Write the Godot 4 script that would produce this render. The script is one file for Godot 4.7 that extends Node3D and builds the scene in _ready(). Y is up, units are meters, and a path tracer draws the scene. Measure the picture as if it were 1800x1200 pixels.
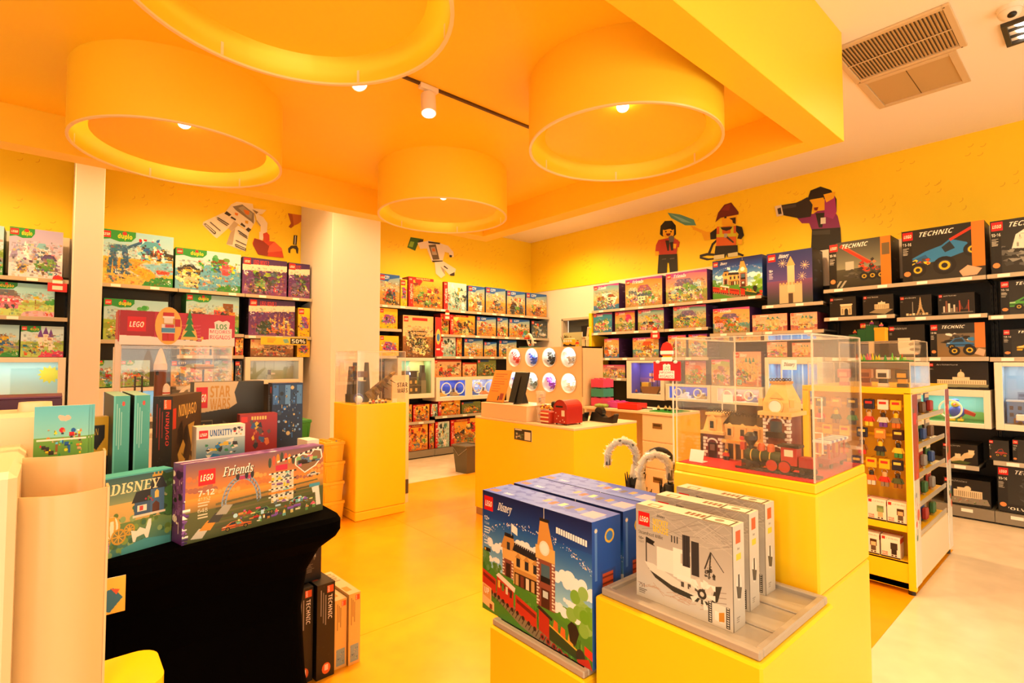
extends Node3D

const IDN := Transform3D()
var X := Transform3D()            # transform applied to every point added to a mesh
var mats := {}
var taken := {}
var rng := RandomNumberGenerator.new()
var pages := []                   # print atlases
var page_mats := []
var cur_x := 0
var cur_y := 0
var cur_h := 0
# painter state
var P: Image
var PX := 0.0
var PY := 0.0
var PW := 1.0
var PH := 1.0
var PM = null                     # when set, polygons go to this SurfaceTool instead of an image
var PL_layer := 0
var texts := {}
var fonts := []

# ------------------------------------------------------------------ materials
func mt(key: String, c = null, rough := 0.5, metal := 0.0) -> StandardMaterial3D:
	if mats.has(key):
		return mats[key]
	var m := StandardMaterial3D.new()
	m.resource_name = key
	m.albedo_color = Color.html(c) if c is String else c
	m.roughness = rough
	m.metallic = metal
	mats[key] = m
	return m

func hue(hex: String, rough := 0.4) -> StandardMaterial3D:
	return mt("plastic_" + hex + str(rough), hex, rough)

func glow(key: String, hex: String, e: float) -> StandardMaterial3D:
	var m := mt(key, hex, 0.5)
	m.emission_enabled = true
	m.emission = Color.html(hex)
	m.emission_energy_multiplier = e
	return m

func clear(key: String, hex: String, a: float) -> StandardMaterial3D:
	var m := mt(key, hex, 0.02)
	m.transparency = BaseMaterial3D.TRANSPARENCY_ALPHA
	m.albedo_color.a = a
	return m

# ------------------------------------------------------------------ nodes
func numbered(n: String) -> String:
	if not taken.has(n):
		taken[n] = 0
		return n
	taken[n] += 1
	return "%s_%03d" % [n, taken[n]]

func tag(o, label: String, category: String, group := ""):
	o.set_meta("label", label)
	o.set_meta("category", category)
	if group:
		o.set_meta("group", group)
	return o

func thing(n: String, label: String, category: String, at := Vector3.ZERO, turn := 0.0, group := "") -> Node3D:
	var o := Node3D.new()
	o.name = numbered(n)
	add_child(o)
	o.position = at
	o.rotation.y = turn
	return tag(o, label, category, group)

func structure(n: String, at := Vector3.ZERO) -> Node3D:
	var o := Node3D.new()
	o.name = numbered(n)
	add_child(o)
	o.position = at
	o.set_meta("kind", "structure")
	return o

func put(s: SurfaceTool, n: String, m: Material, parent = null) -> MeshInstance3D:
	var o := MeshInstance3D.new()
	o.mesh = s.commit()
	o.material_override = m
	if parent == null:
		o.name = numbered(n)
		add_child(o)
	else:
		o.name = n
		parent.add_child(o, true)
	return o

func put_mesh(mesh: Mesh, n: String, m: Material, parent, at := Vector3.ZERO) -> MeshInstance3D:
	var o := MeshInstance3D.new()
	o.mesh = mesh
	o.material_override = m
	o.name = n
	o.position = at
	parent.add_child(o, true)
	return o

# ------------------------------------------------------------------ mesh shapes
func st() -> SurfaceTool:
	var s := SurfaceTool.new()
	s.begin(Mesh.PRIMITIVE_TRIANGLES)
	X = IDN
	return s

func vert(s: SurfaceTool, p: Vector3, n: Vector3):
	s.set_normal((X.basis * n).normalized())
	s.add_vertex(X * p)

func tri(s: SurfaceTool, a: Vector3, b: Vector3, c: Vector3, out: Vector3):
	var n := (c - a).cross(b - a)
	if n.dot(out) < 0.0:
		var k := b
		b = c
		c = k
		n = -n
	n = n.normalized()
	for p in [a, b, c]:
		vert(s, p, n)

# three corners with their own normals; the winding follows the normals
func tri_n(s: SurfaceTool, v: Array):
	var g: Vector3 = (v[2][0] - v[0][0]).cross(v[1][0] - v[0][0])
	var o: Vector3 = v[0][1] + v[1][1] + v[2][1]
	for i in ([0, 1, 2] if g.dot(o) >= 0.0 else [0, 2, 1]):
		vert(s, v[i][0], v[i][1])

func quad(s: SurfaceTool, a: Vector3, b: Vector3, c: Vector3, d: Vector3, out: Vector3):
	tri(s, a, b, c, out)
	tri(s, a, c, d, out)

func box(s: SurfaceTool, c: Vector3, z: Vector3, b := 0.0):
	var h := z * 0.5
	if b <= 0.0:
		for ax in 3:
			for sg in [-1.0, 1.0]:
				var n := Vector3.ZERO
				n[ax] = sg
				var u := Vector3.ZERO
				u[(ax + 1) % 3] = h[(ax + 1) % 3]
				var v := Vector3.ZERO
				v[(ax + 2) % 3] = h[(ax + 2) % 3]
				var o := c + n * h[ax]
				quad(s, o - u - v, o + u - v, o + u + v, o - u + v, n)
		return
	var k := h - Vector3(b, b, b)
	for ax in 3:
		var i := (ax + 1) % 3
		var j := (ax + 2) % 3
		for sg in [-1.0, 1.0]:
			var n := Vector3.ZERO
			n[ax] = sg
			var u := Vector3.ZERO
			u[i] = k[i]
			var v := Vector3.ZERO
			v[j] = k[j]
			var o := c + n * h[ax]
			quad(s, o - u - v, o + u - v, o + u + v, o - u + v, n)
			for s2 in [-1.0, 1.0]:
				var e := Vector3.ZERO
				e[i] = s2
				var p := c + n * h[ax] + e * k[i]
				var q := c + n * k[ax] + e * h[i]
				quad(s, p - v, p + v, q + v, q - v, n + e)
	for sx in [-1.0, 1.0]:
		for sy in [-1.0, 1.0]:
			for sz in [-1.0, 1.0]:
				var g := Vector3(sx, sy, sz)
				var w := c + g * k
				tri(s, w + Vector3(sx * b, 0, 0), w + Vector3(0, sy * b, 0), w + Vector3(0, 0, sz * b), g)

func frame_of(d: Vector3) -> Basis:
	var y := d.normalized()
	var x := y.cross(Vector3(0, 0, 1) if absf(y.z) < 0.9 else Vector3(1, 0, 0)).normalized()
	return Basis(x, y, x.cross(y))

func cyl(s: SurfaceTool, p: Vector3, q: Vector3, r0: float, r1 := -1.0, n := 16, caps := true):
	if r1 < 0.0:
		r1 = r0
	var f := frame_of(q - p)
	var l := (q - p).length()
	for i in n:
		var a := TAU * i / n
		var b := TAU * (i + 1) / n
		var da := f.x * cos(a) + f.z * sin(a)
		var db := f.x * cos(b) + f.z * sin(b)
		var na := da * l + f.y * (r0 - r1)
		var nb := db * l + f.y * (r0 - r1)
		tri_n(s, [[p + da * r0, na], [q + da * r1, na], [q + db * r1, nb]])
		tri_n(s, [[p + da * r0, na], [q + db * r1, nb], [p + db * r0, nb]])
		if caps:
			if r0 > 0.0:
				tri(s, p, p + da * r0, p + db * r0, -f.y)
			if r1 > 0.0:
				tri(s, q, q + da * r1, q + db * r1, f.y)

func lathe(s: SurfaceTool, prof: Array, c := Vector3.ZERO, n := 32):
	for k in prof.size() - 1:
		var a: Vector2 = prof[k]
		var b: Vector2 = prof[k + 1]
		var nr := Vector2(b.y - a.y, a.x - b.x)
		for i in n:
			var t0 := TAU * i / n
			var t1 := TAU * (i + 1) / n
			var d0 := Vector3(cos(t0), 0, sin(t0))
			var d1 := Vector3(cos(t1), 0, sin(t1))
			var n0 := d0 * nr.x + Vector3(0, nr.y, 0)
			var n1 := d1 * nr.x + Vector3(0, nr.y, 0)
			var ay := Vector3(0, a.y, 0)
			var by := Vector3(0, b.y, 0)
			tri_n(s, [[c + d0 * a.x + ay, n0], [c + d0 * b.x + by, n0], [c + d1 * b.x + by, n1]])
			tri_n(s, [[c + d0 * a.x + ay, n0], [c + d1 * b.x + by, n1], [c + d1 * a.x + ay, n1]])

func ball(s: SurfaceTool, c: Vector3, r: Vector3, n := 14, m := 9, lo := 0.0, hi := PI):
	for j in m:
		var p0 := lo + (hi - lo) * j / m
		var p1 := lo + (hi - lo) * (j + 1) / m
		for i in n:
			var t0 := TAU * i / n
			var t1 := TAU * (i + 1) / n
			var v := []
			for w in [[p0, t0], [p0, t1], [p1, t1], [p1, t0]]:
				var d := Vector3(sin(w[0]) * cos(w[1]), cos(w[0]), sin(w[0]) * sin(w[1]))
				v.append([c + d * r, d / r])
			tri_n(s, [v[0], v[1], v[2]])
			tri_n(s, [v[0], v[2], v[3]])

func tube(s: SurfaceTool, pts: Array, r: float, n := 10, closed := false):
	var c := pts.size()
	var rings := []
	var last := Vector3.ZERO
	for i in c:
		var d: Vector3
		if closed:
			d = pts[(i + 1) % c] - pts[(i + c - 1) % c]
		else:
			d = pts[mini(i + 1, c - 1)] - pts[maxi(i - 1, 0)]
		d = d.normalized()
		var x: Vector3
		if last == Vector3.ZERO:
			x = frame_of(d).x
		else:
			x = (last - d * last.dot(d)).normalized()
		last = x
		var z := x.cross(d)
		var ring := []
		for k in n:
			var a := TAU * k / n
			ring.append([pts[i] + (x * cos(a) + z * sin(a)) * r, x * cos(a) + z * sin(a)])
		rings.append(ring)
	for i in (c if closed else c - 1):
		var a: Array = rings[i]
		var b: Array = rings[(i + 1) % c]
		for k in n:
			var l := (k + 1) % n
			tri_n(s, [a[k], b[k], b[l]])
			tri_n(s, [a[k], b[l], a[l]])
	if not closed:
		for e in [0, c - 1]:
			var o: Vector3 = pts[e] - pts[1 if e == 0 else c - 2]
			for k in n:
				tri(s, pts[e], rings[e][k][0], rings[e][(k + 1) % n][0], o)

func torus(s: SurfaceTool, c: Vector3, axis: Vector3, R: float, r: float, n := 28, m := 8):
	var f := frame_of(axis)
	var pts := []
	for i in n:
		var a := TAU * i / n
		pts.append(c + (f.x * cos(a) + f.z * sin(a)) * R)
	tube(s, pts, r, m, true)

func prism(s: SurfaceTool, poly: Array, z0: float, z1: float):
	var pv := PackedVector2Array(poly)
	var ix := Geometry2D.triangulate_polygon(pv)
	for i in range(0, ix.size(), 3):
		for e in [[z0, Vector3(0, 0, -1)], [z1, Vector3(0, 0, 1)]]:
			tri(s, Vector3(pv[ix[i]].x, pv[ix[i]].y, e[0]), Vector3(pv[ix[i + 1]].x, pv[ix[i + 1]].y, e[0]), Vector3(pv[ix[i + 2]].x, pv[ix[i + 2]].y, e[0]), e[1] * signf(z1 - z0))
	var area := 0.0
	for i in pv.size():
		area += pv[i].cross(pv[(i + 1) % pv.size()])
	for i in pv.size():
		var a := pv[i]
		var b := pv[(i + 1) % pv.size()]
		var o := Vector3(b.y - a.y, a.x - b.x, 0) * signf(area)
		quad(s, Vector3(a.x, a.y, z0), Vector3(b.x, b.y, z0), Vector3(b.x, b.y, z1), Vector3(a.x, a.y, z1), o)

func pbox(parent, n: String, m: Material, c: Vector3, z: Vector3, b := 0.0) -> MeshInstance3D:
	var s := st()
	box(s, c, z, b)
	return put(s, n, m, parent)

func pcyl(parent, n: String, m: Material, p: Vector3, q: Vector3, r0: float, r1 := -1.0, k := 18) -> MeshInstance3D:
	var s := st()
	cyl(s, p, q, r0, r1, k)
	return put(s, n, m, parent)

# ------------------------------------------------------------------ print: painting flat artwork into an atlas
func open_page():
	var im := Image.create(2048, 2048, false, Image.FORMAT_RGB8)
	im.fill(Color(0.5, 0.5, 0.5))
	pages.append(im)
	var m := StandardMaterial3D.new()
	m.resource_name = "printed_card_%d" % pages.size()
	m.roughness = 0.42
	page_mats.append(m)
	cur_x = 0
	cur_y = 0
	cur_h = 0

func cell(w: int, h: int) -> Array:
	if pages.is_empty():
		open_page()
	if cur_x + w > 2048:
		cur_x = 0
		cur_y += cur_h + 2
		cur_h = 0
	if cur_y + h > 2048:
		open_page()
	P = pages[-1]
	PX = cur_x
	PY = cur_y
	PW = w
	PH = h
	cur_x += w + 2
	cur_h = maxi(cur_h, h)
	return [pages.size() - 1, PX / 2048.0, PY / 2048.0, w / 2048.0, h / 2048.0]

func close_pages():
	for i in pages.size():
		page_mats[i].albedo_texture = ImageTexture.create_from_image(pages[i])

func span(y: int, x0: float, x1: float, c: Color):
	var a := int(floor(maxf(x0, PX) + 0.5))
	var b := int(floor(minf(x1, PX + PW) + 0.5))
	if b > a and y >= PY and y < PY + PH:
		P.fill_rect(Rect2i(a, y, b - a, 1), c)

func poly_px(pts: Array, c: Color):
	var lo := 1e9
	var hi := -1e9
	for p in pts:
		lo = minf(lo, p.y)
		hi = maxf(hi, p.y)
	var n := pts.size()
	for y in range(maxi(int(floor(lo)), int(PY)), mini(int(ceil(hi)), int(PY + PH)) ):
		var yc := y + 0.5
		var xs := []
		for i in n:
			var a: Vector2 = pts[i]
			var b: Vector2 = pts[(i + 1) % n]
			if (a.y <= yc) != (b.y <= yc):
				xs.append(a.x + (b.x - a.x) * (yc - a.y) / (b.y - a.y))
		xs.sort()
		for i in range(0, xs.size() - 1, 2):
			span(y, xs[i], xs[i + 1], c)

func pg(pts: Array, c: Color):
	var q := []
	if PM != null:
		var pv := PackedVector2Array()
		for i in range(0, pts.size(), 2):
			pv.append(Vector2(pts[i], pts[i + 1]))
		var ix := Geometry2D.triangulate_polygon(pv)
		PM.set_color(c.srgb_to_linear())
		for i in range(0, ix.size(), 3):
			var t := []
			for k in 3:
				var v := pv[ix[i + k]]
				t.append(Vector3(v.x, v.y, 0.0006 * PL_layer))
			tri(PM, t[0], t[1], t[2], Vector3(0, 0, 1))
		PL_layer += 1
		return
	for i in range(0, pts.size(), 2):
		q.append(Vector2(PX + pts[i] * PW, PY + pts[i + 1] * PH))
	poly_px(q, c)

func rc(x: float, y: float, w: float, h: float, c: Color):
	pg([x, y, x + w, y, x + w, y + h, x, y + h], c)

func el(x: float, y: float, rx: float, ry: float, c: Color, n := 18):
	var q := []
	for i in n:
		q.append(x + cos(TAU * i / n) * rx)
		q.append(y + sin(TAU * i / n) * ry)
	pg(q, c)

# circle with a radius in share of the height
func ci(x: float, y: float, r: float, c: Color):
	el(x, y, r * PH / PW, r, c)

func ln(x0: float, y0: float, x1: float, y1: float, w: float, c: Color):
	var d := Vector2((x1 - x0) * PW, (y1 - y0) * PH)
	var n := Vector2(-d.y, d.x).normalized() * w * PH * 0.5
	var nx := n.x / PW
	var ny := n.y / PH
	pg([x0 + nx, y0 + ny, x1 + nx, y1 + ny, x1 - nx, y1 - ny, x0 - nx, y0 - ny], c)

func grad(y0: float, y1: float, a: Color, b: Color):
	var n := int(ceil((y1 - y0) * PH))
	for i in n:
		span(int(PY + y0 * PH) + i, PX, PX + PW, a.lerp(b, float(i) / n))

func word(t: String, fi: int) -> Array:
	var key := t + str(fi)
	if not texts.has(key):
		if fonts.is_empty():
			for d in [["Droid Sans", 700], ["Droid Serif", 700], ["Droid Sans", 400]]:
				var f := SystemFont.new()
				f.font_names = PackedStringArray([d[0]])
				f.font_weight = d[1]
				fonts.append(f)
		var tm := TextMesh.new()
		tm.text = t
		tm.font = fonts[fi]
		tm.depth = 0.0
		tm.font_size = 48
		tm.pixel_size = 1.0
		tm.curve_step = 6.0
		var a: Array = tm.get_mesh_arrays()
		var v: PackedVector3Array = a[Mesh.ARRAY_VERTEX]
		var ix: PackedInt32Array = a[Mesh.ARRAY_INDEX]
		var lo := Vector2(1e9, 1e9)
		var hi := Vector2(-1e9, -1e9)
		var out := PackedVector2Array()
		for i in ix:
			var p := Vector2(v[i].x, -v[i].y)
			lo = lo.min(p)
			hi = hi.max(p)
			out.append(p)
		for i in out.size():
			out[i] = (out[i] - lo) / (hi - lo)
		texts[key] = [out, (hi.x - lo.x) / (hi.y - lo.y)]
	return texts[key]

# text fitted to a box; w = 0 keeps the letters' own width; turn 1 reads downwards
func tx(t: String, x: float, y: float, w: float, h: float, c: Color, fi := 0, shear := 0.0, turn := 0):
	var d := word(t, fi)
	var pw := w * PW
	var ph := h * PH
	if turn == 1:
		if w <= 0.0:
			pw = ph / d[1]
	elif w <= 0.0:
		pw = ph * d[1]
	var v: PackedVector2Array = d[0]
	for i in range(0, v.size(), 3):
		var q := []
		for k in 3:
			var p := v[i + k]
			if turn == 0:
				q.append(Vector2(PX + x * PW + p.x * pw + (1.0 - p.y) * shear * ph, PY + y * PH + p.y * ph))
			else:
				q.append(Vector2(PX + x * PW + (1.0 - p.y) * pw, PY + y * PH + p.x * ph))
		poly_px(q, c)

func k(hex: String) -> Color:
	return Color.html(hex)

func flat(parent, n: String, uv: Array, w: float, h: float, at: Vector3, turn := 0.0, thick := 0.004, edge := "ffffff", tilt := 0.0) -> MeshInstance3D:
	# a printed sheet or board with its own thickness; the print is on its +z face
	var o := carton_mesh(w, h, thick, uv, uv_dot(edge), uv_dot(edge))
	var mi := put_mesh(o, n, page_mats[uv[0]], parent if parent != null else self, at)
	if parent == null:
		mi.name = numbered(n)
	mi.rotation = Vector3(tilt, turn, 0)
	return mi

var dots := {}
func uv_dot(hex: String) -> Array:
	if not dots.has(hex) or dots[hex][0] != pages.size() - 1:
		var keep := [P, PX, PY, PW, PH]
		dots[hex] = cell(6, 6)
		P.fill_rect(Rect2i(int(PX), int(PY), 6, 6), k(hex))
		P = keep[0]
		PX = keep[1]
		PY = keep[2]
		PW = keep[3]
		PH = keep[4]
	return dots[hex]

# a carton: base at y = 0, print on its +z face; side print on +x and -x, top print on +y
func carton_mesh(w: float, h: float, d: float, front: Array, side: Array, top: Array) -> ArrayMesh:
	var s := SurfaceTool.new()
	s.begin(Mesh.PRIMITIVE_TRIANGLES)
	var x := w * 0.5
	var z := d * 0.5
	var fs := [
		[Vector3(-x, h, z), Vector3(x, h, z), Vector3(x, 0, z), Vector3(-x, 0, z), Vector3(0, 0, 1), front],
		[Vector3(x, h, z), Vector3(x, h, -z), Vector3(x, 0, -z), Vector3(x, 0, z), Vector3(1, 0, 0), side],
		[Vector3(-x, h, -z), Vector3(-x, h, z), Vector3(-x, 0, z), Vector3(-x, 0, -z), Vector3(-1, 0, 0), side],
		[Vector3(x, h, -z), Vector3(-x, h, -z), Vector3(-x, 0, -z), Vector3(x, 0, -z), Vector3(0, 0, -1), side],
		[Vector3(-x, h, -z), Vector3(x, h, -z), Vector3(x, h, z), Vector3(-x, h, z), Vector3(0, 1, 0), top],
		[Vector3(-x, 0, z), Vector3(x, 0, z), Vector3(x, 0, -z), Vector3(-x, 0, -z), Vector3(0, -1, 0), side]]
	for f in fs:
		var u: Array = f[5]
		var e := 0.6 / 2048.0
		var c := [Vector2(u[1] + e, u[2] + e), Vector2(u[1] + u[3] - e, u[2] + e), Vector2(u[1] + u[3] - e, u[2] + u[4] - e), Vector2(u[1] + e, u[2] + u[4] - e)]
		for i in [0, 1, 2, 0, 2, 3]:
			s.set_normal(f[4])
			s.set_uv(c[i])
			s.add_vertex(f[i])
	return s.commit()

func carton(n: String, label: String, category: String, group: String, at: Vector3, turn: float, w: float, h: float, d: float, front: Array, side: Array, top: Array) -> MeshInstance3D:
	var o := MeshInstance3D.new()
	o.mesh = carton_mesh(w, h, d, front, side, top)
	o.material_override = page_mats[front[0]]
	o.name = numbered(n)
	add_child(o)
	o.position = at
	o.rotation.y = turn
	return tag(o, label, category, group)

# keeps front, side and top of one carton on the same page
func room(pixels_high: int):
	if pages.is_empty() or cur_y + cur_h + 2 + pixels_high > 2046:
		open_page()

# wall, start, end, shelf height, height, artwork, variant, label
const BOXES := [
	[0,-0.611,-0.424,2.34,0.482,"duplo","3","green and blue toddler toy box, leftmost on top shelf left of the slim white column"],
	[0,-0.391,0.015,2.34,0.492,"duplo","ice","white and lilac toy box with ice castle, on top shelf left of slim white column"],
	[0,-0.557,-0.037,1.95,0.328,"duplo","pink","pink toddler toy box with a little shop, on second shelf left of slim white column"],
	[0,-0.603,-0.289,1.545,0.314,"duplo","11","red and blue toddler toy box, leftmost on lowest shelf left of the slim white column"],
	[0,-0.284,0.044,1.545,0.312,"duplo","purple","toddler toy box with a purple roofed tower, on lowest shelf left of slim white column"],
	[0,0.316,0.981,2.345,0.588,"duplo","crane","large green toddler toy box with a blue crane, on top shelf between two white columns"],
	[0,0.997,1.693,2.345,0.482,"duplo","world","green toddler toy box with a pond and animals, on top shelf between two white columns"],
	[0,1.708,2.248,2.345,0.468,"movie","2","purple toy box with a dark green craft, on top shelf between the two white columns"],
	[0,2.264,2.546,2.345,0.463,"movie","5","purple toy box cut off by wide column, on top shelf between two white columns"],
	[0,0.357,0.942,1.735,0.447,"duplo","steam","green toddler toy box with a steam train, on second shelf behind the rocket banner"],
	[0,1.114,1.683,1.84,0.455,"duplo","tree","green toddler toy box with a tree house, on second shelf above the rocket banner"],
	[0,1.789,2.358,1.83,0.465,"movie","8","tall purple toy box with a golden palace, on second shelf beside the wide white column"],
	[0,2.397,2.555,1.83,0.388,"yellow","3","small yellow toy box, second from left on second shelf beside the wide white column"],
	[0,0.305,0.459,1.225,0.288,"duplo","21","toddler toy box with a grey bridge, leftmost on low shelf behind the rocket case"],
	[0,0.519,0.785,1.225,0.289,"duplo","22","toddler toy box with a picture grid, on low shelf behind the rocket case"],
	[0,1.058,1.371,1.575,0.181,"city","31","toy box with a red rocket picture, leftmost on third shelf behind the rocket case"],
	[0,1.389,1.63,1.575,0.189,"city","32","pale blue toy box with a car picture, on third shelf behind the rocket case"],
	[0,1.642,1.739,1.575,0.215,"ninja","33","narrow orange toy box, third from left on third shelf behind the rocket case"],
	[0,0.979,1.299,1.215,0.299,"city","34","grey toy box with a street picture, leftmost on fourth shelf behind the rocket case"],
	[0,1.316,1.635,1.215,0.3,"city","35","pale toy box with a fair picture, on fourth shelf behind the rocket case"],
	[0,1.648,1.731,1.215,0.293,"space","36","narrow dark toy box, third from left on fourth shelf behind the rocket case"],
	[0,1.817,2.344,1.56,0.22,"brown","4","brown toy box with a temple picture, leftmost on third shelf beside the wide white column"],
	[0,2.389,2.561,1.56,0.22,"yellow","6","small orange toy box, second from left on third shelf beside the wide white column"],
	[0,3.567,3.906,2.345,0.465,"city","41","tan and yellow toy box with a fort, on top shelf of the long back wall"],
	[0,3.917,4.034,2.345,0.413,"yellow","42","thin yellow toy box, second from left on top shelf of the long back wall"],
	[0,4.054,4.68,2.345,0.471,"ninja","43","yellow toy box with a red spine and dragon, on top shelf of long back wall"],
	[0,4.703,5.159,2.345,0.455,"teal","44","white toy box with a red spine and robots, on top shelf of long back wall"],
	[0,5.195,5.548,2.345,0.441,"city","45","blue cornered toy box with a fire station, on top shelf of the long back wall"],
	[0,5.573,6.027,2.345,0.451,"city","46","blue toy box with a helicopter, on top shelf of the long back wall"],
	[0,6.054,6.498,2.345,0.433,"city","47","blue toy box with a tan town, on top shelf of the long back wall"],
	[0,6.527,7.062,2.345,0.436,"city","48","blue toy box with a street scene, on top shelf of the long back wall"],
	[0,3.573,3.873,1.99,0.304,"yellow","49","round edged yellow toy box with a rainbow car, on small shelf beside wide white column"],
	[0,3.577,3.896,1.585,0.3,"yellow","50","yellow toy box with handle and coloured blocks, on lower small shelf beside wide white column"],
	[0,3.961,4.511,1.565,0.647,"brown","51","tall tan toy box with a city tower, on shelf above the large lit window"],
	[0,4.64,4.806,1.94,0.338,"ninja","52","narrow orange toy box, leftmost on second shelf of the long back wall"],
	[0,4.828,5.34,1.94,0.331,"ninja","53","yellow toy box with a red machine, on second shelf of the long back wall"],
	[0,5.377,5.804,1.94,0.331,"city","54","blue toy box with a digger, on second shelf of the long back wall"],
	[0,5.83,6.081,1.94,0.341,"city","55","narrow blue toy box with an orange plane, on second shelf of the long back wall"],
	[0,6.108,6.612,1.94,0.332,"city","56","pale toy box with an airliner, on second shelf of the long back wall"],
	[0,6.656,7.076,1.94,0.327,"space","57","dark toy box with a silver craft, on second shelf of the long back wall"],
	[0,4.643,4.943,1.585,0.305,"teal","58","grey blue toy box with a shark, leftmost on third shelf of the long back wall"],
	[0,4.954,5.069,1.585,0.305,"ninja","59","thin red and yellow toy box, on third shelf of the long back wall"],
	[0,5.116,5.513,1.585,0.302,"city","60","toy box with a red tractor, on third shelf of the long back wall"],
	[0,5.538,5.818,1.585,0.253,"city","61","small toy box with a red car, on third shelf of the long back wall"],
	[0,5.869,6.286,1.585,0.294,"city","62","blue toy box with a truck, on third shelf of the long back wall"],
	[0,4.527,5.059,1.25,0.279,"desert","63","desert coloured toy box with a red figure, on shelf resting on the twin lit windows"],
	[0,5.083,5.38,1.25,0.232,"desert","64","small orange toy box with a patrol car, on shelf resting on the twin lit windows"],
	[0,5.392,5.805,1.25,0.281,"army","65","green toy box with a yellow vehicle, on shelf resting on the twin lit windows"],
	[0,4.022,4.13,0.57,0.269,"ninja","66","thin orange toy box, leftmost on low shelf left of the counter"],
	[0,4.15,4.447,0.57,0.257,"ninja","67","orange toy box with a golden mech, on low shelf left of the counter"],
	[0,4.468,4.595,0.63,0.193,"teal","68","thin white toy box with a red spine, leftmost on low shelf close to the counter"],
	[0,4.606,5.04,0.63,0.233,"ninja","69","purple and yellow toy box, second from left on low shelf close to the counter"],
	[0,5.063,5.467,0.63,0.192,"army","70","green and blue toy box, third from left on low shelf close to the counter"],
	[0,4.054,4.418,0.125,0.395,"ninja","71","tall red toy box with a round wheel, leftmost on bottom shelf left of the counter"],
	[0,4.439,4.533,0.125,0.395,"ninja","72","thin red toy box, second from left on bottom shelf left of the counter"],
	[0,4.555,4.827,0.125,0.407,"teal","73","teal toy box with a white dragon, on bottom shelf left of the counter"],
	[0,4.849,5.383,0.125,0.422,"ninja","74","wide red toy box with a warrior band, on bottom shelf left of the counter"],
	[1,-5.525,-5.009,2.325,0.406,"friends","81","pastel toy box with a white yacht, leftmost on top shelf by the corner doorway"],
	[1,-4.889,-4.235,2.325,0.429,"friends","82","orange and purple toy box with a house, on top shelf by the corner doorway"],
	[1,-4.178,-3.541,2.325,0.431,"friends","83","pink topped toy box with a cream hotel, on top shelf by the corner doorway"],
	[1,-3.465,-2.807,2.325,0.514,"station","84","blue toy box with a cream station and red train, on top shelf by corner doorway"],
	[1,-2.757,-2.236,2.19,0.636,"castle","85","dark blue toy box with a pale tower, on short shelf left of the black boxes"],
	[1,-5.529,-5.146,1.965,0.31,"friends","86","teal toy box with a dolphin tank, leftmost on second shelf by the corner doorway"],
	[1,-5.09,-4.715,1.965,0.31,"friends","87","pink toy box with a balloon, second from left on second shelf by the corner doorway"],
	[1,-4.663,-4.213,1.965,0.31,"friends","88","green toy box with a slide, third from left on second shelf by the corner doorway"],
	[1,-4.064,-3.563,1.965,0.31,"friends","89","purple edged toy box with a school, on second shelf by the corner doorway"],
	[1,-5.309,-5.017,1.56,0.301,"friends","90","white toy box with a boat, leftmost on third shelf above the blue lit window"],
	[1,-4.761,-4.303,1.56,0.297,"friends","91","orange toy box with a yellow house, on third shelf above the blue lit window"],
	[1,-4.153,-3.866,1.56,0.311,"friends","92","pale pink toy box, third from left on third shelf above the blue lit window"],
	[1,-3.831,-3.553,1.56,0.314,"friends","93","green toy box with a red slide, on third shelf above the blue lit window"],
	[1,-5.336,-4.903,1.245,0.203,"friends","94","small purple toy box with market stalls, on low shelf left of the blue lit window"],
	[1,-3.888,-3.575,1.185,0.325,"friends","95","tan toy box with a barn, leftmost on low shelf seen through the clear train case"],
	[1,-3.502,-3.244,1.185,0.339,"friends","96","pale green toy box, second from left on low shelf seen through the clear train case"],
	[1,-3.197,-2.842,1.185,0.439,"princess","97","rose toy box with a pale tower, on low shelf seen through the clear train case"],
	[1,-3.467,-2.974,1.87,0.327,"friends","98","purple topped toy box with an amusement park, on second shelf left of the black boxes"],
	[1,-2.946,-2.525,1.87,0.212,"princess","99","rose toy box with a tree, on second shelf left of the black boxes"],
	[1,-2.493,-2.196,1.87,0.205,"princess","100","rose toy box with a teal house, on second shelf left of the black boxes"],
	[1,-2.771,-2.532,1.555,0.181,"princess","101","small blue and gold toy box, leftmost on third shelf behind the clear train case"],
	[1,-2.481,-2.245,1.555,0.166,"princess","102","small rose toy box, second from left on third shelf behind the clear train case"],
	[1,-2.067,-1.477,2.315,0.519,"tech","crane","black toy box with a long red crane, leftmost on top shelf of the black boxes"],
	[1,-1.386,-0.739,2.315,0.529,"tech","truck","black toy box with a big blue truck, on top shelf of the black boxes"],
	[1,-0.705,-0.125,2.315,0.499,"tech","dozer","black toy box with a white excavator, on top shelf of the black boxes"],
	[1,-2.069,-1.807,1.995,0.223,"arch","arch","black toy box with a tan triumphal arch, on second shelf under the red crane box"],
	[1,-1.747,-1.466,1.995,0.217,"arch","fountain","black toy box with a tan palace, on second shelf under the red crane box"],
	[1,-1.417,-1.151,1.955,0.22,"arch","eiffel","black toy box with a lattice tower, leftmost on second shelf under the blue truck box"],
	[1,-1.106,-0.825,1.955,0.211,"arch","bridge","black toy box with a bridge and towers, on second shelf under the blue truck box"],
	[1,-1.78,-1.598,1.545,0.385,"arch","empire","black toy box with a tall slim skyscraper, leftmost on third shelf behind the keychain stand"],
	[1,-1.523,-1.213,1.545,0.331,"arch","museum","black toy box with a curved white museum, on third shelf behind the keychain stand"],
	[1,-1.176,-0.759,1.545,0.327,"tech","loader","black and orange toy box with a blue racing truck, on third shelf behind keychain stand"],
	[1,-1.203,-0.745,1.235,0.26,"arch","capitol","wide black toy box with a domed capitol, on shelf above the bird window"],
	[1,-1.107,-0.841,0.51,0.194,"arch","wall","black toy box with a tan stone wall, on low shelf under the bird window"],
	[1,-0.764,-0.624,0.585,0.184,"tech","small","small black toy box with a red truck, leftmost on low shelf at the right edge"],
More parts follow.
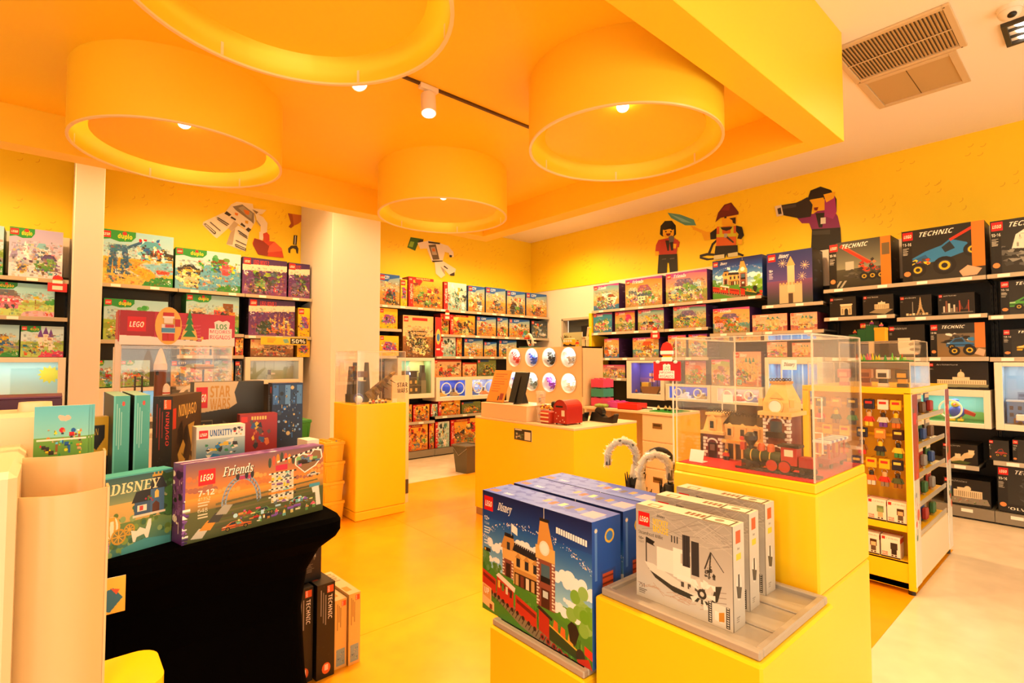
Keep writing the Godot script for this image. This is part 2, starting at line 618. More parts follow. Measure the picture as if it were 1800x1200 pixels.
	[1,-0.606,-0.348,0.585,0.204,"tech","small2","small black toy box with a grey truck, on low shelf at the right edge"],
	[1,-1.107,-0.758,0.125,0.249,"arch","house","wide black toy box with a white columned mansion, on bottom shelf behind the keychain stand"],
	[1,-0.714,-0.184,0.125,0.41,"tech","volvo","tall black toy box with a grey machine, on bottom shelf behind the keychain stand"],
	[1,-0.65,-0.173,1.93,0.314,"tech","green","black toy box with a green racing car, on second shelf at the right edge"],
	[1,-0.643,-0.185,1.54,0.255,"tech","yellow","black toy box with a yellow loader, on third shelf at the right edge"],
]

# flat prints on the yellow wall bands: outlines in metres along the wall and up
const MURALS := [
	["astronaut",0,[
		["f2e6d0",[1.356,3.279,1.592,3.449,1.717,3.362,1.644,3.247,1.514,3.093,1.485,3.110,1.349,3.242]],
		["c9b494",[1.644,3.247,1.717,3.362,1.759,3.323,1.744,3.264,1.678,3.211]],
		["f2e6d0",[1.760,3.304,1.897,3.233,1.874,3.098,1.850,2.968,1.624,3.032,1.670,3.196]],
		["c4ae90",[1.670,3.196,1.727,3.261,1.698,3.034,1.624,3.032]],
		["f2e6d0",[1.671,3.567,1.737,3.617,1.933,3.628,1.972,3.398,1.897,3.233,1.592,3.431]],
		["3a3028",[1.620,3.468,1.678,3.431,1.651,3.405,1.592,3.431]],
		["3a3028",[1.883,3.299,1.921,3.275,1.890,3.232,1.852,3.264]],
		["3a3028",[1.679,3.410,1.733,3.383,1.725,3.361,1.666,3.390]],
		["3a3028",[1.801,3.349,1.849,3.310,1.840,3.290,1.785,3.318]],
		["8a7e70",[1.688,3.542,1.805,3.593,1.953,3.499,1.949,3.356,1.912,3.387,1.731,3.499]],
		["b0a48e",[1.755,3.537,1.814,3.572,1.927,3.494,1.920,3.417,1.876,3.437]],
		["d0742a",[1.819,3.526,1.892,3.521,1.889,3.466,1.846,3.468]],
		["e0802a",[1.715,3.468,1.757,3.462,1.749,3.428,1.720,3.437]],
		["d8a82a",[1.843,3.384,1.882,3.382,1.878,3.343,1.844,3.347]],
		["f2e6d0",[1.935,3.567,2.107,3.576,2.054,3.509,2.006,3.495,2.068,3.468,2.123,3.396,2.118,3.270,2.036,3.256,2.037,3.352,1.985,3.419,1.962,3.501]],
		["7a6a58",[1.926,3.551,2.005,3.528,1.979,3.495]],
		["b8a488",[1.985,3.419,2.037,3.352,2.031,3.332,1.981,3.400]],
		["d8462a",[1.959,3.163,2.074,3.147,2.218,3.155,2.313,3.076,2.343,2.948,2.145,2.941,2.007,2.951,1.939,3.089]],
		["9a3420",[1.959,3.163,2.074,3.138,2.151,3.082,2.131,2.944,2.007,2.951,1.943,3.071]],
		["f06a42",[2.151,3.082,2.218,3.155,2.313,3.076,2.326,3.039,2.130,2.992]],
		["f2e6d0",[2.019,3.258,2.118,3.289,2.086,3.226,2.061,3.145,2.021,3.158]],
		["d8462a",[2.068,3.242,2.116,3.269,2.149,3.236,2.153,3.155,2.078,3.138]],
		["3a3028",[1.504,3.360,1.520,3.367,1.652,3.299,1.644,3.289]],
		["3a3028",[1.509,3.338,1.517,3.344,1.632,3.280,1.626,3.270]],
		["3a3028",[1.428,3.285,1.434,3.293,1.552,3.200,1.546,3.192]],
		["3a3028",[1.361,3.253,1.384,3.261,1.500,3.168,1.494,3.142,1.478,3.143]],
		["f2e6d0",[1.374,3.246,1.386,3.250,1.488,3.164,1.483,3.153]],
		["3a3028",[1.751,3.228,1.761,3.239,1.872,3.173,1.868,3.161]],
		["3a3028",[1.766,3.198,1.774,3.204,1.875,3.150,1.870,3.140]],
		["3a3028",[1.730,3.095,1.735,3.103,1.862,3.057,1.859,3.047]],
		["3a3028",[1.719,3.042,1.735,3.051,1.860,3.007,1.855,2.978,1.731,3.019]],
		["f2e6d0",[1.733,3.037,1.848,3.000,1.847,2.989,1.736,3.029]],
	]],
	["cone_and_wrench",0,[
		["c8702a",[2.392,3.587,2.594,3.595,2.581,3.507,2.543,3.465,2.466,3.416,2.438,3.382,2.405,3.396,2.437,3.451]],
		["a8541e",[2.392,3.587,2.454,3.584,2.476,3.418,2.438,3.382,2.405,3.396,2.437,3.451]],
		["3a3028",[2.478,3.289,2.528,3.294,2.519,3.154,2.469,3.153]],
		["e8e0d0",[2.497,3.282,2.507,3.284,2.501,3.163,2.490,3.161]],
		["3a3028",[2.403,3.089,2.442,3.133,2.519,3.148,2.545,3.105,2.540,3.029,2.518,3.038,2.508,3.089,2.471,3.101,2.438,3.079,2.433,3.022,2.408,3.033]],
	]],
	["running_astronaut",0,[
		["3a6a1e",[4.355,3.558,4.578,3.562,4.500,3.478,4.443,3.342,4.294,3.379]],
		["8ab83a",[4.355,3.489,4.427,3.487,4.393,3.393,4.319,3.400]],
		["3a3028",[4.499,3.524,4.602,3.566,4.588,3.473,4.529,3.439]],
		["f2e6d0",[4.485,3.483,4.697,3.549,4.698,3.419,4.538,3.389]],
		["f2e6d0",[4.685,3.553,4.936,3.543,5.030,3.393,4.984,3.227,4.769,3.205,4.677,3.396]],
		["6a5a48",[4.698,3.477,4.843,3.511,4.922,3.259,4.790,3.234]],
		["b8a890",[4.737,3.443,4.828,3.464,4.875,3.332,4.777,3.318]],
		["d0742a",[4.767,3.429,4.825,3.438,4.832,3.386,4.777,3.378]],
		["3a3028",[4.691,3.541,4.936,3.549,4.936,3.522,4.698,3.508]],
		["f2e6d0",[4.920,3.541,5.093,3.522,5.206,3.430,5.216,3.343,5.132,3.321,5.110,3.398,4.999,3.409]],
		["3a3028",[5.126,3.366,5.183,3.365,5.171,3.326,5.126,3.325]],
		["3a3028",[4.772,3.221,4.984,3.248,4.984,3.219,4.778,3.193]],
		["f2e6d0",[4.821,3.199,5.000,3.234,5.262,3.133,5.230,3.016,5.121,3.015,5.020,3.094,5.039,3.000,4.955,2.938,4.846,3.005,4.834,3.103]],
		["3a3028",[5.128,3.021,5.233,3.075,5.234,3.011,5.147,3.001]],
		["b8a488",[4.938,3.142,5.020,3.094,5.039,3.000,4.976,3.067]],
		["3a3028",[5.016,3.165,5.095,3.121,5.083,3.106,5.000,3.144]],
	]],
	["singer",1,[
		["1c1816",[-4.588,3.499,-4.572,3.629,-4.496,3.690,-4.372,3.670,-4.306,3.581,-4.303,3.446,-4.339,3.420,-4.545,3.458]],
		["f5b81c",[-4.532,3.570,-4.335,3.537,-4.342,3.438,-4.403,3.407,-4.488,3.422,-4.533,3.473]],
		["1c1816",[-4.543,3.623,-4.328,3.591,-4.335,3.527,-4.379,3.525,-4.390,3.553,-4.492,3.547,-4.532,3.560]],
		["1c1816",[-4.493,3.532,-4.464,3.526,-4.464,3.506,-4.493,3.512]],
		["1c1816",[-4.402,3.515,-4.374,3.509,-4.374,3.489,-4.402,3.495]],
		["7a1a14",[-4.479,3.489,-4.391,3.477,-4.414,3.441,-4.459,3.450]],
		["b8382a",[-4.610,3.411,-4.437,3.413,-4.266,3.350,-4.296,3.132,-4.601,3.169]],
		["2a1c1a",[-4.489,3.384,-4.410,3.370,-4.426,3.210,-4.454,3.214]],
		["c0402e",[-4.610,3.411,-4.564,3.372,-4.600,3.212,-4.671,3.231,-4.657,3.337]],
		["f5b81c",[-4.676,3.242,-4.606,3.231,-4.607,3.160,-4.671,3.169]],
		["c0402e",[-4.326,3.393,-4.239,3.315,-4.256,3.239,-4.333,3.242]],
		["f5b81c",[-4.377,3.314,-4.294,3.295,-4.306,3.227,-4.366,3.238]],
		["6a6a68",[-4.431,3.429,-4.381,3.440,-4.331,3.406,-4.343,3.328,-4.416,3.334]],
		["1c1816",[-4.410,3.340,-4.348,3.334,-4.350,3.205,-4.389,3.206]],
		["1a1614",[-4.607,3.175,-4.285,3.140,-4.278,2.864,-4.416,2.870,-4.428,3.022,-4.456,3.026,-4.467,2.871,-4.634,2.882]],
		["5a5048",[-4.550,3.100,-4.475,3.099,-4.476,3.084,-4.550,3.090]],
		["5a5048",[-4.408,3.089,-4.330,3.087,-4.330,3.072,-4.408,3.074]],
	]],
	["firefighter",1,[
		["5a9a90",[-4.445,3.809,-4.230,3.736,-4.006,3.611,-3.970,3.518,-4.147,3.553,-4.386,3.716]],
		["8ac0b4",[-4.405,3.783,-4.193,3.667,-4.043,3.567,-4.193,3.615]],
		["1c1816",[-3.918,3.068,-3.804,3.079,-3.693,3.052,-3.681,3.017,-3.804,3.041,-3.885,3.034,-3.780,2.995,-3.682,2.989,-3.682,2.966,-3.806,2.970,-3.919,3.015]],
		["1c1816",[-3.792,3.072,-3.728,3.203,-3.648,3.259,-3.639,3.230,-3.703,3.175,-3.755,3.057]],
		["f5b81c",[-4.067,3.541,-3.976,3.487,-3.799,3.386,-3.825,3.357,-4.002,3.456]],
		["f5b81c",[-3.887,3.398,-3.720,3.378,-3.707,3.270,-3.839,3.265]],
		["1c1816",[-3.646,3.418,-3.750,3.362,-3.746,3.265,-3.648,3.259]],
		["f5b81c",[-3.574,3.587,-3.351,3.564,-3.354,3.420,-3.460,3.397,-3.568,3.438]],
		["6a1e18",[-3.669,3.500,-3.624,3.631,-3.530,3.725,-3.430,3.734,-3.327,3.578,-3.327,3.542,-3.587,3.549]],
		["8a2e22",[-3.585,3.655,-3.513,3.713,-3.438,3.720,-3.460,3.628]],
		["2a1c16",[-3.462,3.515,-3.368,3.511,-3.370,3.415,-3.410,3.439,-3.418,3.481]],
		["2a1c16",[-3.532,3.554,-3.499,3.551,-3.499,3.526,-3.533,3.529]],
		["e06a22",[-3.646,3.432,-3.364,3.390,-3.368,3.118,-3.660,3.154]],
		["d8d02a",[-3.607,3.424,-3.564,3.416,-3.566,3.291,-3.609,3.299]],
		["d8d02a",[-3.442,3.401,-3.400,3.392,-3.402,3.261,-3.444,3.268]],
		["d8d02a",[-3.652,3.325,-3.365,3.286,-3.366,3.240,-3.653,3.279]],
		["b8b4a8",[-3.537,3.313,-3.490,3.304,-3.491,3.245,-3.538,3.253]],
		["2a2420",[-3.591,3.411,-3.414,3.386,-3.438,3.354,-3.504,3.344,-3.567,3.374]],
		["4a3a30",[-3.491,3.266,-3.395,3.168,-3.409,3.153,-3.505,3.245]],
		["1c1816",[-3.363,3.394,-3.278,3.355,-3.253,3.233,-3.315,3.166,-3.348,3.206,-3.329,3.265,-3.365,3.311]],
		["f5b81c",[-3.344,3.205,-3.270,3.180,-3.287,3.109,-3.345,3.133]],
		["1a1614",[-3.665,3.155,-3.345,3.115,-3.343,2.968,-3.491,2.967,-3.504,3.013,-3.529,2.966,-3.697,2.959]],
		["d8d2a0",[-3.691,3.023,-3.537,3.018,-3.538,2.958,-3.697,2.959]],
		["d8d2a0",[-3.486,3.019,-3.347,3.020,-3.343,2.961,-3.482,2.964]],
		["1c1816",[-3.340,3.012,-3.258,2.966,-3.274,2.946,-3.341,2.978]],
	]],
	["photographer",1,[
		["16120f",[-2.451,3.536,-2.410,3.650,-2.295,3.671,-2.180,3.599,-2.121,3.472,-2.124,3.326,-2.192,3.330,-2.251,3.503,-2.379,3.526]],
		["f5b81c",[-2.412,3.534,-2.263,3.527,-2.242,3.359,-2.383,3.361]],
		["7a1a14",[-2.375,3.424,-2.323,3.420,-2.337,3.380,-2.369,3.387]],
		["8a2a68",[-2.576,3.341,-2.515,3.375,-2.383,3.347,-2.334,3.372,-2.160,3.359,-2.113,3.261,-2.086,3.109,-2.403,3.142,-2.431,3.238,-2.517,3.255]],
		["a83a80",[-2.251,3.503,-2.139,3.512,-2.124,3.316,-2.163,3.236,-2.256,3.291]],
		["f5b81c",[-2.263,3.563,-2.131,3.566,-2.151,3.490,-2.233,3.456]],
		["1c1814",[-2.357,3.349,-2.255,3.334,-2.284,3.155,-2.322,3.162]],
		["e8e0d0",[-2.300,3.279,-2.243,3.274,-2.245,3.197,-2.302,3.201]],
		["2a2622",[-2.771,3.544,-2.579,3.533,-2.511,3.550,-2.444,3.574,-2.387,3.463,-2.410,3.317,-2.543,3.323,-2.738,3.405]],
		["4a4440",[-2.754,3.525,-2.580,3.515,-2.581,3.478,-2.754,3.487]],
		["e8d8b8",[-2.843,3.545,-2.760,3.549,-2.735,3.404,-2.820,3.403]],
		["3a3430",[-2.811,3.507,-2.768,3.513,-2.756,3.427,-2.798,3.429]],
		["141210",[-2.400,3.156,-2.086,3.116,-2.075,2.768,-2.420,2.821]],
		["3a3632",[-2.394,3.133,-2.197,3.110,-2.198,3.054,-2.395,3.083]],
	]],
]

# ------------------------------------------------------------------ artwork of the toy cartons
const BRIGHT := ["e3000b", "ffd500", "0057a8", "00963e", "f57d20", "ffffff", "5ac3e8", "8b5a2b", "2b2b2b", "c9a26d"]
const PASTEL := ["f7a8c4", "8e5bb5", "f3d27a", "7ecbc0", "e85a71", "fff4d8", "b8e0f0", "6aa84f", "d98c3f", "5a3a7a"]
const WARM := ["f2b632", "e3681c", "c3241c", "3a2a1e", "f7dd8c", "7a8c3c", "2b2b2b", "fff0c0", "a0522d", "4a6a8a"]
const COOL := ["5a7a94", "2a3a4c", "9fb8c8", "e8e8e8", "1a2028", "c8a24a", "44586a", "d04a2a", "7a8a7a", "b8c4cc"]
const STONE := ["d9c49a", "c4a878", "ecdcb8", "a88c5c", "8a7048"]

func pick(a: Array) -> Color:
	return k(a[rng.randi() % a.size()])

func logo(x: float, y: float, h: float, letters := true):
	var w := h * PH / PW
	rc(x, y, w, h, k("d9121a"))
	if letters:
		tx("LEGO", x + w * 0.1, y + h * 0.31, w * 0.76, h * 0.42, k("f6c600"), 0, 0.12)
		tx("LEGO", x + w * 0.12, y + h * 0.34, w * 0.72, h * 0.36, k("ffffff"), 0, 0.12)

func small_print(x: float, y: float, w: float, n: int, c: Color, h := 0.014):
	for i in n:
		rc(x, y + i * h * 2.0, w * rng.randf_range(0.55, 1.0), h, c)

func bits(x: float, y: float, w: float, h: float, n: int, pal: Array, lo := 0.02, hi := 0.08):
	for i in n:
		var s := rng.randf_range(lo, hi) * (1.0 if i % 2 == 0 else 0.6)
		var a := x + rng.randf() * (w - s)
		var b := y + rng.randf() * (h - s)
		var c := pick(pal)
		match rng.randi() % 5:
			0: ci(a, b, s * 0.5, c)
			1: pg([a, b + s, a + s * 0.5, b, a + s, b + s], c)
			2:
				rc(a, b, s * 0.5, s * 1.3, c)
				rc(a, b - s * 0.35, s * 0.5, s * 0.4, pick(pal))
			_:
				rc(a, b, s, s * 0.7, c)
				rc(a, b + s * 0.5, s, s * 0.25, c.darkened(0.35))

# fine printed detail: small blocks that keep something of the colour under them
func speckle(x: float, y: float, w: float, h: float, n: int, pal: Array):
	for i in n:
		var px := int(PX + (x + rng.randf() * w) * PW)
		var py := int(PY + (y + rng.randf() * h) * PH)
		var sw := rng.randi_range(2, 12)
		var sh := rng.randi_range(2, 10)
		if px + sw >= PX + PW or py + sh >= PY + PH:
			continue
		var c := P.get_pixel(px, py).lerp(pick(pal), rng.randf_range(0.1, 0.38))
		P.fill_rect(Rect2i(px, py, sw, sh), c)

# a crowd of middle-sized models, drawn from back to front in one family of colours
func models(x: float, y: float, w: float, h: float, n: int, pal: Array):
	var fam := []
	for i in 5:
		fam.append(pal[rng.randi() % pal.size()])
	for i in n:
		var s := rng.randf_range(0.2, 0.36)
		var a := x + rng.randf() * (w - s)
		var b := y + (h - s) * (float(i) / maxf(1.0, n - 1.0))
		var c := pick(fam)
		match rng.randi() % 6:
			0, 1: house(a, b, s * 0.8, s, c, pick(fam).darkened(0.2))
			2: vehicle(a, b + s * 0.4, s * 1.1, s * 0.6, c)
			3: mech(a, b, s, s * 0.9, fam)
			4: tree(a + s * 0.5, b + s, s, k("4a8a34"))
			5:
				for j in 3:
					folk(a + s * 0.3 * j, b + s, s * 0.6, pick(fam), pick(fam))
		bits(a, b + s * 0.5, s, s * 0.5, 5, fam, 0.02, 0.06)

func folk(x: float, y: float, h: float, a: Color, b: Color):
	var w := h * 0.42 * PH / PW
	rc(x - w * 0.5, y - h * 0.42, w * 0.44, h * 0.42, b)
	rc(x + w * 0.06, y - h * 0.42, w * 0.44, h * 0.42, b)
	pg([x - w * 0.36, y - h * 0.76, x + w * 0.36, y - h * 0.76, x + w * 0.5, y - h * 0.4, x - w * 0.5, y - h * 0.4], a)
	rc(x - w * 0.2, y - h * 0.98, w * 0.4, h * 0.22, k("f2c230"))
	rc(x - w * 0.25, y - h, w * 0.5, h * 0.09, b.darkened(0.4))

func tree(x: float, y: float, h: float, c: Color):
	rc(x - 0.006, y - h * 0.3, 0.012, h * 0.3, k("5a3a1e"))
	for i in 7:
		ci(x + rng.randf_range(-0.3, 0.3) * h * PH / PW, y - h * rng.randf_range(0.4, 0.9), h * 0.2, c.lightened(rng.randf() * 0.25))

func house(x: float, y: float, w: float, h: float, wall: Color, roof: Color):
	rc(x, y + h * 0.3, w, h * 0.7, wall)
	pg([x - w * 0.08, y + h * 0.34, x + w * 0.2, y, x + w * 0.8, y, x + w * 1.08, y + h * 0.34], roof)
	for j in 2:
		for i in 3:
			rc(x + w * (0.1 + 0.3 * i), y + h * (0.42 + 0.3 * j), w * 0.18, h * 0.18, k("3a4a5a"))
			rc(x + w * (0.1 + 0.3 * i), y + h * (0.42 + 0.3 * j), w * 0.18, h * 0.03, wall.lightened(0.5))
	rc(x + w * 0.4, y + h * 0.72, w * 0.2, h * 0.28, roof.darkened(0.3))

func wheel(x: float, y: float, r: float, hub := "c8a21e"):
	ci(x, y, r, k("141414"))
	ci(x, y, r * 0.62, k("3a3a3a"))
	ci(x, y, r * 0.5, k(hub))
	ci(x, y, r * 0.28, k("222222"))

func vehicle(x: float, y: float, w: float, h: float, c: Color, kind := 0):
	pg([x, y + h * 0.5, x + w * 0.12, y + h * 0.42, x + w * 0.3, y + h * 0.1, x + w * 0.6, y, x + w * 0.72, y + h * 0.4, x + w, y + h * 0.5, x + w, y + h * 0.8, x, y + h * 0.8], c)
	pg([x + w * 0.33, y + h * 0.15, x + w * 0.58, y + h * 0.07, x + w * 0.66, y + h * 0.4, x + w * 0.2, y + h * 0.42], k("22303c"))
	rc(x, y + h * 0.6, w, h * 0.1, c.darkened(0.4))
	rc(x + w * 0.04, y + h * 0.45, w * 0.1, h * 0.1, c.lightened(0.5))
	if kind == 1:
		ln(x + w * 0.5, y + h * 0.2, x + w * 1.02, y - h * 0.5, h * 0.12, k("c23020"))
	wheel(x + w * 0.2, y + h * 0.82, h * 0.24)
	wheel(x + w * 0.8, y + h * 0.82, h * 0.24)

func choo(x: float, y: float, w: float, h: float, a: Color, b: Color):
	for i in 3:
		var c := a if i % 2 == 0 else b
		rc(x + w * 0.33 * i, y + h * 0.2, w * 0.31, h * 0.55, c)
		rc(x + w * 0.33 * i + w * 0.05, y + h * 0.3, w * 0.2, h * 0.18, k("2c3a44"))
		rc(x + w * 0.33 * i, y + h * 0.66, w * 0.31, h * 0.08, k("222222"))
		wheel(x + w * 0.33 * i + w * 0.07, y + h * 0.82, h * 0.13, "8a1a14")
		wheel(x + w * 0.33 * i + w * 0.24, y + h * 0.82, h * 0.13, "8a1a14")
	pg([x + w * 0.02, y + h * 0.2, x + w * 0.06, y - h * 0.1, x + w * 0.12, y - h * 0.1, x + w * 0.16, y + h * 0.2], k("2a2a2a"))
	ln(x - 0.05, y + h * 0.98, x + w + 0.05, y + h * 0.98, h * 0.06, k("5a5046"))

func mech(x: float, y: float, w: float, h: float, pal: Array):
	for i in 26:
		var a := x + rng.randf() * w
		var b := y + rng.randf() * h
		var q := []
		var m := 3 + rng.randi() % 3
		var r := rng.randf_range(0.08, 0.26)
		var t := rng.randf() * TAU
		for j in m:
			q.append(a + cos(t + TAU * j / m) * r * w * rng.randf_range(0.3, 1.0))
			q.append(b + sin(t + TAU * j / m) * r * h * rng.randf_range(0.5, 1.0))
		pg(q, pick(pal))

func cloud(x: float, y: float, r: float, c: Color):
	for i in 6:
		ci(x + (i - 2.5) * r * 0.42, y + rng.randf_range(-0.25, 0.2) * r, r * rng.randf_range(0.3, 0.55), c)

func temple(kind: String, c: Color):
	# one building of the dark architecture cartons
	var d := c.darkened(0.3)
	var l := c.lightened(0.25)
	match kind:
		"arch":
			rc(0.42, 0.4, 0.42, 0.5, c)
			rc(0.4, 0.36, 0.46, 0.07, l)
			rc(0.4, 0.5, 0.46, 0.03, d)
			pg([0.56, 0.9, 0.56, 0.68, 0.59, 0.6, 0.63, 0.58, 0.67, 0.6, 0.7, 0.68, 0.7, 0.9], k("1c1712"))
			rc(0.46, 0.58, 0.06, 0.26, d)
			rc(0.74, 0.58, 0.06, 0.26, d)
		"fountain":
			pg([0.2, 0.86, 0.5, 0.66, 0.98, 0.74, 0.72, 0.96], d)
			rc(0.38, 0.46, 0.48, 0.24, c)
			for i in 8:
				rc(0.4 + 0.058 * i, 0.5, 0.02, 0.18, d)
			pg([0.54, 0.46, 0.62, 0.3, 0.7, 0.46], l)
			rc(0.5, 0.38, 0.24, 0.08, l)
		"eiffel":
			pg([0.52, 0.9, 0.6, 0.56, 0.64, 0.1, 0.66, 0.1, 0.7, 0.56, 0.8, 0.9, 0.74, 0.9, 0.66, 0.62, 0.58, 0.9], k("b89a6a"))
			for i in 5:
				ln(0.58, 0.5 + 0.08 * i, 0.72, 0.5 + 0.08 * i, 0.015, d)
			rc(0.4, 0.3, 0.02, 0.6, k("8a8478"))
			for i in 7:
				rc(0.2 + 0.1 * i, 0.82 + 0.02 * (i % 2), 0.08, 0.1, STONE_C(i))
			rc(0.2, 0.92, 0.76, 0.03, k("6a6256"))
		"bridge":
			for i in 6:
				var h := [0.3, 0.55, 0.42, 0.2, 0.36, 0.24][i] as float
				rc(0.14 + 0.07 * i, 0.88 - h, 0.055, h, [k("c9bfae"), k("7a4a34"), k("d8d2c4"), k("8a8070")][i % 4])
			for i in 2:
				rc(0.58 + 0.24 * i, 0.34, 0.03, 0.54, k("a4452c"))
			for i in 12:
				ln(0.595 + 0.02 * i, 0.36 + 0.36 * sin(PI * i / 12.0), 0.595 + 0.02 * i, 0.76, 0.01, k("a4452c"))
			rc(0.1, 0.86, 0.85, 0.05, k("6a6256"))
		"empire":
			rc(0.42, 0.36, 0.3, 0.56, c)
			rc(0.47, 0.22, 0.2, 0.2, c)
			rc(0.52, 0.14, 0.1, 0.1, l)
			ln(0.57, 0.02, 0.57, 0.14, 0.015, k("b0a890"))
			for i in 5:
				rc(0.445 + 0.056 * i, 0.38, 0.018, 0.52, d)
			rc(0.34, 0.9, 0.46, 0.05, k("6a5a44"))
		"museum":
			rc(0.26, 0.4, 0.34, 0.34, c)
			pg([0.26, 0.74, 0.9, 0.62, 0.86, 0.9, 0.3, 0.92], l)
			for i in 4:
				el(0.72, 0.52 + 0.08 * i, 0.18 - 0.012 * i, 0.05, l if i % 2 == 0 else d)
			rc(0.22, 0.9, 0.7, 0.05, k("5a5248"))
		"capitol":
			rc(0.16, 0.66, 0.8, 0.16, l)
			rc(0.42, 0.56, 0.28, 0.2, l)
			rc(0.5, 0.46, 0.12, 0.12, c)
			ci(0.56, 0.46, 0.1, l)
			rc(0.552, 0.28, 0.016, 0.1, c)
			for i in 22:
				rc(0.17 + 0.036 * i, 0.69, 0.014, 0.11, d)
			pg([0.12, 0.82, 1.0, 0.82, 0.98, 0.92, 0.2, 0.94], k("8a8a6a"))
		"wall":
			pg([0.2, 0.82, 0.34, 0.62, 0.5, 0.66, 0.62, 0.44, 0.8, 0.34, 0.92, 0.4, 0.84, 0.62, 0.64, 0.7, 0.56, 0.9, 0.3, 0.92], c)
			rc(0.36, 0.5, 0.16, 0.2, l)
			rc(0.74, 0.28, 0.16, 0.2, l)
			for i in 6:
				rc(0.36 + 0.03 * i, 0.47, 0.016, 0.04, c)
				rc(0.74 + 0.03 * i, 0.25, 0.016, 0.04, c)
			pg([0.24, 0.9, 0.5, 0.8, 0.8, 0.86, 0.7, 0.96, 0.3, 0.97], k("4a5a2a"))
		"house":
			rc(0.22, 0.42, 0.6, 0.28, l)
			rc(0.3, 0.34, 0.2, 0.1, l)
			for i in 14:
				rc(0.235 + 0.042 * i, 0.47, 0.018, 0.2, d)
			ci(0.52, 0.36, 0.1, l)
			pg([0.1, 0.72, 0.92, 0.68, 0.98, 0.9, 0.2, 0.95], k("8a8070"))
			bits(0.16, 0.74, 0.76, 0.16, 30, ["5a6a3a", "c9bfae", "b05040", "7a8a5a"], 0.02, 0.05)

func STONE_C(i: int) -> Color:
	return k(STONE[i % STONE.size()])

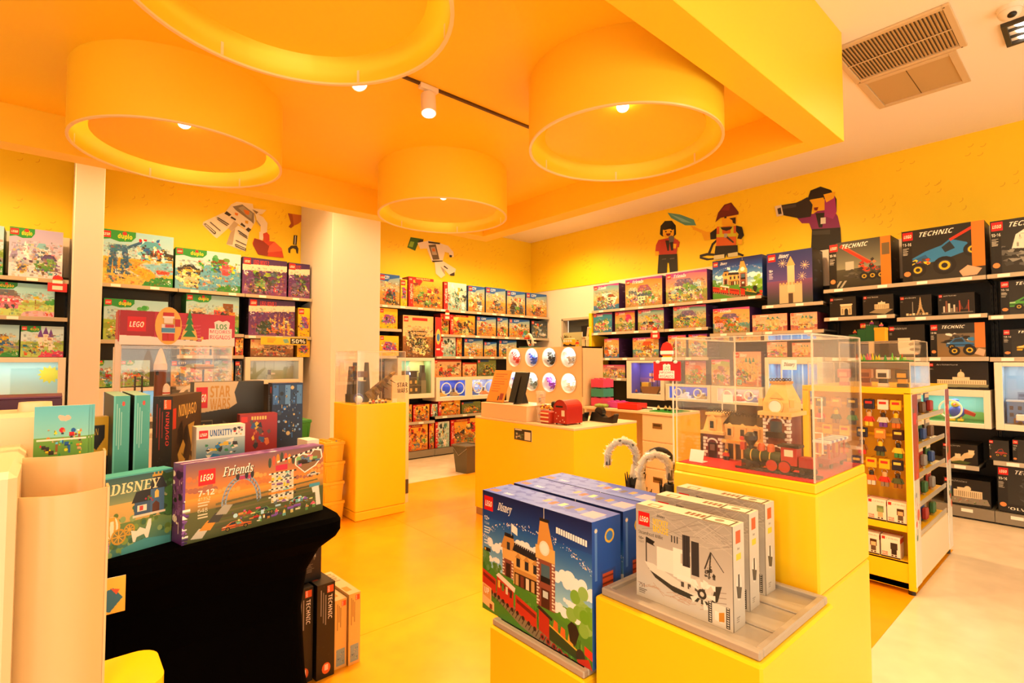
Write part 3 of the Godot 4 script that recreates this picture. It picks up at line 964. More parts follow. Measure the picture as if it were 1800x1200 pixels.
# paints the front of one shelf carton into the current cell; returns the colour of its sides
func art(theme: String, seed_text: String) -> String:
	rng.seed = hash(theme + seed_text)
	match theme:
		"duplo":
			var kinds := {"ice": ["a8a0cc", "d4d8e8"], "pink": ["8fd0e0", "b8d86a"], "purple": ["bcdcf0", "a8cc5a"], "crane": ["8cc4dc", "d8b03a"], "world": ["a0d0e0", "5aa8cc"], "steam": ["94c8dc", "98b83a"], "tree": ["8cc0cc", "7aa83a"]}
			var q: Array = kinds.get(seed_text, ["94c8e0", "86b03e"])
			grad(0, 0.5, k(q[0]), k(q[0]).lightened(0.3))
			grad(0.5, 1.0, k(q[1]), k(q[1]).lightened(0.15))
			pg([0, 0.6, 0.3, 0.5, 0.6, 0.58, 1, 0.46, 1, 0.62, 0, 0.72], k(q[1]).darkened(0.15))
			match seed_text:
				"ice":
					for i in 14:
						var a := rng.randf()
						pg([a - 0.09, 0.62, a, rng.randf_range(0.22, 0.45), a + 0.09, 0.62], [k("9a94c4"), k("d8d4ec"), k("f4f4fa")][i % 3])
					house(0.5, 0.28, 0.2, 0.34, k("e8e4f4"), k("7ab8d0"))
					models(0.04, 0.5, 0.92, 0.42, 6, ["9ad0e0", "6a58a0", "c8a24a", "d8d4ec", "5a4a7a"])
					bits(0.08, 0.55, 0.8, 0.36, 30, ["f4f4fa", "9ad0e0", "6a58a0", "c8a24a", "e0b89a", "5a4a7a"])
				"pink":
					house(0.14, 0.22, 0.34, 0.55, k("e87a9c"), k("6a6a70"))
					rc(0.1, 0.48, 0.44, 0.09, k("d8325a"))
					for i in 6:
						rc(0.1 + 0.075 * i, 0.48, 0.035, 0.09, k("ffffff"))
					ln(0.72, 0.45, 0.72, 0.72, 0.02, k("8a5a2a"))
					pg([0.62, 0.46, 0.72, 0.36, 0.82, 0.46], k("f0c020"))
					tree(0.92, 0.75, 0.3, k("3a9a3a"))
					pg([0.5, 1, 0.56, 0.86, 0.75, 0.8, 1, 0.84, 1, 1], k("f7b8cc"))
				"purple":
					for i in 3:
						rc(0.4 + 0.12 * i, 0.34 - 0.1 * (i % 2), 0.1, 0.42, k("f0e8d8"))
						pg([0.38 + 0.12 * i, 0.36 - 0.1 * (i % 2), 0.45 + 0.12 * i, 0.08 - 0.06 * (i % 2), 0.52 + 0.12 * i, 0.36 - 0.1 * (i % 2)], k("6a3a9a"))
					pg([0.4, 1, 0.5, 0.8, 0.8, 0.76, 1, 0.8, 1, 1], k("d83a6a"))
					bits(0.05, 0.6, 0.6, 0.32, 30, BRIGHT)
				"crane":
					for i in 2:
						pg([0.08 + 0.16 * i, 0.8, 0.13 + 0.16 * i, 0.3, 0.19 + 0.16 * i, 0.3, 0.23 + 0.16 * i, 0.8, 0.17 + 0.16 * i, 0.8, 0.16 + 0.16 * i, 0.5, 0.14 + 0.16 * i, 0.8], k("1e5a8c"))
					rc(0.1, 0.26, 0.24, 0.12, k("2a6a9c"))
					ln(0.3, 0.34, 0.54, 0.18, 0.05, k("1e5a8c"))
					pg([0.3, 0.72, 0.7, 0.5, 1, 0.6, 1, 0.72, 0.6, 0.86], k("c8c8c0"))
					pg([0.56, 0.6, 0.98, 0.5, 1, 0.74, 0.8, 0.78], k("7ac0e0"))
					pg([0.36, 0.7, 0.48, 0.62, 0.68, 0.7, 0.76, 0.8, 0.74, 0.9, 0.6, 0.88], k("f5a81c"))
					pg([0.74, 0.68, 0.96, 0.66, 0.94, 0.74, 0.78, 0.76], k("d83a28"))
					models(0.5, 0.1, 0.48, 0.42, 5, BRIGHT)
					bits(0.5, 0.2, 0.46, 0.3, 20, BRIGHT)
					bits(0.06, 0.78, 0.26, 0.16, 12, WARM)
					for i in 3:
						ln(0.2 + 0.02 * i, 0.72, 0.2 + 0.02 * i, 0.8, 0.012, k("ffffff"))
				"world":
					pg([0.1, 1, 0.3, 0.55, 0.5, 0.3, 0.9, 0.35, 1, 0.7, 0.9, 1], k("58a8d0"))
					models(0.02, 0.24, 0.4, 0.7, 5, WARM)
					models(0.35, 0.16, 0.6, 0.4, 5, BRIGHT)
					bits(0.3, 0.2, 0.65, 0.3, 20, ["e3000b", "00963e", "f0a030", "ffd500", "e85a8a", "6aa84f"])
					bits(0.4, 0.55, 0.5, 0.35, 24, ["f0d060", "ffffff", "4a8a3a", "e06a2a"])
					tree(0.6, 0.3, 0.2, k("1e8a3c"))
					rc(0.7, 0.3, 0.1, 0.28, k("e0424e"))
					rc(0.67, 0.4, 0.16, 0.04, k("f06a78"))
				"steam":
					choo(0.2, 0.42, 0.66, 0.36, k("d8342a"), k("2a6ab0"))
					tree(0.6, 0.4, 0.28, k("2a9a3a"))
					bits(0.05, 0.55, 0.3, 0.4, 26, WARM)
				"tree":
					rc(0.12, 0.36, 0.2, 0.4, k("2a7a8a"))
					rc(0.68, 0.2, 0.2, 0.5, k("7a4a22"))
					rc(0.64, 0.42, 0.28, 0.09, k("e0902a"))
					models(0.04, 0.3, 0.92, 0.58, 7, WARM)
				_:
					pg([0, 0.7, 0.5, 0.5, 1, 0.66, 1, 0.76, 0.5, 0.62, 0, 0.82], k("8a8a8a"))
					models(0.02, 0.3, 0.96, 0.6, 8, BRIGHT)
			pg([0, 0, 0.46, 0, 0.46, 0.1, 0.4, 0.19, 0.24, 0.21, 0.12, 0.17, 0, 0.2], k("1e8a34"))
			logo(0.02, 0.03, 0.12)
			ci(0.31, 0.05, 0.035, k("d8241c"))
			tx("duplo", 0.22, 0.055, 0.19, 0.12, k("ffd21c"))
			if seed_text != "ice" and seed_text != "pink" and seed_text != "purple":
				pg([0.55, 1, 0.62, 0.88, 0.8, 0.8, 1, 0.82, 1, 1], k("2a8c34"))
			tx("2+" if seed_text in ["ice", "world"] else "2-5", 0.84, 0.86, 0.13, 0.08, k("2a4a9a") if seed_text == "ice" else k("c8203a") if seed_text == "pink" else k("ffffff"))
			return "2a7a3a" if seed_text != "ice" else "b8b4d0"
		"friends":
			var h := rng.randf()
			grad(0, 0.6, [k("c8742c"), k("5aa0b8"), k("b8608a"), k("d89a54"), k("7aa04a")][rng.randi() % 5], k("e0b878"))
			grad(0.6, 1.0, [k("7a9a4a"), k("c89a5a"), k("4a9aa8")][rng.randi() % 3], k("9a7a4a"))
			match seed_text:
				"81", "90":
					pg([0.1, 0.6, 0.95, 0.5, 0.8, 0.85, 0.25, 0.85], k("f4f0ea"))
					rc(0.35, 0.34, 0.35, 0.22, k("f8f4ee"))
					grad(0.8, 1.0, k("2a7ab0"), k("1a5a90"))
				"83", "89", "98":
					house(0.2, 0.22, 0.5, 0.66, k("f0dcae"), k("6a5a8a"))
				"86":
					grad(0, 1.0, k("3a9ab8"), k("1e6a90"))
					el(0.6, 0.5, 0.25, 0.12, k("c8d8e0"))
				"87":
					ci(0.66, 0.36, 0.2, k("e02a6a"))
				"88", "93":
					ln(0.3, 0.3, 0.7, 0.8, 0.09, k("e8342a") if seed_text == "93" else k("f0b020"))
				"91", "95":
					house(0.36, 0.2, 0.44, 0.6, k("f2c22a"), k("c8502a"))
				_:
					house(0.3, 0.25, 0.4, 0.6, k("e8c890"), k("8a4a6a"))
			models(0.02, 0.3, 0.96, 0.66, 11, PASTEL + WARM)
			bits(0.04, 0.66, 0.92, 0.3, 40, PASTEL + WARM, 0.02, 0.06)
			for i in 5:
				folk(rng.randf_range(0.1, 0.9), rng.randf_range(0.86, 0.98), 0.16, pick(PASTEL), pick(PASTEL))
			pg([0, 0, 1, 0, 1, 0.1, 0.6, 0.05, 0.3, 0.14, 0, 0.1], k("8a3a9a").lerp(k("d8508a"), h))
			logo(0.03, 0.03, 0.15)
			tx("Friends", 0.2, 0.05, 0.3, 0.12, k("ffffff"), 1, 0.15)
			return "4a2a5e"
		"city":
			grad(0, 0.55, k("6aa4cc"), k("d8b87a"))
			grad(0.55, 1.0, k("d8a24a"), k("b8803a"))
			bits(0.05, 0.25, 0.9, 0.35, 24, ["f0e0b8", "c8b088", "e8c878", "a0a8b0", "d8e0e4"], 0.06, 0.16)
			match rng.randi() % 3:
				0: vehicle(0.25, 0.45, 0.5, 0.4, k("d8301e"))
				1: house(0.3, 0.28, 0.4, 0.56, k("d8482e"), k("e8d8b0"))
				2: mech(0.2, 0.3, 0.6, 0.5, ["f0a020", "e8e4dc", "d8401e", "3a4a5a"])
			models(0.02, 0.45, 0.96, 0.52, 7, WARM + BRIGHT)
			bits(0.03, 0.7, 0.94, 0.26, 24, WARM + BRIGHT, 0.02, 0.06)
			pg([0, 0, 1, 0, 1, 0.08, 0.5, 0.16, 0.4, 0.24, 0, 0.22], k("1a5ab0"))
			logo(0.03, 0.04, 0.16)
			tx("CITY", 0.24, 0.06, 0.24, 0.1, k("ffffff"))
			return "2a4a7a"
		"ninja":
			grad(0, 1.0, k("f0b83a"), k("c8701e"))
			mech(0.2, 0.15, 0.7, 0.7, ["1e1a18", "c8201a", "f4d870", "7a2a18", "f0a020", "4a4038"])
			models(0.14, 0.45, 0.84, 0.52, 6, WARM)
			bits(0.16, 0.6, 0.8, 0.36, 30, WARM, 0.02, 0.06)
			rc(0, 0, 0.13, 1, k("c0181c"))
			tx("NINJAGO", 0.03, 0.24, 0.08, 0.5, k("f8e8c8"), 0, 0.0, 1)
			rc(0.13, 0, 0.6, 0.1, k("a81a1a"))
			tx("NINJAGO", 0.22, 0.02, 0.4, 0.065, k("f8d870"))
			logo(0.01, 0.02, 0.13 if PW > 60 else 0.08, PW > 60)
			return "8a1a18"
		"teal":
			grad(0, 1.0, k("d8e8e4"), k("8abab4"))
			mech(0.25, 0.1, 0.68, 0.8, ["ffffff", "2a5a5a", "1e2a2e", "c8d8d0", "5a9a90", "d8a83a"])
			bits(0.2, 0.5, 0.76, 0.46, 40, COOL, 0.02, 0.07)
			rc(0, 0, 0.17, 1, k("c81c1e"))
			tx("NINJAGO", 0.04, 0.24, 0.1, 0.5, k("ffffff"), 0, 0.0, 1)
			logo(0.01, 0.02, 0.12, PW > 60)
			return "a8281e"
		"yellow":
			grad(0, 1.0, k("ffd21c"), k("f0b010"))
			pg([0.12, 0.7, 0.3, 0.3, 0.7, 0.3, 0.9, 0.7], k("8a3aa8"))
			bits(0.08, 0.35, 0.84, 0.4, 40, BRIGHT, 0.04, 0.12)
			rc(0, 0.8, 1, 0.2, k("f6c400"))
			logo(0.04, 0.04, 0.18)
			return "d8a010"
		"movie":
			grad(0, 1.0, k("3a1e5a"), k("7a3a7a"))
			ci(0.3, 0.5, 0.3, k("5a2a72"))
			pg([0, 0.2, 1, 0.14, 1, 0.3, 0, 0.36], k("f0d8c0"))
			if seed_text == "8":
				for i in 5:
					pg([0.42 + 0.1 * i, 0.92, 0.45 + 0.1 * i, 0.3 + 0.08 * absf(i - 2.0), 0.48 + 0.1 * i, 0.92], k("e0b03a"))
				bits(0.3, 0.5, 0.66, 0.4, 40, ["f0c84a", "c8862a", "f8e8a0", "8a3a8a"])
			else:
				mech(0.3, 0.32, 0.55, 0.4, ["2a4a3a", "1e2a2e", "8ab82a", "3a5a6a"])
			models(0.03, 0.56, 0.94, 0.4, 5, ["c83a5a", "3a2a4a", "8a6a9a", "e08a3a", "2a4a3a"])
			bits(0.05, 0.66, 0.9, 0.3, 24, ["c83a5a", "f0d8c0", "3a2a4a", "8a6a9a", "e08a3a"])
			logo(0.03, 0.03, 0.17)
			tx("LEGO MOVIE 2", 0.24, 0.06, 0.34, 0.12, k("d83a2a"))
			tx("5+", 0.03, 0.36, 0.09, 0.09, k("ffffff"))
			return "2a1a34"
		"space":
			grad(0, 1.0, k("22303e"), k("5a6a72"))
			mech(0.15, 0.2, 0.7, 0.6, COOL)
			bits(0.05, 0.55, 0.9, 0.4, 34, COOL)
			logo(0.03, 0.04, 0.16)
			return "20262c"
		"brown":
			grad(0, 0.5, k("e8b87a"), k("f0d49a"))
			grad(0.5, 1.0, k("a8703a"), k("6a4424"))
			rc(0.3, 0.3, 0.42, 0.6, k("c8a878"))
			for j in 6:
				rc(0.26 - 0.01 * j, 0.36 + 0.09 * j, 0.5 + 0.02 * j, 0.03, k("3a2a20"))
			models(0.08, 0.4, 0.84, 0.56, 8, WARM + STONE)
			bits(0.12, 0.4, 0.76, 0.54, 50, WARM + STONE, 0.02, 0.05)
			rc(0.3, 0.05, 0.5, 0.07, k("b8241c"))
			logo(0.03, 0.03, 0.12)
			return "5a3a22"
		"desert":
			grad(0, 1.0, k("e8c49a"), k("c8864a"))
			mech(0.5, 0.25, 0.45, 0.5, ["3a3a38", "7a7a70", "a83a22", "d8c8a8"])
			folk(0.24, 0.9, 0.62, k("b82a1e"), k("3a3230"))
			models(0.3, 0.4, 0.66, 0.56, 5, WARM)
			rc(0, 0, 1, 0.12, k("a8321e"))
			logo(0.02, 0.02, 0.18)
			return "8a4a2a"
		"army":
			grad(0, 1.0, k("7a8a4a"), k("4a5a34"))
			vehicle(0.3, 0.3, 0.5, 0.4, k("e8b41e"))
			models(0.02, 0.4, 0.96, 0.56, 6, WARM)
			bits(0.04, 0.5, 0.92, 0.46, 20, WARM + ["3a5a2a", "2a4a7a"])
			rc(0, 0, 0.6, 0.14, k("2a4a7a"))
			logo(0.02, 0.02, 0.18)
			return "3a4a2a"
		"princess":
			grad(0, 0.7, k("e8a08a"), k("f4c8a0"))
			grad(0.7, 1.0, k("a85a6a"), k("c88a5a"))
			ci(0.55, 0.5, 0.34, k("f0b47a"))
			rc(0.45, 0.4, 0.28, 0.46, k("e8c890"))
			for i in 3:
				rc(0.42 + 0.13 * i, 0.3, 0.09, 0.5, k("d8b47a"))
				pg([0.41 + 0.13 * i, 0.3, 0.465 + 0.13 * i, 0.14, 0.52 + 0.13 * i, 0.3], k("3a8a86"))
			ln(0.9, 0.1, 0.86, 1, 0.05, k("d8b898"))
			ln(0.9, 0.3, 1, 0.1, 0.03, k("d8b898"))
			models(0.04, 0.5, 0.8, 0.46, 5, PASTEL)
			logo(0.03, 0.03, 0.14)
			tx("Disney", 0.22, 0.05, 0.24, 0.12, k("ffffff"), 1, 0.3)
			return "6a2a3a"
		"castle":
			grad(0, 0.55, k("1c2a6a"), k("5a4a90"))
			grad(0.55, 1.0, k("7a4a7a"), k("2a3a3a"))
			for b in [[0.36, 0.22], [0.84, 0.3], [0.78, 0.5]]:
				for i in 10:
					ln(b[0], b[1], b[0] + cos(TAU * i / 10) * 0.1, b[1] + sin(TAU * i / 10) * 0.08, 0.006, k("f0d8a0"))
			# a plain pale keep stands in for the palace on the carton
			rc(0.28, 0.62, 0.5, 0.36, k("c8b088"))
			rc(0.46, 0.28, 0.16, 0.5, k("d8c498"))
			pg([0.44, 0.28, 0.54, 0.1, 0.64, 0.28], k("d0a868"))
			for i in 7:
				rc(0.28 + 0.075 * i, 0.59, 0.045, 0.05, k("b89c70"))
			rc(0.48, 0.8, 0.1, 0.18, k("4a3a30"))
			logo(0.03, 0.03, 0.14)
			tx("Disney", 0.26, 0.04, 0.22, 0.1, k("ffffff"), 1, 0.3)
			tx("16+", 0.05, 0.32, 0.09, 0.05, k("ffffff"))
			small_print(0.05, 0.39, 0.1, 5, k("c8c8e0"), 0.012)
			return "141a34"
		"station":
			station_art(true)
			return "1a3a8a"
		"arch":
			grad(0, 1.0, k("0c0b0a"), k("141210"))
			temple(seed_text, k("d2ba8c") if seed_text != "museum" else k("d8ccb0"))
			logo(0.03, 0.05, 0.12)
			tx("Architecture", 0.15, 0.07, 0.36, 0.07, k("e8e4d8"), 2, 0.12)
			small_print(0.03, 0.24, 0.08, 3, k("8a867c"), 0.012)
			return "0d0c0b"
		"tech":
			grad(0, 1.0, k("1a1a18"), k("2c2a26"))
			match seed_text:
				"crane":
					grad(0, 0.6, k("3a3a34"), k("8a8a72"))
					grad(0.6, 1.0, k("4a4a3c"), k("26261e"))
					ln(0.2, 0.08, 0.66, 0.5, 0.07, k("c8321a"))
					ln(0.22, 0.06, 0.68, 0.48, 0.02, k("e85a34"))
					mech(0.5, 0.42, 0.3, 0.25, ["d83a1a", "a82a14", "2a2a2a", "e8744a"])
					rc(0.28, 0.44, 0.14, 0.18, k("b8b4a4"))
					mech(0.3, 0.6, 0.5, 0.2, ["2a2a2a", "3a3a36", "5a5a50"])
					for i in 3:
						wheel(0.58 + 0.13 * i, 0.78, 0.085)
					for i in 3:
						pg([0.02 + 0.08 * i, 0.98, 0.1 + 0.08 * i, 0.84, 0.14 + 0.08 * i, 0.84, 0.06 + 0.08 * i, 0.98], k("a8a490"))
					rc(0.84, 0.0, 0.16, 1, k("d87a1e"))
					rc(0.86, 0.14, 0.12, 0.24, k("6a5a3a"))
				"truck":
					pg([0.12, 0.56, 0.3, 0.44, 0.5, 0.36, 0.6, 0.26, 0.8, 0.36, 0.84, 0.5, 0.6, 0.6, 0.36, 0.66], k("2a7ab8"))
					pg([0.5, 0.4, 0.6, 0.3, 0.66, 0.44, 0.54, 0.5], k("1a2a36"))
					pg([0.1, 0.6, 0.3, 0.5, 0.36, 0.62, 0.14, 0.72], k("1e5a90"))
					mech(0.08, 0.58, 0.26, 0.18, ["c83a1a", "e8c41e", "4a3a28", "1a1a1a"])
					ln(0.6, 0.28, 0.86, 0.1, 0.05, k("c8321a"))
					wheel(0.53, 0.74, 0.17, "e0b41e")
					wheel(0.86, 0.5, 0.13, "e0b41e")
					wheel(0.2, 0.78, 0.13, "e0b41e")
					rc(0.85, 0.0, 0.15, 0.82, k("d87a1e"))
					pg([0.7, 0.88, 0.8, 0.78, 0.96, 0.86, 0.9, 0.97, 0.74, 0.98], k("d8a888"))
				"dozer":
					pg([0.25, 0.55, 0.3, 0.3, 0.5, 0.14, 0.8, 0.1, 0.9, 0.4, 0.7, 0.6], k("e0dcd0"))
					mech(0.1, 0.5, 0.6, 0.35, ["3a3a38", "5a5a58", "1a1a1a", "8a8a84"])
					bits(0.3, 0.2, 0.5, 0.34, 20, ["c8c4b8", "f4f0e4", "8a8a84"])
				"loader":
					grad(0.3, 1.0, k("6a6050"), k("8a6a3a"))
					mech(0.3, 0.3, 0.5, 0.3, ["1a1a1a", "e8e4dc", "2a7ab8", "3a3a3a"])
					vehicle(0.3, 0.42, 0.5, 0.34, k("2a6aa8"))
					wheel(0.45, 0.82, 0.13, "e0b41e")
					wheel(0.72, 0.8, 0.15, "e0b41e")
					rc(0.82, 0, 0.18, 0.72, k("e0742a"))
					pg([0.8, 0.9, 0.88, 0.74, 1, 0.8, 0.96, 0.98], k("d8a888"))
				"volvo":
					mech(0.3, 0.2, 0.65, 0.5, ["3a3a3a", "2a2a2a", "4a4a48"])
					rc(0, 0.82, 1, 0.18, k("161616"))
					tx("VOLVO", 0.08, 0.88, 0.34, 0.06, k("f0ece0"))
				"green":
					vehicle(0.1, 0.45, 0.8, 0.4, k("4a9a3a"))
				"yellow":
					vehicle(0.2, 0.4, 0.7, 0.45, k("d8a81e"))
				_:
					vehicle(0.3, 0.4, 0.6, 0.4, k("a83a2a") if seed_text == "small" else k("8a8a84"))
			rc(0, 0, 0.13, 1, k("0f0f0e"))
			logo(0.015, 0.03, 0.16 if seed_text != "small" else 0.14)
			if seed_text in ["truck", "crane", "dozer", "loader", "green", "yellow", "volvo"]:
				tx("TECHNIC", 0.21, 0.06, 0.42, 0.09, k("f4f0e6"), 0, 0.35)
			tx("11-16" if seed_text == "truck" else "10-16", 0.015, 0.24, 0.11, 0.06, k("f0ece0"))
			small_print(0.015, 0.34, 0.09, 6, k("b8b4a8"), 0.012)
			el(0.065, 0.84, 0.045, 0.05, k("e08a4a"))
			return "0c0c0b"
	return "808080"

# the picture of the clock-tower station with a red train; also used for the big cartons in front
func station_art(small: bool):
	rng.seed = 71
	grad(0, 0.22, k("101c52"), k("1c4a9c"))
	grad(0.22, 0.66, k("1c55a8"), k("a4daf0"))
	grad(0.66, 1.0, k("5a9a2e"), k("3a7a1e"))
	for i in 260:
		var t := rng.randf()
		var a := PI * (1.02 - t)
		ci(0.52 + cos(a) * 0.62, 0.62 - sin(a) * 0.42 + rng.randf_range(-0.025, 0.025), rng.randf_range(0.002, 0.006), [k("f4c8d0"), k("ffffff"), k("f0d8a8"), k("b8d0f4")][i % 4])
	for c in [[0.18, 0.44, 0.09], [0.44, 0.36, 0.1], [0.8, 0.47, 0.12], [0.9, 0.5, 0.09], [0.84, 0.62, 0.05], [0.12, 0.55, 0.05], [0.8, 0.7, 0.08]]:
		cloud(c[0], c[1], c[2], k("f6faff"))
	pg([0, 0.62, 0.3, 0.64, 0.62, 0.72, 1, 0.84, 1, 1, 0, 1], k("4a8a2c"))
	for i in 160:
		var a := rng.randf()
		ln(a, 0.66 + a * 0.2 + rng.randf() * 0.2, a + 0.006, 0.655 + a * 0.2 + rng.randf() * 0.2, 0.008, [k("3a7a20"), k("6aa83a"), k("2e6a1c")][i % 3])
	for c in [[0.03, 0.66, 0.16, "3a7a28"], [0.16, 0.66, 0.1, "5a8a3a"], [0.93, 0.8, 0.3, "7ab03a"]]:
		for i in 26:
			var r := rng.randf() * 0.5
			var t := rng.randf() * TAU
			ci(c[0] + cos(t) * r * c[2] * 0.8, c[1] - c[2] * 0.5 + sin(t) * r * c[2], c[2] * 0.16, k(c[3]).lightened(rng.randf_range(-0.1, 0.25)))
	var tan := k("e6b665")
	var tan2 := k("c8924a")
	# left pavilion
	rc(0.22, 0.4, 0.12, 0.2, tan)
	pg([0.2, 0.42, 0.24, 0.31, 0.33, 0.31, 0.36, 0.42], tan2)
	rc(0.24, 0.29, 0.09, 0.03, k("1c1c20"))
	rc(0.22, 0.5, 0.11, 0.14, k("8a4a3a"))
	rc(0.255, 0.53, 0.045, 0.11, k("3a2018"))
	for i in 6:
		rc(0.22, 0.5 + 0.024 * i, 0.014 + 0.008 * (i % 2), 0.014, k("e8d8c0"))
		rc(0.312, 0.5 + 0.024 * i, 0.022 - 0.008 * (i % 2), 0.014, k("e8d8c0"))
	rc(0.265, 0.36, 0.03, 0.06, k("2a3038"))
	# middle
	rc(0.33, 0.4, 0.27, 0.27, tan)
	pg([0.32, 0.41, 0.34, 0.355, 0.6, 0.38, 0.6, 0.43], k("22242a"))
	for i in 14:
		ci(0.345 + 0.019 * i, 0.352 + 0.0016 * i, 0.009, k("22242a"))
	for i in 3:
		rc(0.36 + 0.08 * i, 0.455, 0.035, 0.07, k("2a2a30"))
		pg([0.345 + 0.08 * i, 0.458, 0.3775 + 0.08 * i, 0.415, 0.41 + 0.08 * i, 0.458], tan2)
	rc(0.33, 0.54, 0.27, 0.035, tan2)
	rc(0.34, 0.575, 0.25, 0.1, k("3a2418"))
	for i in 5:
		rc(0.35 + 0.05 * i, 0.585, 0.03, 0.085, [k("c8a060"), k("7a3a28"), k("e8dcc0")][i % 3])
	# tower
	pg([0.555, 0.3, 0.58, 0.1, 0.65, 0.1, 0.7, 0.3], k("d89a48"))
	rc(0.575, 0.08, 0.085, 0.025, k("2a2420"))
	ln(0.616, 0.0, 0.616, 0.08, 0.006, k("e8e0d0"))
	rc(0.54, 0.29, 0.17, 0.1, tan)
	ci(0.618, 0.3, 0.055, k("f4eddc"))
	ci(0.618, 0.3, 0.04, k("fffaf0"))
	rc(0.55, 0.39, 0.16, 0.35, k("8e4c3a"))
	for i in 15:
		rc(0.55, 0.395 + 0.023 * i, 0.016 + 0.01 * (i % 2), 0.014, k("e8d8c0"))
		rc(0.682, 0.395 + 0.023 * i, 0.026 - 0.01 * (i % 2), 0.014, k("e8d8c0"))
	rc(0.59, 0.42, 0.075, 0.11, k("4a6a7a"))
	rc(0.585, 0.51, 0.085, 0.045, k("16161a"))
	rc(0.59, 0.6, 0.075, 0.14, k("4a2418"))
	rc(0.605, 0.615, 0.045, 0.05, k("c8d8d8"))
	# flag mast
	ln(0.31, 0.2, 0.31, 0.3, 0.006, k("d8d0c0"))
	pg([0.312, 0.2, 0.37, 0.225, 0.37, 0.285, 0.312, 0.265], k("f8f8f8"))
	# track and train: runs down to the right
	pg([0, 0.79, 0.2, 0.8, 0.5, 0.9, 0.95, 1.04, 0.8, 1.06, 0.4, 0.97, 0.15, 0.86, 0, 0.84], k("8a7a5a"))
	for i in 30:
		var t := i / 30.0
		ln(t * 0.95, 0.8 + t * 0.26 - 0.03, t * 0.95 - 0.03, 0.83 + t * 0.26, 0.008, k("4a3a2a"))
	var cars := [[0.0, 0.66, 0.15, 0.13], [0.16, 0.67, 0.17, 0.16], [0.35, 0.745, 0.2, 0.13]]
	for i in 3:
		var c: Array = cars[i]
		var dy: float = c[2] * 0.3
		pg([c[0], c[1], c[0] + c[2], c[1] + dy, c[0] + c[2], c[1] + dy + c[3], c[0], c[1] + c[3]], k("c8321e"))
		pg([c[0] + 0.01, c[1] + 0.03, c[0] + c[2] - 0.01, c[1] + dy + 0.02, c[0] + c[2] - 0.01, c[1] + dy + 0.05, c[0] + 0.01, c[1] + 0.06], k("7a1c14"))
		if i == 1:
			pg([c[0] - 0.01, c[1], c[0] + 0.02, c[1] - 0.03, c[0] + c[2] + 0.02, c[1] + dy - 0.02, c[0] + c[2] + 0.01, c[1] + dy + 0.02], k("ece4d8"))
			for j in 4:
				rc(c[0] + 0.012 + 0.04 * j, c[1] + 0.03 + 0.012 * j, 0.022, 0.06, [k("e8c850"), k("5a8a3a"), k("e8d8b8"), k("4a2a1a")][j])
		for j in 4:
			ci(c[0] + 0.02 + c[2] * 0.27 * j, c[1] + c[3] + 0.01 + dy * 0.27 * j, 0.017, k("2a1c18"))
	pg([0.57, 0.76, 0.66, 0.8, 0.66, 0.95, 0.57, 0.92], k("b82a1a"))
	pg([0.55, 0.76, 0.57, 0.74, 0.69, 0.79, 0.68, 0.81], k("22201e"))
	pg([0.66, 0.84, 0.9, 0.92, 0.92, 0.99, 0.66, 0.95], k("24401e"))
	ln(0.66, 0.845, 0.9, 0.925, 0.012, k("e0b83a"))
	for i in 3:
		pg([0.69 + 0.06 * i, 0.85 + 0.02 * i, 0.7 + 0.06 * i, 0.79 + 0.02 * i, 0.73 + 0.06 * i, 0.8 + 0.02 * i, 0.735 + 0.06 * i, 0.865 + 0.02 * i], k("d86a28") if i < 2 else k("d8a03a"))
	pg([0.83, 0.88, 0.81, 0.78, 0.84, 0.74, 0.88, 0.75, 0.9, 0.8, 0.87, 0.9], k("1c1a18"))
	el(0.91, 0.95, 0.035, 0.05, k("2a2622"))
	pg([0.94, 0.86, 1, 0.88, 1, 0.94, 0.94, 0.92], k("d8341e"))
	pg([0.88, 0.98, 0.97, 0.94, 1, 1, 0.9, 1.02], k("c42a18"))
	for i in 6:
		ci(0.6 + 0.05 * i, 0.96 + 0.012 * i, 0.024, k("a82418"))
		ci(0.6 + 0.05 * i, 0.96 + 0.012 * i, 0.013, k("2a1a16"))
	logo(0.02, 0.04, 0.12)
	tx("Disney", 0.16, 0.06, 0.14, 0.09, k("ffffff"), 1, 0.3)
	if not small:
		tx("12+", 0.02, 0.21, 0.055, 0.035, k("ffffff"))
		tx("71044", 0.02, 0.26, 0.055, 0.022, k("ffffff"), 2)
		small_print(0.02, 0.3, 0.075, 3, k("dce8f8"), 0.011)
		tx("2925", 0.02, 0.375, 0.06, 0.024, k("ffffff"), 2)
		small_print(0.02, 0.41, 0.06, 2, k("dce8f8"), 0.012)
		rc(0.02, 0.475, 0.07, 0.03, k("1c1c1c"))
		rc(0.024, 0.48, 0.016, 0.02, k("e8b41e"))
		for i in 13:
			rc(0.72 + 0.019 * i, 0.112 + 0.002 * i, 0.015, 0.045, k("f8fbff"))
		pg([0.0, 0.78, 0.1, 0.8, 0.1, 0.9, 0.13, 0.91, 0.13, 0.98, 0, 0.95], k("f0c888"))
		pg([0.01, 0.79, 0.092, 0.807, 0.092, 0.9, 0.01, 0.88], k("e0a050"))
		tx("UP", 0.024, 0.81, 0.05, 0.05, k("fff4e0"))
		rc(0.08, 0.93, 0.03, 0.04, k("8a3a22"))

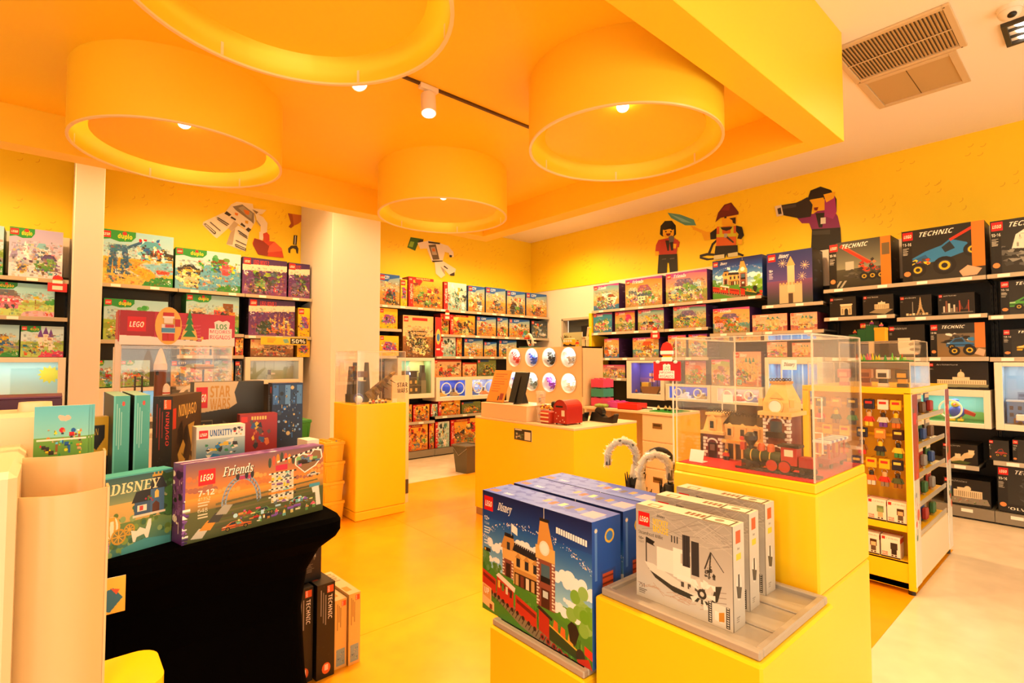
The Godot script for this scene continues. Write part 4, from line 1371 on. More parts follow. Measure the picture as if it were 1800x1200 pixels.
# the black-and-white carton with a paddle steamer
func steamer_art():
	rng.seed = 17
	grad(0, 1.0, k("a8a29a"), k("dcd6cc"))
	for i in 60:
		var a := rng.randf()
		ln(a, rng.randf() * 0.3, a + 0.25, rng.randf() * 0.34 - 0.04, 0.006, [k("b8b2a8"), k("98928a"), k("c4beb4")][i % 3])
	for i in 24:
		var a := rng.randf() * 0.7
		ln(a, 0.8 + rng.randf() * 0.1, a + 0.12, 0.81 + rng.randf() * 0.1, 0.006, k("c8a890"))
	for i in 3:
		ln(0.82, 0.68 + 0.05 * i, 0.94, 0.65 + 0.05 * i, 0.008, k("a09488"))
	pg([0.14, 0.66, 0.8, 0.78, 0.84, 0.62, 0.9, 0.6, 0.86, 0.76, 0.74, 0.84, 0.42, 0.82, 0.22, 0.74], k("33332c"))
	pg([0.1, 0.6, 0.2, 0.6, 0.5, 0.7, 0.8, 0.72, 0.78, 0.8, 0.4, 0.76, 0.16, 0.68], k("e4dfd4"))
	rc(0.24, 0.4, 0.3, 0.24, k("efeae0"))
	rc(0.42, 0.36, 0.18, 0.3, k("f4f0e6"))
	rc(0.5, 0.4, 0.1, 0.1, k("c8c2b6"))
	rc(0.52, 0.42, 0.045, 0.07, k("3a3834"))
	rc(0.46, 0.62, 0.38, 0.05, k("f6f2ea"))
	rc(0.5, 0.67, 0.3, 0.09, k("e0dad0"))
	for i in 4:
		rc(0.5 + 0.07 * i, 0.685, 0.03, 0.05, k("4a4844"))
	rc(0.52, 0.2, 0.075, 0.32, k("24242a"))
	rc(0.61, 0.24, 0.075, 0.34, k("2c2c30"))
	for i in 3:
		rc(0.525 + 0.025 * i, 0.2, 0.008, 0.3, k("3a3a40"))
		rc(0.4 + 0.03 * i, 0.24, 0.012, 0.07, k("2a2a2a"))
	ln(0.12, 0.34, 0.12, 0.6, 0.012, k("2a2a2a"))
	pg([0.12, 0.33, 0.22, 0.36, 0.2, 0.39, 0.22, 0.41, 0.12, 0.39], k("1c1c1c"))
	ln(0.8, 0.3, 0.74, 0.48, 0.014, k("2a2a28"))
	ln(0.8, 0.3, 0.92, 0.46, 0.008, k("2a2a28"))
	ln(0.8, 0.3, 0.78, 0.56, 0.014, k("2a2a28"))
	mech(0.74, 0.44, 0.1, 0.12, ["2a2a28", "4a4a46"])
	for i in 10:
		var t := TAU * i / 10.0
		var cx := 0.71
		var cy := 0.74
		pg([cx + cos(t - 0.14) * 0.05, cy + sin(t - 0.14) * 0.06, cx + cos(t - 0.2) * 0.13, cy + sin(t - 0.2) * 0.15, cx + cos(t + 0.2) * 0.13, cy + sin(t + 0.2) * 0.15, cx + cos(t + 0.14) * 0.05, cy + sin(t + 0.14) * 0.06], k("f2ede2") if i % 2 == 0 else k("d8d2c6"))
	ci(0.71, 0.74, 0.05, k("2e2c2a"))
	ci(0.71, 0.74, 0.024, k("d8d2c6"))
	rc(0.77, 0.78, 0.2, 0.2, k("22201e"))
	rc(0.805, 0.78, 0.13, 0.2, k("e8e2d6"))
	for i in 9:
		rc(0.778, 0.785 + 0.022 * i, 0.02, 0.012, k("e8e2d6"))
		rc(0.942, 0.785 + 0.022 * i, 0.02, 0.012, k("e8e2d6"))
	pg([0.83, 0.85, 0.9, 0.86, 0.9, 0.95, 0.83, 0.94], k("fbf7ee"))
	pg([0.868, 0.86, 0.92, 0.84, 0.92, 0.93, 0.868, 0.945], k("d8902a"))
	logo(0.03, 0.07, 0.15)
	tx("Disney", 0.24, 0.06, 0.09, 0.035, k("2a2a2a"), 1, 0.3)
	tx("MICKEY", 0.2, 0.11, 0.17, 0.07, k("f0c81e"))
	tx("MOUSE", 0.2, 0.185, 0.17, 0.07, k("f0c81e"))
	tx("Steamboat Willie", 0.03, 0.275, 0.28, 0.04, k("3a3834"), 2)
	tx("10+", 0.03, 0.345, 0.06, 0.03, k("3a3834"))
	tx("21317", 0.03, 0.39, 0.06, 0.022, k("4a4844"), 2)
	tx("751", 0.03, 0.845, 0.065, 0.045, k("3a3834"), 2)
	small_print(0.03, 0.905, 0.1, 3, k("7a746a"), 0.01)

# the sunset race-track carton
func race_art():
	rng.seed = 352
	grad(0, 0.45, k("7a5a6a"), k("f0902e"))
	grad(0.45, 0.62, k("f0a03a"), k("8a7038"))
	grad(0.62, 1.0, k("5a6030"), k("4a5228"))
	for i in 16:
		cloud(rng.randf(), rng.randf_range(0.1, 0.45), 0.07, [k("c8763c"), k("a86850"), k("e0a050")][i % 3])
	for i in 6:
		pg([0.2, 0.56 + i * 0.06, 0.95, 0.5 + i * 0.075, 0.95, 0.52 + i * 0.075, 0.2, 0.59 + i * 0.06], k("6a6238") if i % 2 == 0 else k("4e4c2c"))
	for j in 2:
		for i in 22:
			var t := PI * i / 21.0
			var r := 0.13 - 0.022 * j
			if i < 21:
				var t2 := PI * (i + 1) / 21.0
				ln(0.37 - cos(t) * r, 0.62 - sin(t) * (0.36 - 0.04 * j), 0.37 - cos(t2) * r, 0.62 - sin(t2) * (0.36 - 0.04 * j), 0.022, k("8aa0b8"))
	for i in 18:
		var t := PI * i / 17.0
		ln(0.37 - cos(t) * 0.13, 0.62 - sin(t) * 0.36, 0.37 - cos(t + 0.1) * 0.108, 0.62 - sin(t + 0.1) * 0.32, 0.012, k("5a6a80"))
	rc(0.35, 0.26, 0.08, 0.05, k("b03a6a"))
	for x in [0.34, 0.4, 0.44]:
		el(x, 0.26, 0.012, 0.05, k("22262c"))
	rc(0.58, 0.3, 0.17, 0.42, k("d8ccb0"))
	for j in 4:
		rc(0.56, 0.3 + 0.11 * j, 0.21, 0.02, k("2a2a2a"))
		for i in 6:
			rc(0.56 + 0.035 * i, 0.3 + 0.11 * j, 0.0175, 0.02, k("f0ece0"))
		bits(0.58, 0.33 + 0.11 * j, 0.17, 0.08, 14, ["7ecbc0", "5a6a70", "f0c030", "e8e0d0", "8a5a9a"], 0.02, 0.06)
	rc(0.56, 0.57, 0.21, 0.03, k("e08a2a"))
	rc(0.61, 0.2, 0.09, 0.08, k("c82a4a"))
	for i in 7:
		el(0.655 + (i - 3) * 0.03, 0.15 - 0.02 * (3 - absi(i - 3)), 0.012, 0.07, [k("3a4a3a"), k("e05a3a"), k("f0902a")][i % 3])
	for i in 18:
		pg([0.62 + 0.02 * i, 0.14 - 0.007 * i, 0.64 + 0.02 * i, 0.133 - 0.007 * i, 0.64 + 0.02 * i, 0.16 - 0.007 * i, 0.62 + 0.02 * i, 0.167 - 0.007 * i], k("f4f0e8") if i % 2 == 0 else k("1c1c1c"))
	pg([0.84, 0.38, 0.76, 0.24, 0.76, 0.14, 0.82, 0.08, 0.88, 0.12, 0.92, 0.04, 0.98, 0.06, 0.99, 0.18, 0.93, 0.3], k("f4f0e8"))
	pg([0.84, 0.36, 0.77, 0.24, 0.77, 0.15, 0.82, 0.1, 0.88, 0.14, 0.92, 0.06, 0.97, 0.08, 0.98, 0.18, 0.92, 0.29], k("8a6a4a"))
	bits(0.78, 0.12, 0.19, 0.14, 16, ["3a2a20", "e0b080", "7ab06a", "c85a7a", "5a7aa0"], 0.04, 0.08)
	vehicle(0.24, 0.84, 0.2, 0.12, k("e0702a"))
	vehicle(0.44, 0.74, 0.18, 0.12, k("5a8a4a"))
	vehicle(0.72, 0.7, 0.15, 0.11, k("7ecbc0"))
	vehicle(0.86, 0.38, 0.11, 0.07, k("e8e0d0"))
	for i in 4:
		pg([0.05 + 0.05 * i, 0.95 - 0.08 * i, 0.1 + 0.05 * i, 0.84 - 0.08 * i, 0.16 + 0.05 * i, 0.86 - 0.08 * i, 0.12 + 0.05 * i, 0.97 - 0.08 * i], [k("c8c4b8"), k("e0902a"), k("3a3a36"), k("a8a498")][i])
	pg([0.9, 0.62, 0.96, 0.6, 0.98, 0.9, 0.94, 0.9, 0.93, 0.7, 0.91, 0.7], k("e8e4d8"))
	rc(0.88, 0.56, 0.09, 0.05, k("4a9ab0"))
	for i in 8:
		folk(0.5 + 0.06 * i, 0.94 - 0.02 * (i % 3), 0.1, pick(PASTEL), pick(PASTEL))
	bits(0.28, 0.72, 0.66, 0.22, 50, WARM + PASTEL, 0.02, 0.06)
	rc(0, 0, 0.015, 1, k("6a3a9a"))
	bits(0, 0.4, 0.03, 0.6, 24, ["6a3a9a", "8a5ab8", "3a1e5a", "ffffff"], 0.02, 0.06)
	logo(0.09, 0.1, 0.2)
	tx("Friends", 0.245, 0.11, 0.2, 0.13, k("2a2a2a"), 1, 0.2)
	tx("Friends", 0.24, 0.1, 0.2, 0.13, k("f8f4ec"), 1, 0.2)
	tx("7-12", 0.09, 0.36, 0.1, 0.075, k("f4ecdc"))
	tx("41352", 0.09, 0.45, 0.075, 0.045, k("e8dcc0"), 2)
	small_print(0.09, 0.51, 0.09, 2, k("d8ccb0"), 0.018)
	tx("648", 0.09, 0.59, 0.06, 0.05, k("e8dcc0"), 2)
	small_print(0.09, 0.66, 0.07, 2, k("d8ccb0"), 0.018)

# the teal-edged carton with a blue cottage and a round carriage
func cottage_art():
	rng.seed = 41
	grad(0, 0.35, k("2a5a66"), k("8a9a70"))
	grad(0.35, 0.6, k("d8b468"), k("c8a860"))
	grad(0.6, 1.0, k("6a8a4a"), k("3a7a80"))
	for i in 60:
		ci(rng.randf(), rng.randf_range(0.4, 1.0), rng.randf_range(0.02, 0.05), [k("5a7a34"), k("7a9a4a"), k("3a6a4a"), k("8aa86a")][i % 4])
	for i in 40:
		ci(rng.randf_range(0.8, 1.0), rng.randf_range(0.05, 0.6), 0.05, [k("2a4a28"), k("3a6a34")][i % 2])
	rc(0.46, 0.36, 0.4, 0.2, k("3a5a80"))
	pg([0.42, 0.38, 0.48, 0.24, 0.7, 0.22, 0.7, 0.38], k("20242a"))
	rc(0.68, 0.22, 0.2, 0.34, k("446a94"))
	pg([0.65, 0.24, 0.72, 0.07, 0.84, 0.07, 0.92, 0.24], k("262a30"))
	rc(0.7, 0.05, 0.14, 0.03, k("c8a040"))
	for i in 3:
		rc(0.72 + 0.055 * i, 0.02, 0.02, 0.04, k("c8a040"))
	pg([0.74, 0.36, 0.74, 0.28, 0.77, 0.25, 0.8, 0.28, 0.8, 0.36], k("e8c460"))
	pg([0.71, 0.57, 0.71, 0.44, 0.76, 0.4, 0.81, 0.44, 0.81, 0.57], k("5a3018"))
	rc(0.5, 0.42, 0.13, 0.08, k("f0e8d8"))
	rc(0.53, 0.43, 0.05, 0.06, k("c84a4a"))
	rc(0.44, 0.54, 0.46, 0.03, k("e4d8c0"))
	for i in 10:
		ci(0.6 + rng.randf() * 0.14, 0.32 + rng.randf() * 0.1, 0.014, [k("a82a4a"), k("3a7a34")][i % 2])
	el(0.17, 0.63, 0.11, 0.14, k("e8dcc0"))
	for i in 4:
		el(0.17, 0.63, 0.11 - 0.028 * i, 0.14, k("d0a848") if i % 2 == 0 else k("f4ead0"))
	rc(0.13, 0.5, 0.08, 0.05, k("d8a83a"))
	for c in [[0.26, 0.76, 0.1], [0.4, 0.7, 0.075], [0.1, 0.8, 0.06]]:
		ci(c[0], c[1], c[2], k("c89a2e"))
		ci(c[0], c[1], c[2] * 0.76, k("7a7a4a"))
		for i in 8:
			ln(c[0], c[1], c[0] + cos(TAU * i / 8) * c[2] * 0.8 * PH / PW, c[1] + sin(TAU * i / 8) * c[2] * 0.8, 0.012, k("d8aa3a"))
	pg([0.42, 0.72, 0.5, 0.74, 0.54, 0.7, 0.62, 0.74, 0.66, 0.62, 0.7, 0.62, 0.7, 0.7, 0.66, 0.86, 0.63, 0.86, 0.6, 0.8, 0.5, 0.82, 0.48, 0.88, 0.45, 0.87], k("f2ecde"))
	folk(0.1, 0.93, 0.2, k("9a6ab0"), k("b088c0"))
	pg([0.3, 0.92, 0.6, 0.86, 0.98, 0.9, 0.98, 1, 0.3, 1], k("4a9aa0"))
	rc(0, 0, 1, 0.02, k("4ab0b8"))
	tx("DISNEY", 0.14, 0.1, 0.66, 0.13, k("f6e6b4"), 1, 0.12)

func spine(c: String, title := "", tc := "ffffff", mark := true, foot := ""):
	# the narrow face of a carton that stands on end
	grad(0, 1, k(c), k(c).lightened(0.03))
	for i in 12:
		rc(rng.randf() * 0.9, rng.randf(), 0.05, 0.01, k(c).lightened(0.12))
	if mark:
		rc(0.55, 0.03, 0.36, 0.36 * PW / PH, k("e8541e"))
		tx("LEGO", 0.6, 0.035, 0.0, 0.3 * PW / PH, k("fff0e0"), 0, 0.0, 1)
	if title:
		tx(title, 0.62, 0.04 + 0.42 * PW / PH, 0.22, 0.26, k(tc), 0, 0.0, 1)
	for i in 3:
		rc(0.2 + 0.13 * i, 0.06 + 0.03 * i, 0.05, rng.randf_range(0.2, 0.4), k(tc).lerp(k(c), 0.4))
	if foot == "pill":
		el(0.55, 0.9, 0.24, 0.06, k("e8662a"))
		rc(0.45, 0.86, 0.2, 0.06, k("f4d8c0"))
	elif foot:
		rc(0.15, 0.72, 0.7, 0.24, k("8aa0a0"))
		bits(0.18, 0.73, 0.62, 0.2, 40, COOL + WARM, 0.01, 0.035)

# ------------------------------------------------------------------ the place
const WALL_Z := -7.56
const WALL_X := 7.1
const CEIL := 3.87

func wp(w: int, u: float, y: float, out := 0.0) -> Vector3:
	return Vector3(u, y, -7.05 + out) if w == 0 else Vector3(6.56 - out, y, u)

func wt(w: int) -> float:
	return 0.0 if w == 0 else -PI / 2

func _ready():
	camera_and_air()
	ceiling_lights()
	make_mats()
	shell()
	canopy()
	shelving()
	shelf_cartons()
	shelf_signs()
	lit_windows()
	murals()
	counter_area()
	brick_wall()
	desk()
	pedestals()
	train_case()
	key_stand()
	plinth_display()
	rocket_display()
	black_table()
	leaflet_rack()
	small_things()
	ceiling_things()
	close_pages()

func camera_and_air():
	var cam := Camera3D.new()
	cam.name = "camera"
	cam.fov = rad_to_deg(2.0 * atan(600.0 / 915.0))
	cam.near = 0.05
	cam.far = 60.0
	cam.position = Vector3(0, 1.5, 0)
	cam.rotation = Vector3(deg_to_rad(2.2), deg_to_rad(-41.1), 0)
	add_child(cam)
	cam.current = true
	var we := WorldEnvironment.new()
	we.name = "air"
	var e := Environment.new()
	e.background_mode = Environment.BG_COLOR
	e.background_color = Color(1.0, 0.93, 0.82)
	e.background_energy_multiplier = 3.1  # bright even background, lights the room through the unseen openings
	e.tonemap_mode = Environment.TONE_MAPPER_LINEAR
	e.tonemap_exposure = 0.81
	e.sdfgi_enabled = true
	e.ssao_enabled = true
	e.ssil_enabled = true
	we.environment = e
	add_child(we)

const LAMP := Color(1.0, 0.80, 0.54)

func spot(parent, at: Vector3, to: Vector3, energy: float, cone: float, size := 0.06, c := LAMP):
	var l := SpotLight3D.new()
	l.name = "lamp_light"
	parent.add_child(l, true)
	l.position = at
	l.look_at_from_position(parent.position + at, to, Vector3(0, 0, 1) if absf((to - parent.position - at).normalized().y) > 0.9 else Vector3.UP)
	l.light_color = c
	l.light_energy = energy
	l.spot_range = 20.0
	l.spot_attenuation = 2.0
	l.spot_angle = cone
	l.spot_angle_attenuation = 0.6
	l.light_size = size
	l.shadow_enabled = true

func area(parent, at: Vector3, size: Vector2, energy: float, c := LAMP, down := true):
	var l := AreaLight3D.new()
	l.name = "panel_light"
	parent.add_child(l, true)
	l.position = at
	l.area_size = size
	if down:
		l.rotation.x = -PI / 2
	l.light_color = c
	l.light_energy = energy
	l.area_range = 20.0
	l.shadow_enabled = true

func ceiling_lights():
	# recessed three-lamp fittings: one in view over the aisle, the rest unseen, placed to light walls and front
	var fit := mt("fitting_grey", "3a362f", 0.5)
	var lens := glow("lens_glow", "fff3df", 6.0)
	var spots := [
		[Vector3(5.12, CEIL, -0.25), 4.0, "three-lamp ceiling fitting over the right aisle beside the dome camera"],
		[Vector3(5.5, CEIL, -2.5), 6.0, "unseen three-lamp ceiling fitting behind the canopy edge, lights the right wall shelves"],
		[Vector3(5.5, CEIL, -4.6), 6.0, "unseen three-lamp ceiling fitting near the corner, lights the right aisle"],
		[Vector3(1.2, CEIL, -6.2), 5.0, "unseen three-lamp ceiling fitting behind the canopy, lights the toddler shelves"],
		[Vector3(2.1, CEIL, -5.75), 2.5, "unseen three-lamp ceiling fitting behind the canopy, lights the wide column"],
		[Vector3(4.5, CEIL, -6.2), 6.0, "unseen three-lamp ceiling fitting behind the canopy, lights the back aisle"],
		[Vector3(6.0, CEIL, -6.0), 6.0, "unseen three-lamp ceiling fitting behind the canopy, lights the far corner"],
		[Vector3(3.0, CEIL, 0.5), 4.0, "unseen three-lamp ceiling fitting behind the viewer, lights the right foreground"],
		[Vector3(-0.25, CEIL, -0.55), 6.0, "unseen three-lamp ceiling fitting above the viewer, lights the front pedestals"],
		[Vector3(-0.9, CEIL, -6.2), 7.0, "unseen three-lamp ceiling fitting beyond the left edge, lights the toddler shelves"],
		[Vector3(4.9, CEIL, 1.6), 3.0, "unseen three-lamp ceiling fitting far behind the viewer, lights the floor there"]]
	for f in spots:
		var t := thing("ceiling_fitting", f[2], "light", f[0], 0.0, "recessed ceiling fittings")
		var s := st()
		for z in [-0.17, 0.17]:
			box(s, Vector3(0, -0.012, z), Vector3(0.36, 0.025, 0.03))
		for x in [-0.165, 0.165]:
			box(s, Vector3(x, -0.012, 0), Vector3(0.03, 0.025, 0.31))
		for x in [-0.055, 0.055]:
			box(s, Vector3(x, -0.01, 0), Vector3(0.012, 0.018, 0.31))
		put(s, "trim_ring", fit, t)
		for i in 3:
			var s2 := st()
			X = Transform3D(Basis().scaled(Vector3(1, 1, 2.6)), Vector3((i - 1) * 0.108, -0.012, 0))
			lathe(s2, [Vector2(0.0, -0.004), Vector2(0.045, -0.002), Vector2(0.047, 0.008)], Vector3.ZERO, 20)
			put(s2, "lamp_lens", lens, t)
		spot(t, Vector3(0, -0.06, 0), f[0] + Vector3(0, -3, 0), f[1], 78.0, 0.14)

func make_mats():
	mt("paint_white", "efe6d8", 0.6)
	mt("ceiling_white", "fcf0dd", 0.85)
	mt("yellow_paint", "ffd91a", 0.55)
	mt("canopy_yellow", "ffd428", 0.5)
	mt("gloss_yellow", "ffd01c", 0.22)
	mt("floor_yellow", "f2a60e", 0.28)
	mt("floor_beige", "e9d8c0", 0.22)
	mt("shelf_black", "1a1815", 0.55)
	mt("shelf_grey", "8e877a", 0.35, 0.3)
	mt("strip_grey", "b8ae9c", 0.3, 0.2)
	mt("tag_white", "f6f0e6", 0.5)
	mt("frame_white", "ece2d0", 0.4)
	mt("black_cloth", "040303", 0.95).metallic_specular = 0.1
	mt("black_plastic", "121110", 0.3)
	mt("steel", "b8b4ac", 0.25, 1.0)
	mt("tray_grey", "b4aca2", 0.35, 0.25)
	clear("acrylic", "ffffff", 0.012)
	clear("glass", "ffffff", 0.012)

func slab(n: String, m: Material, c: Vector3, z: Vector3) -> MeshInstance3D:
	var s := st()
	box(s, c, z)
	var o := put(s, n, m)
	o.set_meta("kind", "structure")
	return o

func shell():
	var fb: StandardMaterial3D = mats.floor_beige
	var nz := FastNoiseLite.new()
	nz.seed = 5
	nz.frequency = 0.02
	nz.fractal_octaves = 3
	var nt := NoiseTexture2D.new()
	nt.noise = nz
	nt.width = 256
	nt.height = 256
	nt.seamless = true
	var ramp := Gradient.new()
	ramp.set_color(0, Color(0.93, 0.93, 0.92))
	ramp.set_color(1, Color(1, 1, 1))
	nt.color_ramp = ramp
	for m in [fb, mats.floor_yellow]:
		m.albedo_texture = nt
		m.uv1_triplanar = true
		m.uv1_world_triplanar = true
		m.uv1_scale = Vector3(0.7, 0.7, 0.7)
	# beige floor round the yellow field; the yellow sheets lie flush in it
	var f := structure("floor")
	for a in [[-4.0, WALL_X, WALL_Z, -5.71], [-4.0, WALL_X, -0.86, 4.0], [5.42, WALL_X, -5.71, -0.86], [-4.0, -3.0, -5.71, -0.86]]:
		pbox(f, "floor_field", fb, Vector3((a[0] + a[1]) / 2, -0.05, (a[2] + a[3]) / 2), Vector3(a[1] - a[0], 0.1, a[3] - a[2]))
	pbox(f, "underlay", mt("underlay", "7a5a20", 0.8), Vector3(1.21, -0.056, -3.285), Vector3(8.42, 0.1, 4.85))
	var xs := [-3.0, -1.22, 0.62, 2.46, 4.3, 5.42]
	var zs := [-5.71, -4.36, -2.74, -0.86]
	for i in 5:
		for j in 3:
			pbox(f, "vinyl_sheet", mats.floor_yellow, Vector3((xs[i] + xs[i + 1]) / 2, -0.02, (zs[j] + zs[j + 1]) / 2), Vector3(xs[i + 1] - xs[i] - 0.002, 0.04, zs[j + 1] - zs[j] - 0.002))
	slab("ceiling", mats.ceiling_white, Vector3(1.5, CEIL + 0.1, -1.8), Vector3(12.0, 0.2, 12.0))
	# walls: white below, a deep yellow band above
	var w := structure("wall_left")
	pbox(w, "white_wall", mats.paint_white, Vector3(1.55, 1.43, WALL_Z - 0.1), Vector3(11.5, 2.86, 0.2))
	pbox(w, "yellow_band", mats.yellow_paint, Vector3(1.55, 3.365, WALL_Z - 0.095), Vector3(11.5, 1.01, 0.21))
	w = structure("wall_right")
	var zl := -7.76
	for a in [[zl, -6.72, 0.0, 2.86], [-6.72, -5.64, 2.3, 2.86], [-5.64, 4.2, 0.0, 2.86]]:
		pbox(w, "white_wall", mats.paint_white, Vector3(WALL_X + 0.1, (a[2] + a[3]) / 2, (a[0] + a[1]) / 2), Vector3(0.2, a[3] - a[2], a[1] - a[0]))
	pbox(w, "yellow_band", mats.yellow_paint, Vector3(WALL_X + 0.095, 3.365, -1.78), Vector3(0.21, 1.01, 11.96))
	# unseen shop front, opened so the bright background lights the room front
	slab("wall_back", mats.paint_white, Vector3(1.5, 3.45, 4.1), Vector3(12.0, 1.1, 0.2))
	slab("wall_back", mats.paint_white, Vector3(-3.6, 1.45, 4.1), Vector3(1.8, 2.9, 0.2))
	slab("wall_back", mats.paint_white, Vector3(6.9, 1.45, 4.1), Vector3(1.2, 2.9, 0.2))
	slab("wall_back", mats.paint_white, Vector3(2.0, 1.45, 4.1), Vector3(0.25, 2.9, 0.2))
	slab("wall_side", mats.paint_white, Vector3(-4.1, 1.95, -4.7), Vector3(0.2, 4.1, 6.2))  # unseen side wall, its front part open to let in the same light
	slab("wall_side", mats.paint_white, Vector3(-4.1, 3.45, 1.1), Vector3(0.2, 1.1, 5.4))
	slab("wall_side", mats.paint_white, Vector3(-4.1, 1.45, 3.9), Vector3(0.2, 2.9, 0.4))
	# the dark doorway in the corner, with a door leaf standing in it
	var d := structure("door_1", Vector3(WALL_X, 0, -6.18))
	pbox(d, "door_leaf", mt("door_dark", "4a5258", 0.4), Vector3(0.15, 1.15, 0.02), Vector3(0.05, 2.28, 1.0))
	pbox(d, "door_panel", mt("door_black", "1c1e20", 0.3), Vector3(0.12, 1.5, 0.12), Vector3(0.02, 1.3, 0.55))
	for z in [-0.52, 0.52]:
		pbox(d, "door_jamb", mt("jamb", "c8bca8", 0.5), Vector3(0.06, 1.14, z), Vector3(0.14, 2.28, 0.04))
	pbox(d, "door_head", mt("jamb", "c8bca8", 0.5), Vector3(0.06, 2.28, 0), Vector3(0.14, 0.04, 1.08))
	pcyl(d, "door_handle", mats.steel, Vector3(0.09, 1.05, 0.42), Vector3(0.09, 1.05, 0.3), 0.012)
	# columns
	w = structure("wall_column", Vector3(0.197, 0, -6.97))
	pbox(w, "shaft", mats.paint_white, Vector3(0, CEIL / 2, 0), Vector3(0.222, CEIL - 0.002, 1.14), 0.004)
	pbox(w, "skirting", mt("skirting", "cfc4b2", 0.5), Vector3(0, 0.05, 0.573), Vector3(0.23, 0.1, 0.012))
	w = structure("wall_column", Vector3(2.905, 0, -6.97))
	pbox(w, "shaft", mats.paint_white, Vector3(0, CEIL / 2, 0), Vector3(0.66, CEIL - 0.002, 1.14), 0.004)
	pbox(w, "skirting", mt("skirting", "cfc4b2", 0.5), Vector3(0, 0.05, 0.573), Vector3(0.67, 0.1, 0.012))
	# tall yellow end panel of the right-hand shelving
	tag(pbox(null, "end_panel", mats.gloss_yellow, Vector3(6.82, 1.145, -5.575), Vector3(0.52, 2.29, 0.06), 0.004), "tall narrow yellow end panel beside the dark corner doorway", "panel")

